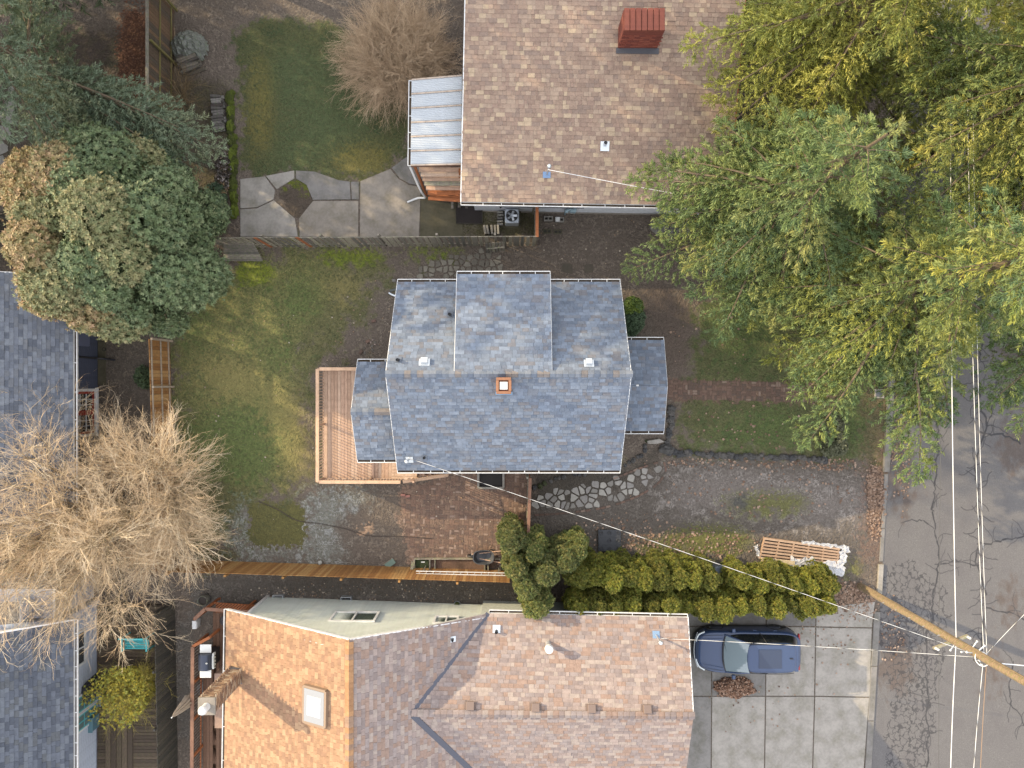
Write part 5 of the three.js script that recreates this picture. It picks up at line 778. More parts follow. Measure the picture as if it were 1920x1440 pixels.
for (const [i, [x, y, s]] of [[18, 200, .3], [13, 220, .34], [4, 248, .36], [2, 277, .32], [2, 299, .2], [26, 168, .22]].entries()) solo('stepping_stone', rockGeo(i + 60, s, .05, s * .85), M.stone[2], ['stepping stone below the conifer, second of the path', 'largest round stepping stone at the left edge', 'long stepping stone at the very edge', 'stepping stone above the golden tree crown', 'small stepping stone nearest the golden tree crown', 'first stepping stone under the conifer boughs'][i], 'stepping stone', P(x, y).setY(.02));
// ---------------------------------------------------------------- beside the tan house
{ const c = P(960, 412), T = thing('air_conditioner', 'square outdoor air conditioner with round fan grille by the white wall', 'air conditioner', c), m = mat(alb(196, 204, 214), { rough: .5, metal: .2 }), s = .62, h = .7; put(T, 'base_pad', rbox(.8, .06, .8, .01, c.x, .03, c.z), M.concreteMossy); put(T, 'cabinet', rbox(s, h - .06, s, .06, c.x, .06 + (h - .06) / 2, c.z), m); put(T, 'fan_well', uvw(new THREE.CylinderGeometry(.25, .25, .02, 28).translate(c.x, h + .006, c.z)), M.black); for (let i = 0; i < 5; i++) { const g = boxg(.2, .012, .09, .12, 0, 0); g.rotateX(.3); g.rotateY(i * 1.2566); g.translate(c.x, h + .03, c.z); put(T, 'fan_blade', g, M.galv); } for (let i = 1; i <= 5; i++) { const g = new THREE.TorusGeometry(.05 * i, .006, 4, 26); g.rotateX(Math.PI / 2); g.translate(c.x, h + .05, c.z); put(T, 'grille_ring', uvw(g), M.darkMetal); } put(T, 'grille_hub', uvw(new THREE.CylinderGeometry(.045, .045, .03, 16).translate(c.x, h + .055, c.z)), m); put(T, 'pipe', tube([V(c.x - .1, .3, c.z - .3), V(c.x - .3, .5, c.z - .5), V(c.x - .5, .8, -7.55)], .03), M.darkMetal); }
for (const [i, [x, y, w, d, a, n, hh]] of [[938, 412, .24, .5, 0, 5, .1], [922, 433, .16, .42, .12, 5, .12]].entries()) { const c = P(x, y), T = thing('paver_stack', ['upright grey pavers lined up beside the air conditioner', 'leaning row of grey concrete pavers at the picket fence'][i], 'pavers', c); for (let k = 0; k < n; k++) { const m = put(T, 'paver', rbox(i ? .09 : .26, .3, i ? .4 : .09, .01), pick(M.stone), V(c.x + (i ? (k - 2) * .15 : 0), .16, c.z + (i ? 0 : (k - 2) * .13)), turn(0, a + rr(-.08, .08), rr(-.15, .15))); } }
for (const [i, [x, y]] of [[1028, 411], [1049, 413], [1026, 434], [1046, 435]].entries()) { const c = P(x, y), T = thing('cinder_block', ['pale hollow concrete block near the white wall, left one', 'white-topped hollow block near the white wall', 'dark mossy hollow block by the thin fence', 'dark hollow block half sunk in the soil'][i], 'block', c), m = i < 2 ? M.concrete : M.concreteMossy, h = i < 2 ? .16 : .05; put(T, 'shell', merge([boxg(.38, h, .04, c.x, h / 2, c.z - .08), boxg(.38, h, .04, c.x, h / 2, c.z + .08), ...[-.17, 0, .17].map((k) => boxg(.04, h - .003, .12, c.x + k, h / 2, c.z))]), m); put(T, 'cell_floor', boxg(.34, .01, .12, c.x, .008, c.z), M.dark[1]); if (i === 1) put(T, 'lid_tile', rbox(.2, .03, .2, .005, c.x - .09, h + .016, c.z), M.white); }
{ const c = P(880, 404), T = thing('garden_bed', 'dark soil garden bed edged with boards below the tan roof', 'garden bed', c); put(T, 'soil', boxg(1.1, .1, .7, c.x, .05, c.z), mat(alb(52, 44, 42), { map: stain, bump: .02 })); for (const s of [-1, 1]) { beam(T, 'edge_board', V(c.x - .56, .07, c.z + s * .37), V(c.x + .56, .07, c.z + s * .37), .14, .03, M.dark[0]); beam(T, 'edge_board', V(c.x + s * .57, .07, c.z - .35), V(c.x + s * .57, .07, c.z + .35), .14, .03, M.dark[0]); } }
{ const c = P(1070, 402), T = thing('gas_meter', 'pale blue gas meter on the white wall', 'meter', c), m = mat(alb(160, 184, 194), { rough: .5 }); put(T, 'body', rbox(.3, .3, .22, .05, c.x + .05, .55, c.z - .05), m); put(T, 'pipe', tube([V(c.x - .25, 0, c.z), V(c.x - .25, .7, c.z), V(c.x - .1, .8, c.z), V(c.x + .1, .68, c.z - .02)], .03), m); put(T, 'regulator', uvw(new THREE.SphereGeometry(.1, 12, 8).translate(c.x - .22, .62, c.z)), m); put(T, 'riser', rod(V(c.x + .15, 0, c.z - .05), V(c.x + .15, .45, c.z - .05), .025), m); }
{ const T = thing('window_well', 'concrete window well with wooden frame below the south eave', 'window well', P(920, 905)), x0 = P(897, 0).x, x1 = P(944, 0).x, z0 = 3.35, z1 = P(0, 914).z; put(T, 'well_wall', merge([boxg(x1 - x0, .16, .09, (x0 + x1) / 2, .08, z1), boxg(.09, .15, z1 - z0, x0, .08, (z0 + z1) / 2), boxg(.09, .15, z1 - z0, x1, .08, (z0 + z1) / 2)]), M.concrete); put(T, 'well_floor', boxg(x1 - x0, .01, z1 - z0, (x0 + x1) / 2, .016, (z0 + z1) / 2), mat(alb(44, 40, 38))); beam(T, 'sill_board', V(x0 + .1, .14, z0 + .3), V(x1 - .1, .14, z0 + .3), .04, .1, M.old[1]); put(T, 'cover_bar', rod(V(x0, .18, z0 + .55), V(x1, .18, z0 + .55), .02), M.black); }
{ // wheelbarrow
  const c = P(908, 1040), T = thing('wheelbarrow', 'dark plastic wheelbarrow with wooden handles on the brick patio', 'wheelbarrow', c), n = 24, l = [], ring = [[.30, .5], [.33, .5], [.30, .46], [.22, .26], [.05, .24]], at = (i, k) => { const a = i / n * 6.2832, ex = Math.sign(Math.cos(a)) * Math.abs(Math.cos(a)) ** .75, ez = Math.sign(Math.sin(a)) * Math.abs(Math.sin(a)) ** .7; return V(c.x + ex * ring[k][0] * (1.35 + (ex < 0 ? .12 : 0)), ring[k][1] - (ex < 0 ? 0 : .03), c.z + ez * ring[k][0] * .95); };
  for (let i = 0; i < n; i++) for (let k = 0; k + 1 < ring.length; k++) for (const p of [at(i, k), at(i + 1, k + 1), at(i + 1, k), at(i, k), at(i, k + 1), at(i + 1, k + 1)]) l.push(p.x, p.y, p.z); const tray = put(T, 'tray', uvw(tris(l)), mat(alb(74, 76, 80), { side: THREE.DoubleSide, rough: .55 })); put(T, 'tray_floor', uvw(new THREE.CylinderGeometry(.1, .1, .01, 16).translate(c.x, .24, c.z)), mat(alb(80, 82, 86)));
  for (const s of [-1, 1]) beam(T, 'handle', V(c.x - .55, .18, c.z + s * .06), V(c.x + .82, .4, c.z + s * .27), .035, .04, M.cedar[1]); const w = new THREE.TorusGeometry(.15, .045, 10, 22); w.translate(c.x - .55, .19, c.z); put(T, 'wheel', uvw(w), M.black); for (const s of [-1, 1]) put(T, 'leg', tube([V(c.x + .2, .3, c.z + s * .2), V(c.x + .3, .02, c.z + s * .24), V(c.x + .42, .02, c.z + s * .22), V(c.x + .45, .33, c.z + s * .22)], .016), M.darkMetal); put(T, 'axle', rod(V(c.x - .55, .19, c.z - .08), V(c.x - .55, .19, c.z + .08), .012), M.galv);
}
{ // raised beds against the cedar fence
  const T = thing('raised_bed', 'weathered timber raised beds below the cedar fence', 'planter', P(855, 1058)), x0 = P(778, 0).x, x1 = P(938, 0).x, z0 = P(0, 1046).z, z1 = P(0, 1069).z; beam(T, 'side_board', V(x0, .12, z0), V(x1, .12, z0), .22, .05, M.old[2]); beam(T, 'side_board', V(x0, .12, z1), V(x1, .12, z1), .22, .05, M.old[0]); for (const k of [0, .18, .24, .82, .86, 1]) beam(T, 'divider', V(lerp(x0, x1, k), .12, z0 + .03), V(lerp(x0, x1, k), .12, z1 - .03), .21, .06, M.old[k ? 1 : 2]); put(T, 'soil', boxg((x1 - x0) * .56, .1, z1 - z0 - .08, lerp(x0, x1, .53), .06, (z0 + z1) / 2), mat(alb(126, 98, 80), { map: stain, bump: .02 })); put(T, 'plant_bed', boxg((x1 - x0) * .15, .12, z1 - z0 - .1, lerp(x0, x1, .09), .07, (z0 + z1) / 2), mat(alb(66, 80, 44), { map: stain, bump: .04 })); put(T, 'plant_tag', rbox(.16, .01, .05, .003, lerp(x0, x1, .1), .14, (z0 + z1) / 2 - .12), M.white, ZERO); beam(T, 'post', V(x0 - .08, 0, z1 - .35), V(x0 - .08, .5, z1), .14, .14, M.old[2]);
}
{ const T = thing('metal_ladder', 'long white aluminium ladder lying along the cedar fence top', 'ladder', P(862, 1070)), a = V(P(780, 0, 1).x, 1.0, 8.0), b = V(P(948, 0, 1).x, 1.0, 8.08); for (const dz of [-.055, .055]) beam(T, 'stile', a.clone().add(V(0, 0, dz)), b.clone().add(V(0, 0, dz)), .07, .03, M.trim); for (let i = 0; i < 13; i++) { const p = a.clone().lerp(b, (i + .5) / 13); put(T, 'rung', rod(p.clone().add(V(0, 0, -.05)), p.clone().add(V(0, 0, .05)), .016), M.galv); } for (const k of [.08, .92]) { const p = a.clone().lerp(b, k); beam(T, 'bracket', V(p.x, 0, p.z - .04), V(p.x, .98, p.z - .04), .05, .05, M.old[1], V(1, 0, 0)); } }
{ const a = P(724, 1062), b = P(740, 1050), T = thing('glass_sheet', 'grey sheet of glass propped on the lawn edge near the cedar fence', 'glass', a); put(T, 'pane', bar(a.clone().setY(.03), b.clone().setY(.1), .012, .24), mat(alb(128, 150, 140), { rough: .15 })); put(T, 'frame_edge', bar(a.clone().add(V(-.1, .03, -.1)), b.clone().add(V(-.1, .1, -.1)), .03, .02), M.old[0]); }
solo('ball', uvw(new THREE.SphereGeometry(.1, 16, 12)), mat(alb(190, 188, 180), { map: mottle }), 'pale ball at the foot of the cedar fence', 'ball', P(601, 1054).setY(.1));
for (const [i, [x, y]] of [[756, 928], [765, 930]].entries()) solo('loose_brick', rbox(.2, .07, .1, .008), mat(alb(186, 130, 116), { map: mottle, bump: .004 }), ['pink loose brick near deck stairs, nearer the lawn', 'pink loose brick near deck stairs, nearer the patio'][i], 'brick', P(x, y).setY(.04)).rotation.y = .1 * i;
for (const [i, [x, y, r]] of [[701, 602, 0.2], [677, 660, .9], [690, 640, .4]].entries()) solo('loose_brick', rbox(.2, .08, .12, .01), M.pathBrick[i], ['brown brick lying on bare soil west of the house', 'brick beside the rubble north of the deck', 'mossy brick edging the rubble north of the deck'][i], 'brick', P(x, y).setY(.04)).rotation.y = r;
{ const T = thing('rubble', 'pale scattered rubble on soil above the west wing', 'rubble', P(697, 652)); for (let i = 0; i < 16; i++) { const p = P(690 + rr(-8, 14), 650 + rr(-14, 14)); put(T, 'stone', pick(rocks), i % 3 ? M.stone[2] : mat(alb(190, 170, 160)), p.setY(.02), turn(rr(0, 3), rr(0, 6), 0)).scale.setScalar(rr(.02, .05)); } }
{ const T = thing('downspout_elbow', 'grey metal downspout pieces lying beside the northwest house corner', 'downspout', P(735, 552)); put(T, 'pipe', tube([P(745, 556, .05), P(734, 552, .05), P(729, 549, .06)], .05, 12, 8), M.galv); put(T, 'strap', bar(P(731, 545, .04), P(745, 542, .04), .03, .1), mat(alb(96, 100, 96))); }
solo('pebble', rocks[0], M.stone[2], 'pale round stone at the northwest gutter corner', 'stone', P(739, 526).setY(.06)).scale.setScalar(.09);
{ const pts = [[485, 940], [520, 955], [555, 975], [600, 982], [650, 992], [690, 1004], [755, 1006], [810, 1010]].map((p) => P(...p, .02)); solo('garden_hose', tube(pts, .016, 80, 6), mat(alb(74, 62, 54), { rough: .6 }), 'dark hose snaking from the lawn to the brick patio', 'hose'); }

// ---------------------------------------------------------------- driveway things
{ // wrapped pallet
  const T = thing('long_pallet', 'long wooden pallet with torn white plastic wrap on the gravel drive', 'pallet', P(1500, 1035)), a0 = P(1433, 1010, .16), a1 = P(1575, 1030, .16), b0 = P(1424, 1046, .16), b1 = P(1572, 1062, .16), w = [[196, 164, 138], [180, 148, 124], [206, 176, 150]].map((c) => mat(alb(...c), { map: woodTone }));
  for (let i = 0; i < 7; i++) beam(T, 'top_slat', a0.clone().lerp(b0, i / 6), a1.clone().lerp(b1, i / 6), .02, .085, pick(w)); for (let i = 0; i < 6; i++) { const k = i / 5, p = a0.clone().lerp(a1, .01 + k * .98), q = b0.clone().lerp(b1, .01 + k * .98); beam(T, 'stringer', p.clone().setY(.09), q.clone().setY(.09), .1, .06, pick(w)); } for (let i = 0; i < 4; i++) beam(T, 'bottom_slat', a0.clone().lerp(b0, i / 3).setY(.025), a1.clone().lerp(b1, i / 3).setY(.025), .02, .1, pick(w));
  beam(T, 'panel', P(1428, 1049, .2), P(1490, 1056, .2), .04, .18, mat(alb(222, 204, 170), { map: woodTone }));
  const film = new THREE.MeshPhysicalMaterial({ color: col([.62, .63, .66]), roughness: .3, transmission: .45, thickness: 0, side: THREE.DoubleSide });
  const sheet = (x0, y0, x1, y1, w, seed, h) => { const l = [], n = 36, m = 8, A = P(x0, y0), B = P(x1, y1), d = B.clone().sub(A), s = V(-d.z, 0, d.x).normalize(), at = (i, j) => { const k = i / n, v = j / m - .5, wob = noise(k * 5 + seed, 1) * .35; return A.clone().lerp(B, k).addScaledVector(s, v * w * (1 + .5 * noise(k * 7, seed)) + wob * w).setY(Math.max(.02, h - .04 + .035 * noise(k * 6 + seed, v * 2) + .016 * noise(k * 22, v * 9 + seed) + .012 * noise(k * 60, v * 3))); }; for (let i = 0; i < n; i++) for (let j = 0; j < m; j++) for (const p of [at(i, j), at(i + 1, j + 1), at(i + 1, j), at(i, j), at(i, j + 1), at(i + 1, j + 1)]) l.push(p.x, p.y, p.z); put(T, 'plastic_wrap', uvw(tris(l)), film); };
  sheet(1478, 1050, 1580, 1066, .42, 3, .24); sheet(1584, 1022, 1568, 1072, .3, 8, .22); sheet(1500, 1014, 1580, 1024, .14, 14, .2); sheet(1414, 1022, 1424, 1044, .16, 20, .16);
}
{ // black moulded pallet
  const c = P(1142, 1012), T = thing('plastic_pallet', 'black moulded plastic pallet with round sockets beside the hedge', 'pallet', c), m = mat([.028, .03, .035], { rough: .55 }); const d = put(T, 'deck', rbox(1.0, .06, .95, .02, c.x, .14, c.z), m); for (let i = 0; i < 3; i++) for (let j = 0; j < 3; j++) { const x = c.x - .36 + i * .36, z = c.z - .34 + j * .34; if (i === 0 && j === 1) continue; const r = new THREE.TorusGeometry(.07, .022, 8, 18); r.rotateX(Math.PI / 2); r.translate(x, .175, z); put(T, 'socket', uvw(r), m); put(T, 'foot', uvw(new THREE.CylinderGeometry(.07, .06, .11, 14).translate(x, .055, z)), m); put(T, 'socket_bore', uvw(new THREE.CircleGeometry(.06, 14).rotateX(-Math.PI / 2).translate(x, .176, z)), M.black); } for (const k of [-.18, .18]) put(T, 'rib', boxg(.9, .02, .04, c.x, .18, c.z + k), m);
}
{ const c = P(1338, 1068), T = thing('storage_bin', 'grey plastic bin tucked between the hedge rows', 'bin', c), m = mat(alb(112, 122, 134), { rough: .5 }); const g = new THREE.CylinderGeometry(.42, .36, .6, 4); g.rotateY(Math.PI / 4 + .25); g.translate(c.x, .3, c.z); put(T, 'body', uvw(g), m); put(T, 'lid', rbox(.66, .07, .62, .03), m, V(c.x, .64, c.z), turn(0, .25, 0)); put(T, 'handle', tube([V(c.x + .33, .55, c.z - .15), V(c.x + .42, .6, c.z), V(c.x + .33, .55, c.z + .15)], .015), M.galv); }
{ const c = P(1648, 738), T = thing('meter_box', 'small grey sunken water meter box in the street lawn', 'meter box', c); put(T, 'collar', merge([boxg(.42, .05, .06, c.x, .02, c.z - .17), boxg(.42, .05, .06, c.x, .02, c.z + .17), boxg(.06, .047, .28, c.x - .18, .02, c.z), boxg(.06, .047, .28, c.x + .18, .02, c.z)]), M.concrete); put(T, 'lid', rbox(.3, .03, .28, .008, c.x, .022, c.z), mat(alb(92, 96, 104))); }
{ const c = P(1375, 1287), T = solo('leaf_pile_base', (() => { const g = new THREE.SphereGeometry(1, 40, 12, 0, 6.2832, 0, 1.5708), p = g.attributes.position; for (let i = 0; i < p.count; i++) { const x = p.getX(i), z = p.getZ(i), k = 1 + .16 * noise(x * 2, z * 2); p.setXYZ(i, x * .92 * k, p.getY(i) * .3 * (1 + .3 * noise(x * 4, z * 4)), z * .45 * k); } g.computeVertexNormals(); return uvw(g); })(), mat(alb(112, 82, 62), { map: stain, bump: .03 }), 'raked heap of brown leaves on the driveway beside the parked car', 'leaf pile', c.setY(.0)); T.name = 'leaf_pile'; const q = rngOf(803), t = [], list = []; for (const [a, l] of [[0, .55], [1.0, .42], [-1.0, .42], [2.2, .3], [-2.2, .3]]) blade(t, ZERO, V(Math.cos(a), .25, Math.sin(a)).normalize(), l, .3, V(-Math.sin(a), 0, Math.cos(a))); const cs = [[150, 112, 88], [170, 134, 110], [120, 86, 66], [186, 156, 134], [92, 68, 56]].map((k) => alb(...k)); for (let i = 0; i < 1500; i++) { const a = q() * 6.28, r = Math.sqrt(q()) * 1.04, k = 1 + .16 * noise(Math.cos(a) * r * 2, Math.sin(a) * r * 2); list.push([c.x + Math.cos(a) * r * .92 * k, .01 + .3 * Math.sqrt(Math.max(0, 1 - r * r)) + q() * .03, c.z + Math.sin(a) * r * .45 * k, turn((q() - .5) * 1.4, q() * 6.28, (q() - .5) * 1.4), .06 + q() * .08, undefined, undefined, cs[Math.floor(q() * 5)]]); } copies(T, 'leaves', tris(t), mat([1, 1, 1], { side: THREE.DoubleSide, rough: .9 }), list); }

// ---------------------------------------------------------------- trees: building blocks
const sprayGeo = (() => { const q = rngOf(3), t = []; for (let i = 0; i < 8; i++) for (const s of [-1, 1]) { const x = i / 8, d = V(.75, (q() - .5) * .5, s * (.55 + q() * .25)).normalize(); blade(t, V(x, 0, 0), d, .34 * (1 - x * .45), .085, V(-d.z, .4, d.x).normalize()); } blade(t, V(.9, 0, 0), V(1, -.1, 0).normalize(), .28, .085, V(0, .2, 1).normalize()); blade(t, V(0, 0, 0), V(1, 0, 0), 1, .03, V(0, 0, 1)); return tris(t); })();
const tuftGeo = (() => { const q = rngOf(13), t = []; for (let i = 0; i < 13; i++) { const a = i * 2.4 + q(), d = V(.6 + q() * .4, Math.cos(a) * .55, Math.sin(a)).normalize(); blade(t, V(i / 13 * .7, 0, 0), d, .42 + q() * .16, .13, V(0, -Math.sin(a), Math.cos(a)).add(V(q() * .3, 0, 0)).normalize()); } return tris(t); })();
const rosetteGeo = (() => { const q = rngOf(4), t = []; for (let i = 0; i < 7; i++) { const a = i * 2.4 + q(), e = .25 + q() * .6, d = V(Math.cos(a) * Math.cos(e), Math.sin(e), Math.sin(a) * Math.cos(e)); blade(t, V(0, i * .03, 0), d, .85 + q() * .3, .36, V(-Math.sin(a), q() * .3, Math.cos(a)).normalize()); } return tris(t); })();
const fanGeo = (() => { const q = rngOf(5), t = []; for (let k = 0; k < 3; k++) { const az = k * 1.05 + q() * .3, u = V(Math.cos(az), 0, Math.sin(az)); for (let i = 0; i < 7; i++) { const a = (i / 6 - .5) * 2.1 + (q() - .5) * .2, d = V(0, Math.cos(a), 0).addScaledVector(u, Math.sin(a)).normalize(); blade(t, V(0, 0, 0), d, .7 + q() * .4, .2, u.clone().cross(d).normalize().add(u).normalize()); } } return tris(t); })();
function twigGeo(seed, droop, sub = 9) { // a spray of fine twigs one metre long, along +x
  const q = rngOf(seed), l = [], seg = (a, b, r0, r1) => { const d = b.clone().sub(a).normalize(), u = Math.abs(d.y) > .9 ? V(1, 0, 0) : Y.clone(), s = d.clone().cross(u).normalize(), w = s.clone().cross(d), R = (p, r, k) => p.clone().addScaledVector(s, r * Math.cos(k * 2.094)).addScaledVector(w, r * Math.sin(k * 2.094)); for (let k = 0; k < 3; k++) for (const p of [R(a, r0, k), R(b, r1, k), R(b, r1, k + 1), R(a, r0, k), R(b, r1, k + 1), R(a, r0, k + 1)]) l.push(p.x, p.y, p.z); };
  const walk = (p, d, len, r, lv) => { const n = lv ? 3 : 5; for (let i = 0; i < n; i++) { const e = p.clone().addScaledVector(d, len / n); seg(p, e, r * (1 - i / n * .6), r * (1 - (i + 1) / n * .6)); if (lv < 2) for (let k = 0; k < (lv ? 1 : sub / 5); k++) if (q() < .9) { const a = d.clone().add(V((q() - .5) * 1.5, (q() - .5) * 1.2, (q() - .5) * 1.5)).normalize(); walk(e, a, len * (.28 + q() * .3), r * .6, lv + 1); } d = d.clone().add(V((q() - .5) * .35, (q() - .5) * .3 - droop, (q() - .5) * .35)).normalize(); p = e; } };
  walk(ZERO.clone(), V(1, .05, 0).normalize(), 1, .009, 0); return tris(l);
}
function barkTrunk(pts, radii, n = 12) { const l = [], R = (i, k) => { const a = k / n * 6.2832, r = radii[i] * (1 + .12 * noise(k % n * .9, i * .7)); const d = (pts[Math.min(i + 1, pts.length - 1)]).clone().sub(pts[Math.max(0, i - 1)]).normalize(), u = Math.abs(d.y) > .95 ? V(1, 0, 0) : Y, s = d.clone().cross(u).normalize(), w = s.clone().cross(d); return pts[i].clone().addScaledVector(s, r * Math.cos(a)).addScaledVector(w, r * Math.sin(a)); }; for (let i = 0; i + 1 < pts.length; i++) for (let k = 0; k < n; k++) for (const p of [R(i, k), R(i + 1, k), R(i + 1, k + 1), R(i, k), R(i + 1, k + 1), R(i, k + 1)]) l.push(p.x, p.y, p.z); return uvw(tris(l)); }
const qOf = (dir, roll = 0, up = Y) => { const x = dir.clone().normalize(); let z = x.clone().cross(up); if (z.lengthSq() < 1e-5) z = V(0, 0, 1); z.normalize(); const m = new THREE.Quaternion().setFromRotationMatrix(basis.makeBasis(x, z.clone().cross(x), z)); return roll ? m.multiply(new THREE.Quaternion().setFromAxisAngle(V(1, 0, 0), roll)) : m; };
const needle = leafMat({ roughness: .7, transmission: .28 }), bark = mat([.16, .115, .075], { map: weathered, bump: .02 }), paleBark = mat([.34, .25, .15], { map: weathered, bump: .01 });

function conifer(name, label, base, H, o, group) {
  const q = rngOf(o.seed), T = thing(name, label, 'tree', base, group), R = (a, b) => a + (b - a) * q(), list = [], limbs = [], tones = o.tones.map((c) => alb(...c)), h0 = o.h0 ?? 2.5;
  const lean = V(R(-.3, .3), 0, R(-.3, .3)), axis = (h) => base.clone().addScaledVector(lean, h / H).setY(h), pts = [], rad = []; for (let i = 0; i <= 10; i++) { pts.push(axis(i / 10 * H)); rad.push(lerp(o.r ?? .32, .03, (i / 10) ** .8)); } put(T, 'trunk', barkTrunk(pts, rad), bark);
  function bough(p0, tip, rise) {
    const L = p0.distanceTo(tip), c = p0.clone().lerp(tip, .55).add(V(0, rise, 0)), at = (s) => p0.clone().multiplyScalar((1 - s) ** 2).addScaledVector(c, 2 * s * (1 - s)).addScaledVector(tip, s * s), flat = tip.clone().sub(p0).setY(0).normalize(), side = V(-flat.z, 0, flat.x), tone = mixc(tones[Math.floor(q() * tones.length)], tones[Math.floor(q() * tones.length)], q());
    const cp = [0, .25, .5, .75, 1].map(at); limbs.push(barkTrunk(cp, [.055, .045, .032, .02, .008].map((x) => x * clamp(L / 4, .4, 1.3)), 5));
    const ds = (o.step ?? .15) / L; let sg = 1;
    for (let s = .12; s <= 1; s += ds) {
      sg = -sg; const p = at(s), f = at(Math.min(1, s + .02)).sub(at(Math.max(0, s - .02))).normalize(), len = Math.min(o.maxSide ?? 1.5, .15 + .52 * L * (1.02 - s) ** .8 * (s < .3 ? s / .3 : 1)) * R(.6, 1.1), d = f.clone().multiplyScalar(R(.55, .9)).addScaledVector(side, sg * R(.6, 1)).add(V(0, R(-.35, .12), 0)).normalize(), n = Math.max(1, Math.round(len / (o.spray ?? .105)));
      const bt = mixc(tone, tones[Math.floor(q() * tones.length)], q() * .6);
      for (let i = 0; i < n; i++) { const k = i / n, e = p.clone().addScaledVector(d, len * k).add(V(R(-.05, .05), -.28 * len * k * k + R(-.05, .05), R(-.05, .05))), dd = d.clone().add(V(R(-.9, .9), R(-.5, .5), R(-.9, .9))), sc = R(.2, .34) * (o.size ?? 1); list.push([e.x, e.y, e.z, qOf(dd, R(-.9, .9)), sc, sc, sc, mixc(bt, tones[Math.floor(q() * tones.length)], q() * .45)]); }
    }
    for (let i = 0; i < 5; i++) { const e = at(1 - i * .02), dd = flat.clone().add(V(R(-.6, .6), R(-.8, .1), R(-.6, .6))); list.push([e.x, e.y, e.z, qOf(dd, R(-1, 1)), .34, .34, .34, tone]); }
  }
  for (let h = h0, k = 0; h < H - .4; h += o.whorl ?? .6, k++) {
    const t = (h - h0) / (H - h0), L = o.R * Math.pow(1 - t, .75) * R(.75, 1.08) + .3, n = Math.max(3, Math.round((o.n ?? 5) * (1 - t * .35)));
    for (let i = 0; i < n; i++) { const a = i / n * 6.2832 + k * 1.9 + R(-.3, .3), l = L * R(.7, 1.15), p = axis(h + R(-.25, .25)); if (o.keep && !o.keep(Math.cos(a), Math.sin(a), h)) continue; bough(p, p.clone().add(V(Math.cos(a) * l, (o.droop ?? -.18) * l + R(-.2, .2), Math.sin(a) * l)), l * .16); }
  }
  for (const [x, y, h, hb] of o.tips ?? []) { const tip = P(x, y, h); bough(axis(hb), tip, 1.0); }
  put(T, 'limbs', merge(limbs), bark); copies(T, 'crown', o.geo ?? tuftGeo, needle, list); return T;
}
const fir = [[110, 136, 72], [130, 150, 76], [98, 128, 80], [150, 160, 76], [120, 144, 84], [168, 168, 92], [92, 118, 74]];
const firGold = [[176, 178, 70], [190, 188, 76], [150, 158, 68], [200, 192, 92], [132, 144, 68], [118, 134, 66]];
const blueFir = [[116, 136, 106], [138, 156, 126], [98, 120, 94], [124, 140, 100], [154, 158, 118]];
conifer('fir_tree', 'broad drooping fir whose boughs reach over the tan roof eave', V(9.6, 0, -6.4), 13, { seed: 101, R: 4.6, tones: fir, h0: 3.2, tips: [[1182, 340, 6, 7.2], [1230, 372, 5, 6.2], [1232, 425, 4.6, 6], [1300, 500, 4.2, 5.6], [1345, 636, 3.6, 5], [1260, 300, 6.4, 7.4], [1330, 470, 4, 5.4], [1395, 560, 4.4, 5.6], [1210, 318, 6.2, 7.2], [1450, 610, 5, 6], [1400, 240, 6, 7]] }, 'tall firs by the street');
conifer('fir_tree', 'fir standing in the front lawn with long boughs over the brick path', V(13.4, 0, -3.3), 15, { seed: 102, R: 4.2, tones: [...fir, ...firGold.slice(0, 2)], h0: 3.6, tips: [[1508, 838, 4.6, 6.5], [1490, 700, 5, 6.5], [1495, 745, 4.8, 6.4], [1470, 600, 5.4, 6.6], [1722, 902, 4.8, 6.4], [1740, 800, 5, 6.6], [1700, 760, 5.4, 7], [1540, 780, 4.4, 6.2], [1455, 540, 6, 7], [1780, 790, 5, 6.6], [1690, 830, 4.6, 6.2], [1545, 640, 5.2, 6.4], [1600, 620, 5.4, 6.4]] }, 'tall firs by the street');
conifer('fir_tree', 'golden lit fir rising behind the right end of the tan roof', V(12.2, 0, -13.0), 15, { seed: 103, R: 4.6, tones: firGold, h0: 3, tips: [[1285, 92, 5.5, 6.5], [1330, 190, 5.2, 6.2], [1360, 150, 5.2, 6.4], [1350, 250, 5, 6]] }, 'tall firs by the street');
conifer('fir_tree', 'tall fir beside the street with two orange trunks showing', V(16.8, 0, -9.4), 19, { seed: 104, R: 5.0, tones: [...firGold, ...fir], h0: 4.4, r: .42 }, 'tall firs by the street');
conifer('fir_tree', 'fir overhanging the far side of the cracked road', V(21.2, 0, -4.6), 16, { seed: 105, R: 4.8, tones: [...fir, firGold[0]], h0: 4, tips: [[1905, 800, 5, 7], [1850, 760, 5, 7], [1860, 640, 5.4, 7], [1825, 600, 6, 7.4], [1880, 690, 5, 7]] }, 'tall firs by the street');
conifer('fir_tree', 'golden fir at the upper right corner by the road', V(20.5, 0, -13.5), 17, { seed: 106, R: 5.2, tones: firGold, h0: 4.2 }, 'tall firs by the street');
conifer('blue_conifer', 'blue-green conifer at the upper left behind the brown fence', V(-17.4, 0, -11.4), 17.2, { seed: 107, R: 4.6, tones: blueFir, h0: 2.6, keep: (cx, cz, h) => !(cx > .15 && cz < .4 && h < 9.5) && !(cx < -.2 && cz > 0 && h < 8), tips: [[412, 282, 4.2, 5], [380, 300, 4, 4.8], [330, 300, 4.4, 5], [360, 250, 4.6, 5.2], [110, 280, 4, 5], [150, 305, 3.8, 4.8], [300, 230, 4.4, 5.2], [270, 280, 4.2, 5]] });
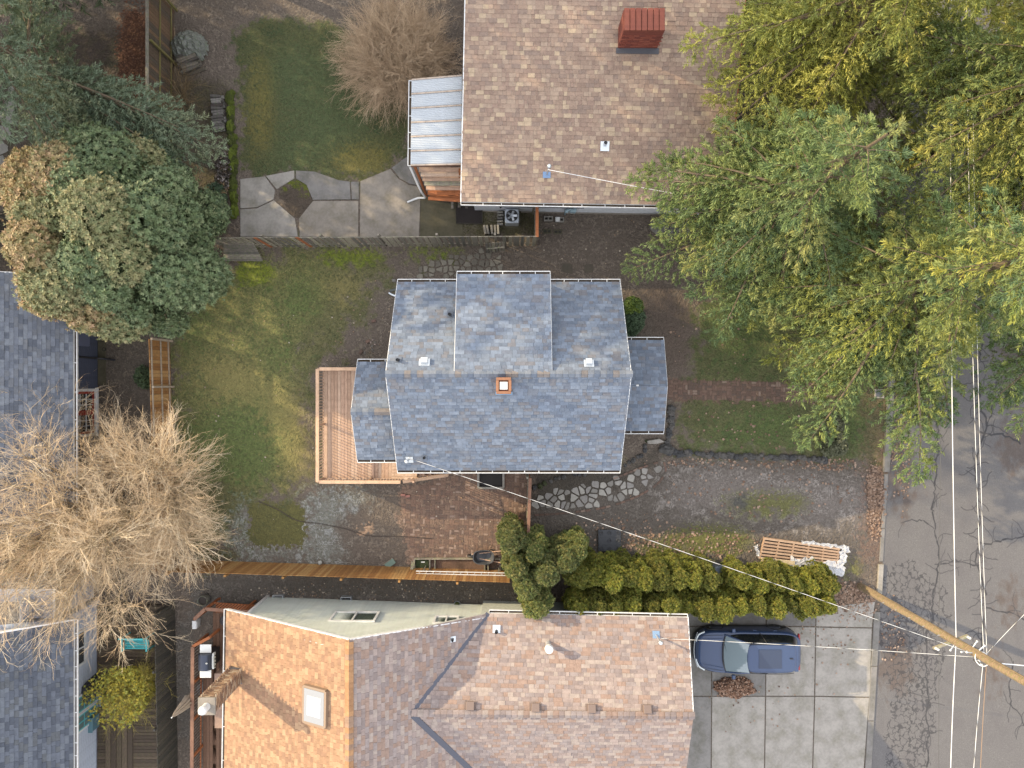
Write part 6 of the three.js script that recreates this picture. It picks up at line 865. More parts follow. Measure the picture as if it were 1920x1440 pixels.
// neighbouring conifers west and north of the lot: they keep the low sun off the yards
{ const q = rngOf(300), word = ['first', 'second', 'third', 'fourth', 'fifth', 'sixth', 'seventh', 'eighth', 'ninth', 'tenth', 'eleventh', 'twelfth', 'thirteenth'];
  for (let i = 0; i < 13; i++) { const z = -23 + i * 2.7, x = -29.5 + (q() - .5) * 2; conifer('screen_conifer', 'dark conifer in the tall western row, ' + word[i] + ' counted from the top', V(x, 0, z), (i < 4 ? 10.2 : i < 8 ? 9.3 : 8.4) + q() * 1.2, { seed: 310 + i, R: 3.0, tones: [[60, 74, 40], [76, 86, 44]], h0: .6, whorl: .7, n: 7, step: .36, spray: .28, size: 2.0, droop: -.05 }, 'conifers west of the lot'); }
  for (const [i, [x, z, h, r]] of [[-20.5, -18.5, 18, 5], [-13.8, -18.8, 18, 4.8], [-13.6, -22.4, 18, 5], [-13.8, -26, 18, 5], [-23.6, -12.6, 19, 3.6]].entries()) conifer('tall_conifer', 'tall dark conifer north of the upper lawn, ' + word[i] + ' of the group', V(x, 0, z), h, { seed: 340 + i, R: r, tones: [[70, 84, 50], [86, 96, 56]], h0: i === 4 ? 9.5 : 5, whorl: i === 4 ? 1.3 : .7, n: i === 4 ? 4 : 6, step: .34, spray: .26, size: 1.9, droop: -.12 }, 'conifers north of the lot'); }

// ---------------------------------------------------------------- round broadleaf evergreen
function leafy(name, label, base, trunkTop, lobes, o) { // lobes: [x, y, z, rx, ry, rz, tone index]
  const q = rngOf(o.seed), R = (a, b) => a + (b - a) * q(), T = thing(name, label, o.category ?? 'tree', base, o.group), list = [], limbs = [], tones = o.tones.map((s) => s.map((c) => alb(...c)));
  if (trunkTop) { put(T, 'trunk', barkTrunk([base, base.clone().lerp(trunkTop, .5), trunkTop], [o.r ?? .2, (o.r ?? .2) * .8, .1]), bark); for (const l of lobes) limbs.push(barkTrunk([base.clone().lerp(trunkTop, .6), base.clone().lerp(trunkTop, .9).lerp(V(l[0], l[1], l[2]), .5), V(l[0], l[1], l[2])], [.09, .06, .025], 6)); put(T, 'limbs', merge(limbs), bark); }
  for (const [x, y, z, rx, ry, rz, ti = 0] of lobes) {
    const n = Math.round((rx * ry + ry * rz + rx * rz) * o.density), tn = tones[ti];
    for (let i = 0; i < n; i++) {
      let d = V(R(-1, 1), R(-1, 1), R(-1, 1)); if (d.lengthSq() > 1 || d.lengthSq() < .01) { i--; continue; } d.normalize(); if (d.y < -.55 && q() < .7) continue;
      const bump = 1 + .16 * noise(d.x * 2.6 + x, d.z * 2.6 + z + d.y) + .08 * noise(d.x * 7 + z, d.z * 7 + d.y * 5), k = bump * (1 - .22 * q() * q()) * (o.ragged && q() < .06 ? 1.18 : 1), p = V(x + d.x * rx * k, y + d.y * ry * k, z + d.z * rz * k); if (p.y < .04) continue;
      const out = d.clone().add(V(R(-.6, .6), R(-.2, .8), R(-.6, .6))).normalize(), s = R(.6, 1.2) * o.leaf; list.push([p.x, p.y, p.z, new THREE.Quaternion().setFromUnitVectors(Y, out).multiply(turn(0, q() * 6.28, 0)), s, s, s, mixc(tn[Math.floor(q() * tn.length)], tn[Math.floor(q() * tn.length)], q())]);
    }
  }
  copies(T, 'crown', o.geo ?? rosetteGeo, o.mat ?? needle, list); return T;
}
const at3 = (px, py, h, r, ry = r, rz = r, t = 0) => { const p = P(px, py, h); return [p.x, p.y, p.z, r, ry, rz, t]; };
const ev = [[[112, 134, 88], [132, 150, 102], [96, 118, 80], [150, 160, 114], [120, 140, 90]], [[188, 168, 116], [202, 178, 128], [160, 152, 100], [208, 172, 134], [146, 144, 96]], [[164, 162, 112], [146, 152, 102], [180, 170, 122], [126, 138, 92]]];
{ const q = rngOf(455), L = [[-14.5, 4.3, -5.5, 2.2, 2.2, 2.1, 0], [-15.9, 4.4, -5.6, 1.7, 1.8, 1.8, 2], [-13.6, 3.6, -5.6, 1.7, 1.9, 1.7, 0]];
  for (let i = 0; i < 40; i++) { const a = i * 2.4 + q() * .8, e = Math.asin(clamp(-.25 + 1.2 * (i + .5) / 40, -1, 1)), k = .86 + q() * .3, r = .55 + q() * .6, x = -14.7 + Math.cos(a) * Math.cos(e) * 2.75 * k, y = 4.4 + Math.sin(e) * 2.9 * k, z = -5.35 + Math.sin(a) * Math.cos(e) * 2.65 * k; L.push([x, Math.max(1.3, y), z, r, r * .9, r, x < -15 ? (q() < .55 ? 1 : 2) : q() < .3 ? 2 : 0]); }
  for (const l of [at3(70, 330, 4.8, .95, .9, .9, 1), at3(45, 360, 4.4, .7, .7, .7, 1), at3(120, 320, 5.2, .9, .9, .9, 2), at3(95, 555, 4.2, .9, .9, .8, 1), at3(175, 590, 3.6, .9, .8, .7, 2), at3(250, 590, 3.4, .85, .8, .7, 0), at3(315, 600, 3.0, .7, .8, .6, 0), at3(395, 400, 2.6, .6, .8, .8, 0)]) L.push(l);
  leafy('evergreen_tree', 'large rounded broadleaf evergreen with golden lit side, beside the backyard', P(300, 470), V(-14.2, 4, -5.6), L, { seed: 401, density: 800, leaf: .125, tones: ev, r: .3, ragged: 1 }); }
leafy('rhododendron', 'small rounded green shrub against the northeast house corner', P(1188, 590), null, [at3(1186, 578, .75, .38, .55, .42, 1), at3(1188, 600, .7, .42, .6, .45, 0), at3(1180, 615, .6, .35, .5, .35, 0)], { seed: 402, density: 2400, leaf: .1, category: 'shrub', tones: [[[84, 110, 74], [104, 128, 92], [66, 92, 58]], [[130, 150, 40], [104, 128, 44], [86, 116, 48]]] });
leafy('clipped_shrub', 'pale speckled rectangular low shrub near the street lawn', P(1563, 815), null, [at3(1562, 800, .3, .4, .4, .5), at3(1565, 820, .3, .42, .4, .5), at3(1558, 840, .3, .4, .4, .35), at3(1572, 838, .3, .34, .38, .35), at3(1572, 792, .3, .32, .36, .32)], { seed: 403, density: 1900, leaf: .07, category: 'shrub', tones: [[[120, 122, 92], [148, 150, 120], [98, 104, 70], [84, 92, 56]]] });
leafy('yellow_shrub', 'small yellow leaved shrub on the front lawn under the fir', P(1572, 700), null, [at3(1560, 688, .4, .3, .35, .3), at3(1582, 698, .35, .32, .35, .34), at3(1572, 706, .3, .22, .3, .22)], { seed: 404, density: 420, leaf: .09, category: 'shrub', tones: [[[196, 158, 40], [160, 130, 44], [110, 96, 52]]] });
leafy('weed_clump', 'green weedy clump beside the blue house side yard', P(268, 706), null, [at3(268, 706, .25, .3, .3, .4), at3(272, 716, .2, .25, .25, .25)], { seed: 405, density: 1200, leaf: .1, category: 'plant', tones: [[[90, 112, 70], [110, 130, 86], [72, 92, 56]]] });
leafy('ivy_clump', 'dark ivy growing under the bare tree beside the cedar fence', P(268, 960), null, [at3(262, 950, .4, .5, .4, .7), at3(275, 985, .4, .5, .4, .6), at3(250, 1045, .4, .6, .4, .4), at3(345, 1000, .3, .35, .3, .5)], { seed: 406, density: 700, leaf: .11, category: 'plant', tones: [[[56, 84, 40], [72, 100, 48], [48, 70, 36]]] });
leafy('border_shrub', 'dark leafy shrub with white petals beside the mossy border', P(418, 320), null, [at3(418, 312, .3, .28, .3, .6), at3(416, 338, .3, .25, .3, .3)], { seed: 407, density: 800, leaf: .08, category: 'shrub', tones: [[[70, 56, 54], [84, 66, 60], [190, 180, 176], [60, 58, 40]]] });
leafy('border_shrub', 'dark green shrub below the round tree at the patio edge', P(405, 385), null, [at3(404, 372, .5, .4, .5, .6), at3(408, 408, .4, .35, .4, .5)], { seed: 408, density: 1000, leaf: .1, category: 'shrub', tones: [[[60, 90, 54], [78, 106, 66], [50, 74, 46]]] });
// ---------------------------------------------------------------- arborvitae hedges
{
  const q = rngOf(500), R = (a, b) => a + (b - a) * q(), green = [[[148, 154, 48], [168, 166, 58], [124, 136, 46], [186, 174, 78], [138, 146, 58]], [[140, 152, 76], [162, 164, 90], [118, 136, 72], [180, 172, 104], [108, 124, 74]]];
  function arborvitae(label, group, x, z, h, r, kind, seed) {
    const lobes = [], n = Math.max(4, Math.round(h / .42)); lobes.push([x, h * .42, z, r * .86, h * .44, r * .86, kind]);
    for (let i = 0; i < n * 5; i++) { const t = Math.floor(i / 5) / (n - 1), a = i * 2.2 + q() * 1.0, y = .3 + t * (h - .55), rad = r * (t < .75 ? .74 : .74 * (1 - (t - .75) * 2.4)), s = r * R(.3, .5) * (1 - t * .2); lobes.push([x + Math.cos(a) * rad, y, z + Math.sin(a) * rad, s, s * 1.25, s, kind]); }
    lobes.push([x, h - .22, z, r * .5, .3, r * .5, kind]);
    return leafy('arborvitae', label, V(x, 0, z), V(x, h * .6, z), lobes, { seed, density: 850, leaf: .095, geo: fanGeo, ragged: 1, tones: green.map((g) => g.map((c) => c.map((v) => v * (.9 + ((seed * 37) % 11) / 50)))), r: .06, group });
  }
  const A = 'arborvitae row beside the gravel drive', B = 'arborvitae row beside the bottom house and car', C = 'tall arborvitae clump at the patio corner'; let s = 600; const nth = ['first', 'second', 'third', 'fourth', 'fifth', 'sixth', 'seventh', 'eighth', 'ninth'];
  for (let i = 0; i < 9; i++) arborvitae(nth[i] + ' arborvitae from the patio in the hedge beside the gravel drive', A, 2.75 + i * .66 + R(-.06, .06), 7.72 + i * .04 + R(-.12, .12), R(2.5, 3.1), R(.46, .64), 0, s++);
  for (let i = 0; i < 6; i++) arborvitae(nth[i] + ' arborvitae right of the grey bin in the drive-side hedge', A + ', street end', 9.45 + i * .74, 8.15 + i * .06 + R(-.1, .1), R(2.1, 2.6) - i * .08, R(.46, .62), 0, s++);
  for (let i = 0; i < 15; i++) arborvitae(i < 8 ? nth[i] + ' arborvitae from the left in the hedge overhanging the pink-brown roof' : nth[i - 8] + ' arborvitae from the roof corner in the hedge behind the parked car', i < 8 ? B : B + ', car side', 2.75 + i * .73 + R(-.06, .06), 9.05 + R(-.1, .1) + (i > 6 ? .08 : 0), R(2.2, 2.8) - (i > 10 ? .3 : 0), R(.42, .6), 0, s++);
  const where = ['nearest the side gate', 'beside the wheelbarrow', 'second from the side gate', 'at its middle', 'beside the raised beds', 'hanging over the bottom roof', 'nearest the black pallet', 'at its street end']; for (const [k, [px, py, h, r]] of [[958, 985, 3.9, .5], [968, 1030, 3.6, .56], [998, 1005, 3.3, .54], [1018, 1035, 4.0, .56], [985, 1060, 3.8, .56], [1000, 1095, 3.6, .62], [1050, 1018, 3.6, .54], [1072, 1006, 3.0, .5]].entries()) { const p = P(px, py); arborvitae('tall dusty-green arborvitae of the patio corner clump, ' + where[k], C, p.x, p.z, h, r, 1, s++); }
}
// ---------------------------------------------------------------- bare trees
const twigA = [twigGeo(1, .03, 5), twigGeo(2, .06, 5), twigGeo(3, .02, 5)];
function bareTree(name, label, base, o) {
  const q = rngOf(o.seed), R = (a, b) => a + (b - a) * q(), T = thing(name, label, o.category ?? 'tree', base), limbs = [], tw = [[], [], []], tones = o.tones.map((c) => alb(...c));
  const grow = (p, d, len, r, lv) => {
    const n = lv < 2 ? 6 : 4, pts = [p.clone()], rad = [r]; let c = p.clone(), e = d.clone();
    for (let i = 1; i <= n; i++) { c = c.clone().addScaledVector(e, len / n); pts.push(c); rad.push(lerp(r, r * .45, i / n)); e = e.clone().add(V(R(-.22, .22), R(-.16, .16) + (lv < 2 ? .05 : o.weep), R(-.22, .22))).normalize();
      if (lv < o.levels && i >= (lv ? 1 : 2)) { const kids = lv === 0 ? o.fork : R(.5, 1.6) * (o.kids ?? 1); for (let k = 0; k < kids; k++) { const a = R(0, 6.28), sp = R(.45, 1.0), u = e.clone().cross(Y).normalize(), w = u.clone().cross(e), dd = e.clone().addScaledVector(u, Math.cos(a) * sp).addScaledVector(w, Math.sin(a) * sp).add(V(0, .1, 0)).normalize(); grow(c, dd, len * R(.5, .75), rad[i] * R(.5, .7), lv + 1); } }
      if (lv >= o.levels - 1) for (let k = 0; k < Math.floor(o.twigs + q()); k++) { const sp = o.spread ?? .9, dd = e.clone().add(V(R(-sp, sp), R(-sp, sp) * .8 + o.weep, R(-sp, sp))).normalize(), s = R(.55, 1.1) * o.twig; tw[Math.floor(q() * 3)].push([c.x, c.y, c.z, qOf(dd, R(0, 6.28)), s, s, s, mixc(tones[Math.floor(q() * tones.length)], tones[0], q() * .5)]); } }
    limbs.push(barkTrunk(pts, rad, lv < 2 ? 8 : 5));
  };
  for (const [dx, dy, dz, len, r, off = 0] of o.stems) grow(base.clone().add(V(dx * off, 0, dz * off)), V(dx, dy, dz).normalize(), len, r, o.start ?? 0);
  put(T, 'limbs', merge(limbs), o.bark ?? paleBark); tw.forEach((l, i) => l.length && copies(T, 'twigs', twigA[i], o.twigMat, l)); return T;
}
const twigM = mat([1, 1, 1], { rough: .9 });
const bt = bareTree('bare_tree', 'wide bare deciduous tree of tan twigs over the cedar fence', V(-15.5, 0, 5.3), { seed: 702, levels: 3, fork: 1.0, weep: -.06, twigs: .44, twig: .95, spread: .5, tones: [[236, 210, 172], [222, 192, 152], [244, 224, 192], [206, 176, 140]], twigMat: twigM, stems: [[.05, 1, -.1, 3.4, .22], [.8, .9, -.3, 2.7, .15], [-.5, 1, .1, 3.8, .17], [.2, 1, -.7, 3.0, .15], [-.2, 1, .5, 3.1, .15], [-.85, 1, -.4, 3.9, .16], [.8, .8, .3, 2.5, .13], [-1, .9, .4, 3.8, .14]] });
bareTree('bare_shrub', 'domed bare shrub of pale tan stems beside the patio cover', V(-4.85, 0, -14.0), { seed: 710, category: 'shrub', start: 2, levels: 3, fork: 2, weep: -.02, twigs: 2.8, twig: .8, kids: 1.3, spread: .5, tones: [[212, 184, 150], [196, 168, 136], [224, 198, 166], [176, 152, 126]], twigMat: twigM, stems: Array.from({ length: 44 }, (_, i) => { const a = i * 2.4, e = .25 + .95 * Math.sqrt(i / 44); return [Math.cos(a) * e, 1.15 - e * .35, Math.sin(a) * e, 1.5, .03, .25]; }) });
bareTree('bare_shrub', 'small dry bare shrub at the brown fence', P(345, 190), { seed: 711, category: 'shrub', start: 2, levels: 2, fork: 2, weep: -.03, twigs: 3, twig: .8, tones: [[138, 116, 82], [120, 100, 72]], twigMat: twigM, stems: Array.from({ length: 12 }, (_, i) => { const a = i * 2.4, e = .3 + .6 * (i / 12); return [Math.cos(a) * e, 1, Math.sin(a) * e, 1.0, .02, .1]; }) });
// yellow-green shrub on the deck
{ const T = bareTree('willow_shrub', 'wispy yellow-green shrub growing through the weathered deck', P(282, 1272), { seed: 720, category: 'shrub', start: 2, levels: 3, fork: 2, weep: -.02, twigs: 1.6, twig: .6, tones: [[184, 166, 84], [160, 146, 76], [200, 182, 96]], twigMat: twigM, stems: Array.from({ length: 15 }, (_, i) => { const a = i * 2.4, e = .2 + .8 * (i / 15); return [Math.cos(a) * e - .25, 1.1, Math.sin(a) * e, 1.15, .025, .1]; }) });
  const q = rngOf(77), list = [], tn = [[186, 182, 64], [208, 194, 70], [164, 168, 66], [220, 198, 64]].map((c) => alb(...c)); for (let i = 0; i < 3000; i++) { const a = q() * 6.28, r = Math.sqrt(q()), y = .4 + q() * 1.6, o = ORG.get(T); list.push([o.x - .25 * y + Math.cos(a) * r * (.5 + .42 * y), y, o.z + Math.sin(a) * r * (.55 + .4 * y), turn(q() * 3, q() * 6, q() * 3), .05 + q() * .05, undefined, undefined, tn[Math.floor(q() * 4)]]); } copies(T, 'leaves', rosetteGeo, needle, list); }
// ---------------------------------------------------------------- litter of leaves
const dryTones = [[146, 118, 98], [162, 136, 116], [118, 92, 76], [180, 156, 138], [98, 78, 66]];
fallen('dry tan leaves scattered over the gravel drive and its edges', [[1300, 1020, 140, 26, 330], [1180, 1000, 100, 30, 160], [1400, 868, 150, 10, 150], [1420, 930, 180, 50, 130], [1560, 870, 50, 12, 120], [1420, 800, 130, 40, 70], [1340, 640, 90, 60, 30]], dryTones, .13, 801);
fallen('thick brown leaves drifted along the street kerb', [[1642, 925, 17, 50, 800], [1640, 975, 12, 30, 260], [1676, 760, 8, 110, 260], [1690, 850, 18, 90, 160], [1605, 1130, 32, 28, 520], [1590, 1110, 26, 20, 200], [1675, 1180, 22, 60, 90]], dryTones, .12, 802);
fallen('few dry leaves lying on the concrete driveway slabs', [[1460, 1260, 150, 90, 60], [1560, 1180, 60, 40, 50], [1340, 1200, 40, 40, 40], [1400, 1330, 100, 50, 25]], dryTones, .1, 806, .045);
fallen('rust brown fallen leaves behind the brown fence', [[252, 110, 28, 90, 1500], [265, 190, 20, 20, 260]], [[116, 78, 56], [134, 92, 68], [96, 64, 48], [148, 108, 82]], .1, 804);
fallen('scattered leaves and petals over the backyard, patio and side gravel', [[700, 1110, 260, 16, 170], [560, 1120, 60, 12, 60], [860, 960, 90, 60, 90], [520, 760, 160, 180, 60], [1130, 450, 150, 45, 60], [690, 620, 70, 80, 40], [420, 330, 12, 40, 160], [1060, 860, 60, 20, 60], [1150, 640, 80, 60, 10]], [[170, 150, 128], [200, 188, 170], [140, 112, 88], [120, 96, 76]], .085, 805);

// ---------------------------------------------------------------- utility pole and wires
const POLE = P(1613, 1099);
{
  const T = thing('utility_pole', 'tall wooden utility pole leaning out of view over the street', 'utility pole', POLE), H = 11.2, pm = mat([.30, .215, .135], { map: weathered, rough: .9, bump: .02 }), pts = [], rad = []; for (let i = 0; i <= 12; i++) { pts.push(V(POLE.x, H * i / 12, POLE.z)); rad.push(lerp(.16, .115, i / 12)); } const pole = put(T, 'pole', barkTrunk(pts, rad, 18), pm);
  const arm = (y, L, a) => { const d = V(Math.cos(a), 0, Math.sin(a)).multiplyScalar(L / 2), c = V(POLE.x, y, POLE.z).add(V(-Math.sin(a) * .16, 0, Math.cos(a) * .16)); beam(T, 'crossarm', c.clone().sub(d), c.clone().add(d), .1, .085, M.old[2]); for (const k of [-.9, .9]) { const p = c.clone().addScaledVector(d, k); put(T, 'insulator', uvw(new THREE.CylinderGeometry(.04, .05, .14, 10).translate(p.x, p.y + .12, p.z)), M.white); } };
  arm(6.1, 1.3, -.35);
  for (const [y, n] of [[7.5, 3], [7.25, 3], [6.5, 2]]) for (let i = 0; i < n; i++) { const a = i * 2.1 + y; put(T, 'bracket', rod(V(POLE.x + Math.cos(a) * .12, y, POLE.z + Math.sin(a) * .12), V(POLE.x + Math.cos(a) * .34, y + .04, POLE.z + Math.sin(a) * .34), .022), M.galv); put(T, 'insulator', uvw(new THREE.SphereGeometry(.035, 10, 8).translate(POLE.x + Math.cos(a) * .36, y + .05, POLE.z + Math.sin(a) * .36)), M.trim); }
  const loop = new THREE.TorusGeometry(.22, .016, 6, 30); loop.rotateX(1.2); loop.translate(POLE.x + .05, 7.7, POLE.z + .1); put(T, 'cable_loop', uvw(loop), M.wire); const l2 = new THREE.TorusGeometry(.16, .014, 6, 26); l2.rotateZ(.8); l2.translate(POLE.x + .1, 7.5, POLE.z + .25); put(T, 'cable_loop', uvw(l2), M.wireDark);
  for (let i = 0; i < 5; i++) put(T, 'step_bolt', rod(V(POLE.x - .22, 2.2 + i * .9, POLE.z + .02), V(POLE.x + .22, 2.25 + i * .9, POLE.z - .02), .01), M.galv);
}
function wire(label, a, b, sag, r, m, twist) {           // a hanging cable; twist: a second strand wound round the first
  const n = 40, pts = []; for (let i = 0; i <= n; i++) { const t = i / n; pts.push(a.clone().lerp(b, t).add(V(0, -4 * sag * t * (1 - t), 0))); }
  const T = thing('overhead_cable', label, 'cable', pts[n / 2].clone().setY(0)); put(T, 'strand', tube(pts, r, 80, 5), m);
  if (twist) { const L = a.distanceTo(b), w = [], k = Math.min(900, Math.round(L * 14)); const d = b.clone().sub(a).normalize(), u = d.clone().cross(Y).normalize(), v = u.clone().cross(d); for (let i = 0; i <= k; i++) { const t = i / k, an = t * L / twist * 6.2832; w.push(a.clone().lerp(b, t).add(V(0, -4 * sag * t * (1 - t), 0)).addScaledVector(u, Math.cos(an) * r * 1.9).addScaledVector(v, Math.sin(an) * r * 1.9)); } put(T, 'wound_strand', tube(w, r * .95, k, 4), M.wireDark); }
  return T;
}
{
  const top = (h, dx = 0, dz = 0) => V(POLE.x + dx, h, POLE.z + dz), X = (px, h) => (px - 960) * (CAM_H - h) / FOCAL;
  wire('twisted service cable from the middle house roof to the utility pole', P(766, 859, 4.6).add(V(0, 0, 0)), top(7.4, .1, .1), .35, .0075, M.wire, .9);
  wire('service cable from the bottom house roof to the utility pole', P(1240, 1197, 4.35), top(7.3, .1, .2), .1, .0075, M.wire, 1.0);
  wire('thin drop wire from the tan roof mast into the fir boughs', P(1027, 318, 4.6), V(11.5, 6.2, -5.6), .1, .011, M.wire);
  wire('thick pale cable along the street, topmost bundle beside the pole', V(X(1790, 6.3), 6.3, -22), top(6.4, .05, 0), .25, .014, M.wire); wire('thick pale cable along the street continuing past the pole', top(6.4, .05, 0), V(X(1783, 6.3), 6.3, 24), .25, .014, M.wire);
  wire('thin dark cable beside the thick street cable', V(X(1793, 5.9), 5.9, -22), V(X(1776, 5.9) - .25, 5.9, 24), .4, .009, M.wireDark);
  wire('twisted street cable above the road cracks', V(X(1812, 7.2), 7.2, -22), top(7.45, .28, .1), .3, .009, M.wire, 1.1); wire('twisted street cable leaving the pole downwards', top(7.45, .28, .1), V(X(1806, 7.2), 7.2, 24), .3, .009, M.wire, 1.1);
  wire('second twisted street cable nearest the road centre', V(X(1822, 7.5), 7.5, -22), top(7.5, .35, .12), .25, .008, M.wire, 1.3); wire('brown street cable leaving the pole downwards', top(7.5, .35, .12), V(X(1832, 7.4), 7.4, 24), .25, .008, mat(alb(170, 140, 110)));
  wire('twisted cable crossing the road to the upper right', top(7.5, .3, .05), P(2080, 1010, 6.8), .15, .008, M.wire, 1.2); wire('thick white cable crossing the road from the pole', top(7.65, .12, .22), P(2100, 1270, 7.2), .12, .02, M.wire);
}
// ---------------------------------------------------------------- parked car
{
  const C = V(10.1, 0, 11.42), T = thing('parked_car', 'dark blue sport utility car parked on the concrete driveway', 'car', C), paint = new THREE.MeshPhysicalMaterial({ color: col([.026, .045, .1]), roughness: .35, metalness: 0, specularIntensity: .5, clearcoat: .55, clearcoatRoughness: .06 }), glass = new THREE.MeshPhysicalMaterial({ color: col([.012, .014, .018]), roughness: .04, clearcoat: 1 }), plastic = mat([.02, .02, .022], { rough: .6 });
  const N = 72, hl = 2.22, hw = .91, se = (a, p) => Math.sign(Math.cos(a)) * Math.abs(Math.cos(a)) ** p, si = (a, p) => Math.sign(Math.sin(a)) * Math.abs(Math.sin(a)) ** p;
  const top = (x) => (x < -1.0 ? lerp(.80, 1.0, sstep(-2.25, -1.0, x)) : lerp(1.0, 1.07, sstep(-1.0, 2.2, x))), outline = (a, k, nose) => { const x = se(a, .42) * hl * k, z = si(a, .32) * hw * k * (1 - (x < -1.5 ? .16 * ((-x - 1.5) / .72) ** 2 : 0) - (x > 1.6 ? .10 * ((x - 1.6) / .62) ** 2 : 0)); return [x, z]; };
  const rings = [[.93, () => .22], [.985, () => .3], [1, () => .48], [1.0, (x) => .68], [.99, (x) => top(x) * .86], [.965, (x) => top(x) * .955], [.92, (x) => top(x)], [.7, (x) => top(x) + .03], [.4, (x) => top(x) + .05], [.02, (x) => top(x) + .055]];
  function loft(rg, n = N, fn = outline) { const pos = [], idx = []; rg.forEach(([k, y]) => { for (let i = 0; i < n; i++) { const [x, z] = fn(i / n * 6.2832, k); pos.push(C.x + x, y(x), C.z + z); } }); for (let r = 0; r + 1 < rg.length; r++) for (let i = 0; i < n; i++) { const j = (i + 1) % n; idx.push(r * n + i, (r + 1) * n + j, r * n + j, r * n + i, (r + 1) * n + i, (r + 1) * n + j); } const g = new THREE.BufferGeometry(); g.setAttribute('position', new THREE.Float32BufferAttribute(pos, 3)); g.setIndex(idx); g.computeVertexNormals(); return uvw(g); }
  put(T, 'body', loft(rings), paint);
  put(T, 'lower_cladding', loft([[.9, () => .17], [1.0, () => .2], [1.012, () => .26], [1.012, () => .36], [.99, () => .37]]), plastic);
  const cabin = (x0, x1, w, p) => (a, k) => { const cx = (x0 + x1) / 2, x = cx + se(a, p) * (x1 - x0) / 2 * k, z = si(a, p) * w * k; return [x, z]; }, mixOut = (t) => { const A = cabin(-1.08, 2.08, .82, .34), B = cabin(-.28, 1.72, .60, .36); return (a) => { const p = A(a, 1), q = B(a, 1); return [lerp(p[0], q[0], t), lerp(p[1], q[1], t * (t < .8 ? .85 : 1))]; }; };
  const cabRing = (l) => { const pos = [], idx = [], n = 64; l.forEach(([t, y, s = 1]) => { const f = mixOut(t); for (let i = 0; i < n; i++) { let [x, z] = f(i / n * 6.2832); x = .72 + (x - .72) * s; z *= s; pos.push(C.x + x, y - (x < -.1 && t >= 1 ? .04 * (-.1 - x) : 0) - (t >= 1 ? .03 * z * z : 0), C.z + z); } }); for (let r = 0; r + 1 < l.length; r++) for (let i = 0; i < n; i++) { const j = (i + 1) % n; idx.push(r * n + i, (r + 1) * n + j, r * n + j, r * n + i, (r + 1) * n + i, (r + 1) * n + j); } const g = new THREE.BufferGeometry(); g.setAttribute('position', new THREE.Float32BufferAttribute(pos, 3)); g.setIndex(idx); g.computeVertexNormals(); return uvw(g); };
  put(T, 'side_windows', cabRing([[0, .98], [.35, 1.2], [.7, 1.42], [.96, 1.575]]), glass);
  const roof = put(T, 'roof', cabRing([[.90, 1.54, 1.012], [.97, 1.6, 1.008], [1, 1.635, .985], [1, 1.655, .9], [1, 1.668, .6], [1, 1.672, .02]]), paint); put(roof, 'sunroof', rbox(.95, .012, .78, .005, C.x + .62, 1.676, C.z), mat([.02, .03, .06], { rough: .15 })); put(roof, 'antenna_fin', rbox(.14, .05, .04, .015, C.x + 1.5, 1.69, C.z - .02), plastic); for (const s of [-1, 1]) put(roof, 'roof_rail', tube([V(C.x - .2, 1.63, C.z + s * .6), V(C.x + .2, 1.67, C.z + s * .61), V(C.x + 1.3, 1.67, C.z + s * .61), V(C.x + 1.62, 1.62, C.z + s * .6)], .016), plastic);
  { const l = [], at = (u, v) => { const x = lerp(-1.02, -.22, v) - .10 * (1 - (2 * u - 1) ** 2), y = lerp(1.075, 1.63, v), w = lerp(.77, .59, v); return V(C.x + x - .012, y + .012, C.z + (2 * u - 1) * w); }, n = 10; for (let i = 0; i < n; i++) for (let j = 0; j < 4; j++) for (const p of [at(i / n, j / 4), at((i + 1) / n, j / 4), at((i + 1) / n, (j + 1) / 4), at(i / n, j / 4), at((i + 1) / n, (j + 1) / 4), at(i / n, (j + 1) / 4)]) l.push(p.x, p.y, p.z); const ws = tris(l); put(T, 'windshield', uvw(ws), new THREE.MeshPhysicalMaterial({ color: col([.16, .20, .22]), roughness: .03, clearcoat: 1, side: THREE.DoubleSide })); put(T, 'wiper', rod(V(C.x - 1.1, 1.1, C.z - .4), V(C.x - .95, 1.2, C.z + .2), .008), plastic); put(T, 'cowl', tube([V(C.x - 1.02, 1.06, C.z - .78), V(C.x - 1.14, 1.07, C.z - .4), V(C.x - 1.16, 1.07, C.z), V(C.x - 1.14, 1.07, C.z + .4), V(C.x - 1.02, 1.06, C.z + .78)], .03), plastic); for (const s of [-1, 1]) put(T, 'pillar', tube([V(C.x - 1.06, 1.06, C.z + s * .78), V(C.x - .62, 1.38, C.z + s * .70), V(C.x - .2, 1.62, C.z + s * .59)], .035), paint); }
  for (const x of [-1.36, 1.34]) for (const s of [-1, 1]) { const w = new THREE.TorusGeometry(.26, .095, 12, 28); w.translate(C.x + x, .345, C.z + s * .80); const wh = put(T, 'wheel', uvw(w), M.black); const r = new THREE.CylinderGeometry(.2, .2, .14, 20); r.rotateX(Math.PI / 2); r.translate(C.x + x, .345, C.z + s * .81); put(wh, 'rim', uvw(r), M.galv); const a = new THREE.TorusGeometry(.39, .035, 8, 26, Math.PI); a.translate(C.x + x, .36, C.z + s * .885); put(T, 'wheel_arch', uvw(a), plastic); }
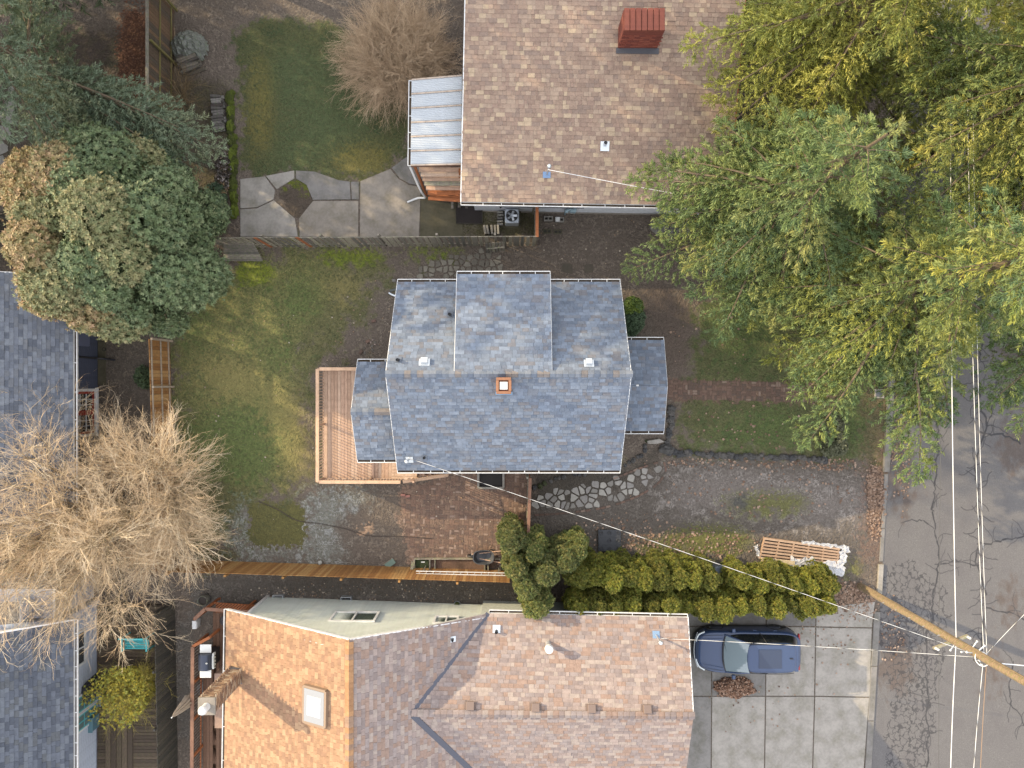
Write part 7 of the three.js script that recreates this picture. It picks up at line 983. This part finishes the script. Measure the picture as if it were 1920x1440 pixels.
  for (const s of [-1, 1]) { put(T, 'mirror', rbox(.16, .13, .2, .05, C.x - .72, 1.1, C.z + s * .98), paint); put(T, 'headlight', tube([V(C.x - 2.19, .68, C.z + s * .38), V(C.x - 2.1, .72, C.z + s * .66), V(C.x - 1.86, .78, C.z + s * .82)], .035), mat([.6, .64, .66], { rough: .1 })); put(T, 'taillight', rbox(.08, .14, .3, .03, C.x + 2.13, .88, C.z + s * .62), mat([.25, .015, .015], { rough: .15 })); put(T, 'door_handle', rbox(.16, .03, .03, .01, C.x + .25, .88, C.z + s * .915), paint); put(T, 'door_handle', rbox(.16, .03, .03, .01, C.x + 1.1, .9, C.z + s * .905), paint); }
  put(T, 'grille', rbox(.06, .2, .9, .02, C.x - 2.2, .52, C.z), M.black); put(T, 'grille_bar', tube([V(C.x - 2.12, .64, C.z - .75), V(C.x - 2.24, .62, C.z - .3), V(C.x - 2.25, .62, C.z + .3), V(C.x - 2.12, .64, C.z + .75)], .018), M.galv); put(T, 'rear_spoiler', rbox(.16, .03, 1.1, .012, C.x + 1.74, 1.6, C.z), paint); for (const s of [-1, 1]) put(T, 'pillar', tube([V(C.x + .42, 1.04, C.z + s * .83), V(C.x + .48, 1.35, C.z + s * .72), V(C.x + .52, 1.58, C.z + s * .62)], .022), plastic); for (const s of [-1, 1]) put(T, 'panel_gap', tube([V(C.x - 2.02, .845, C.z + s * .66), V(C.x - 1.6, .945, C.z + s * .72), V(C.x - 1.12, 1.035, C.z + s * .76)], .007, 20, 4), plastic); put(T, 'panel_gap', tube([V(C.x - 2.06, .83, C.z - .64), V(C.x - 2.14, .83, C.z - .3), V(C.x - 2.15, .83, C.z + .3), V(C.x - 2.06, .83, C.z + .64)], .007, 20, 4), plastic); put(T, 'hood_crease', tube([V(C.x - 2.0, .87, C.z - .55), V(C.x - 1.5, .98, C.z - .58), V(C.x - 1.15, 1.04, C.z - .62)], .008), paint); put(T, 'hood_crease', tube([V(C.x - 2.0, .87, C.z + .55), V(C.x - 1.5, .98, C.z + .58), V(C.x - 1.15, 1.04, C.z + .62)], .008), paint);
}
renderer.render(scene, camera);
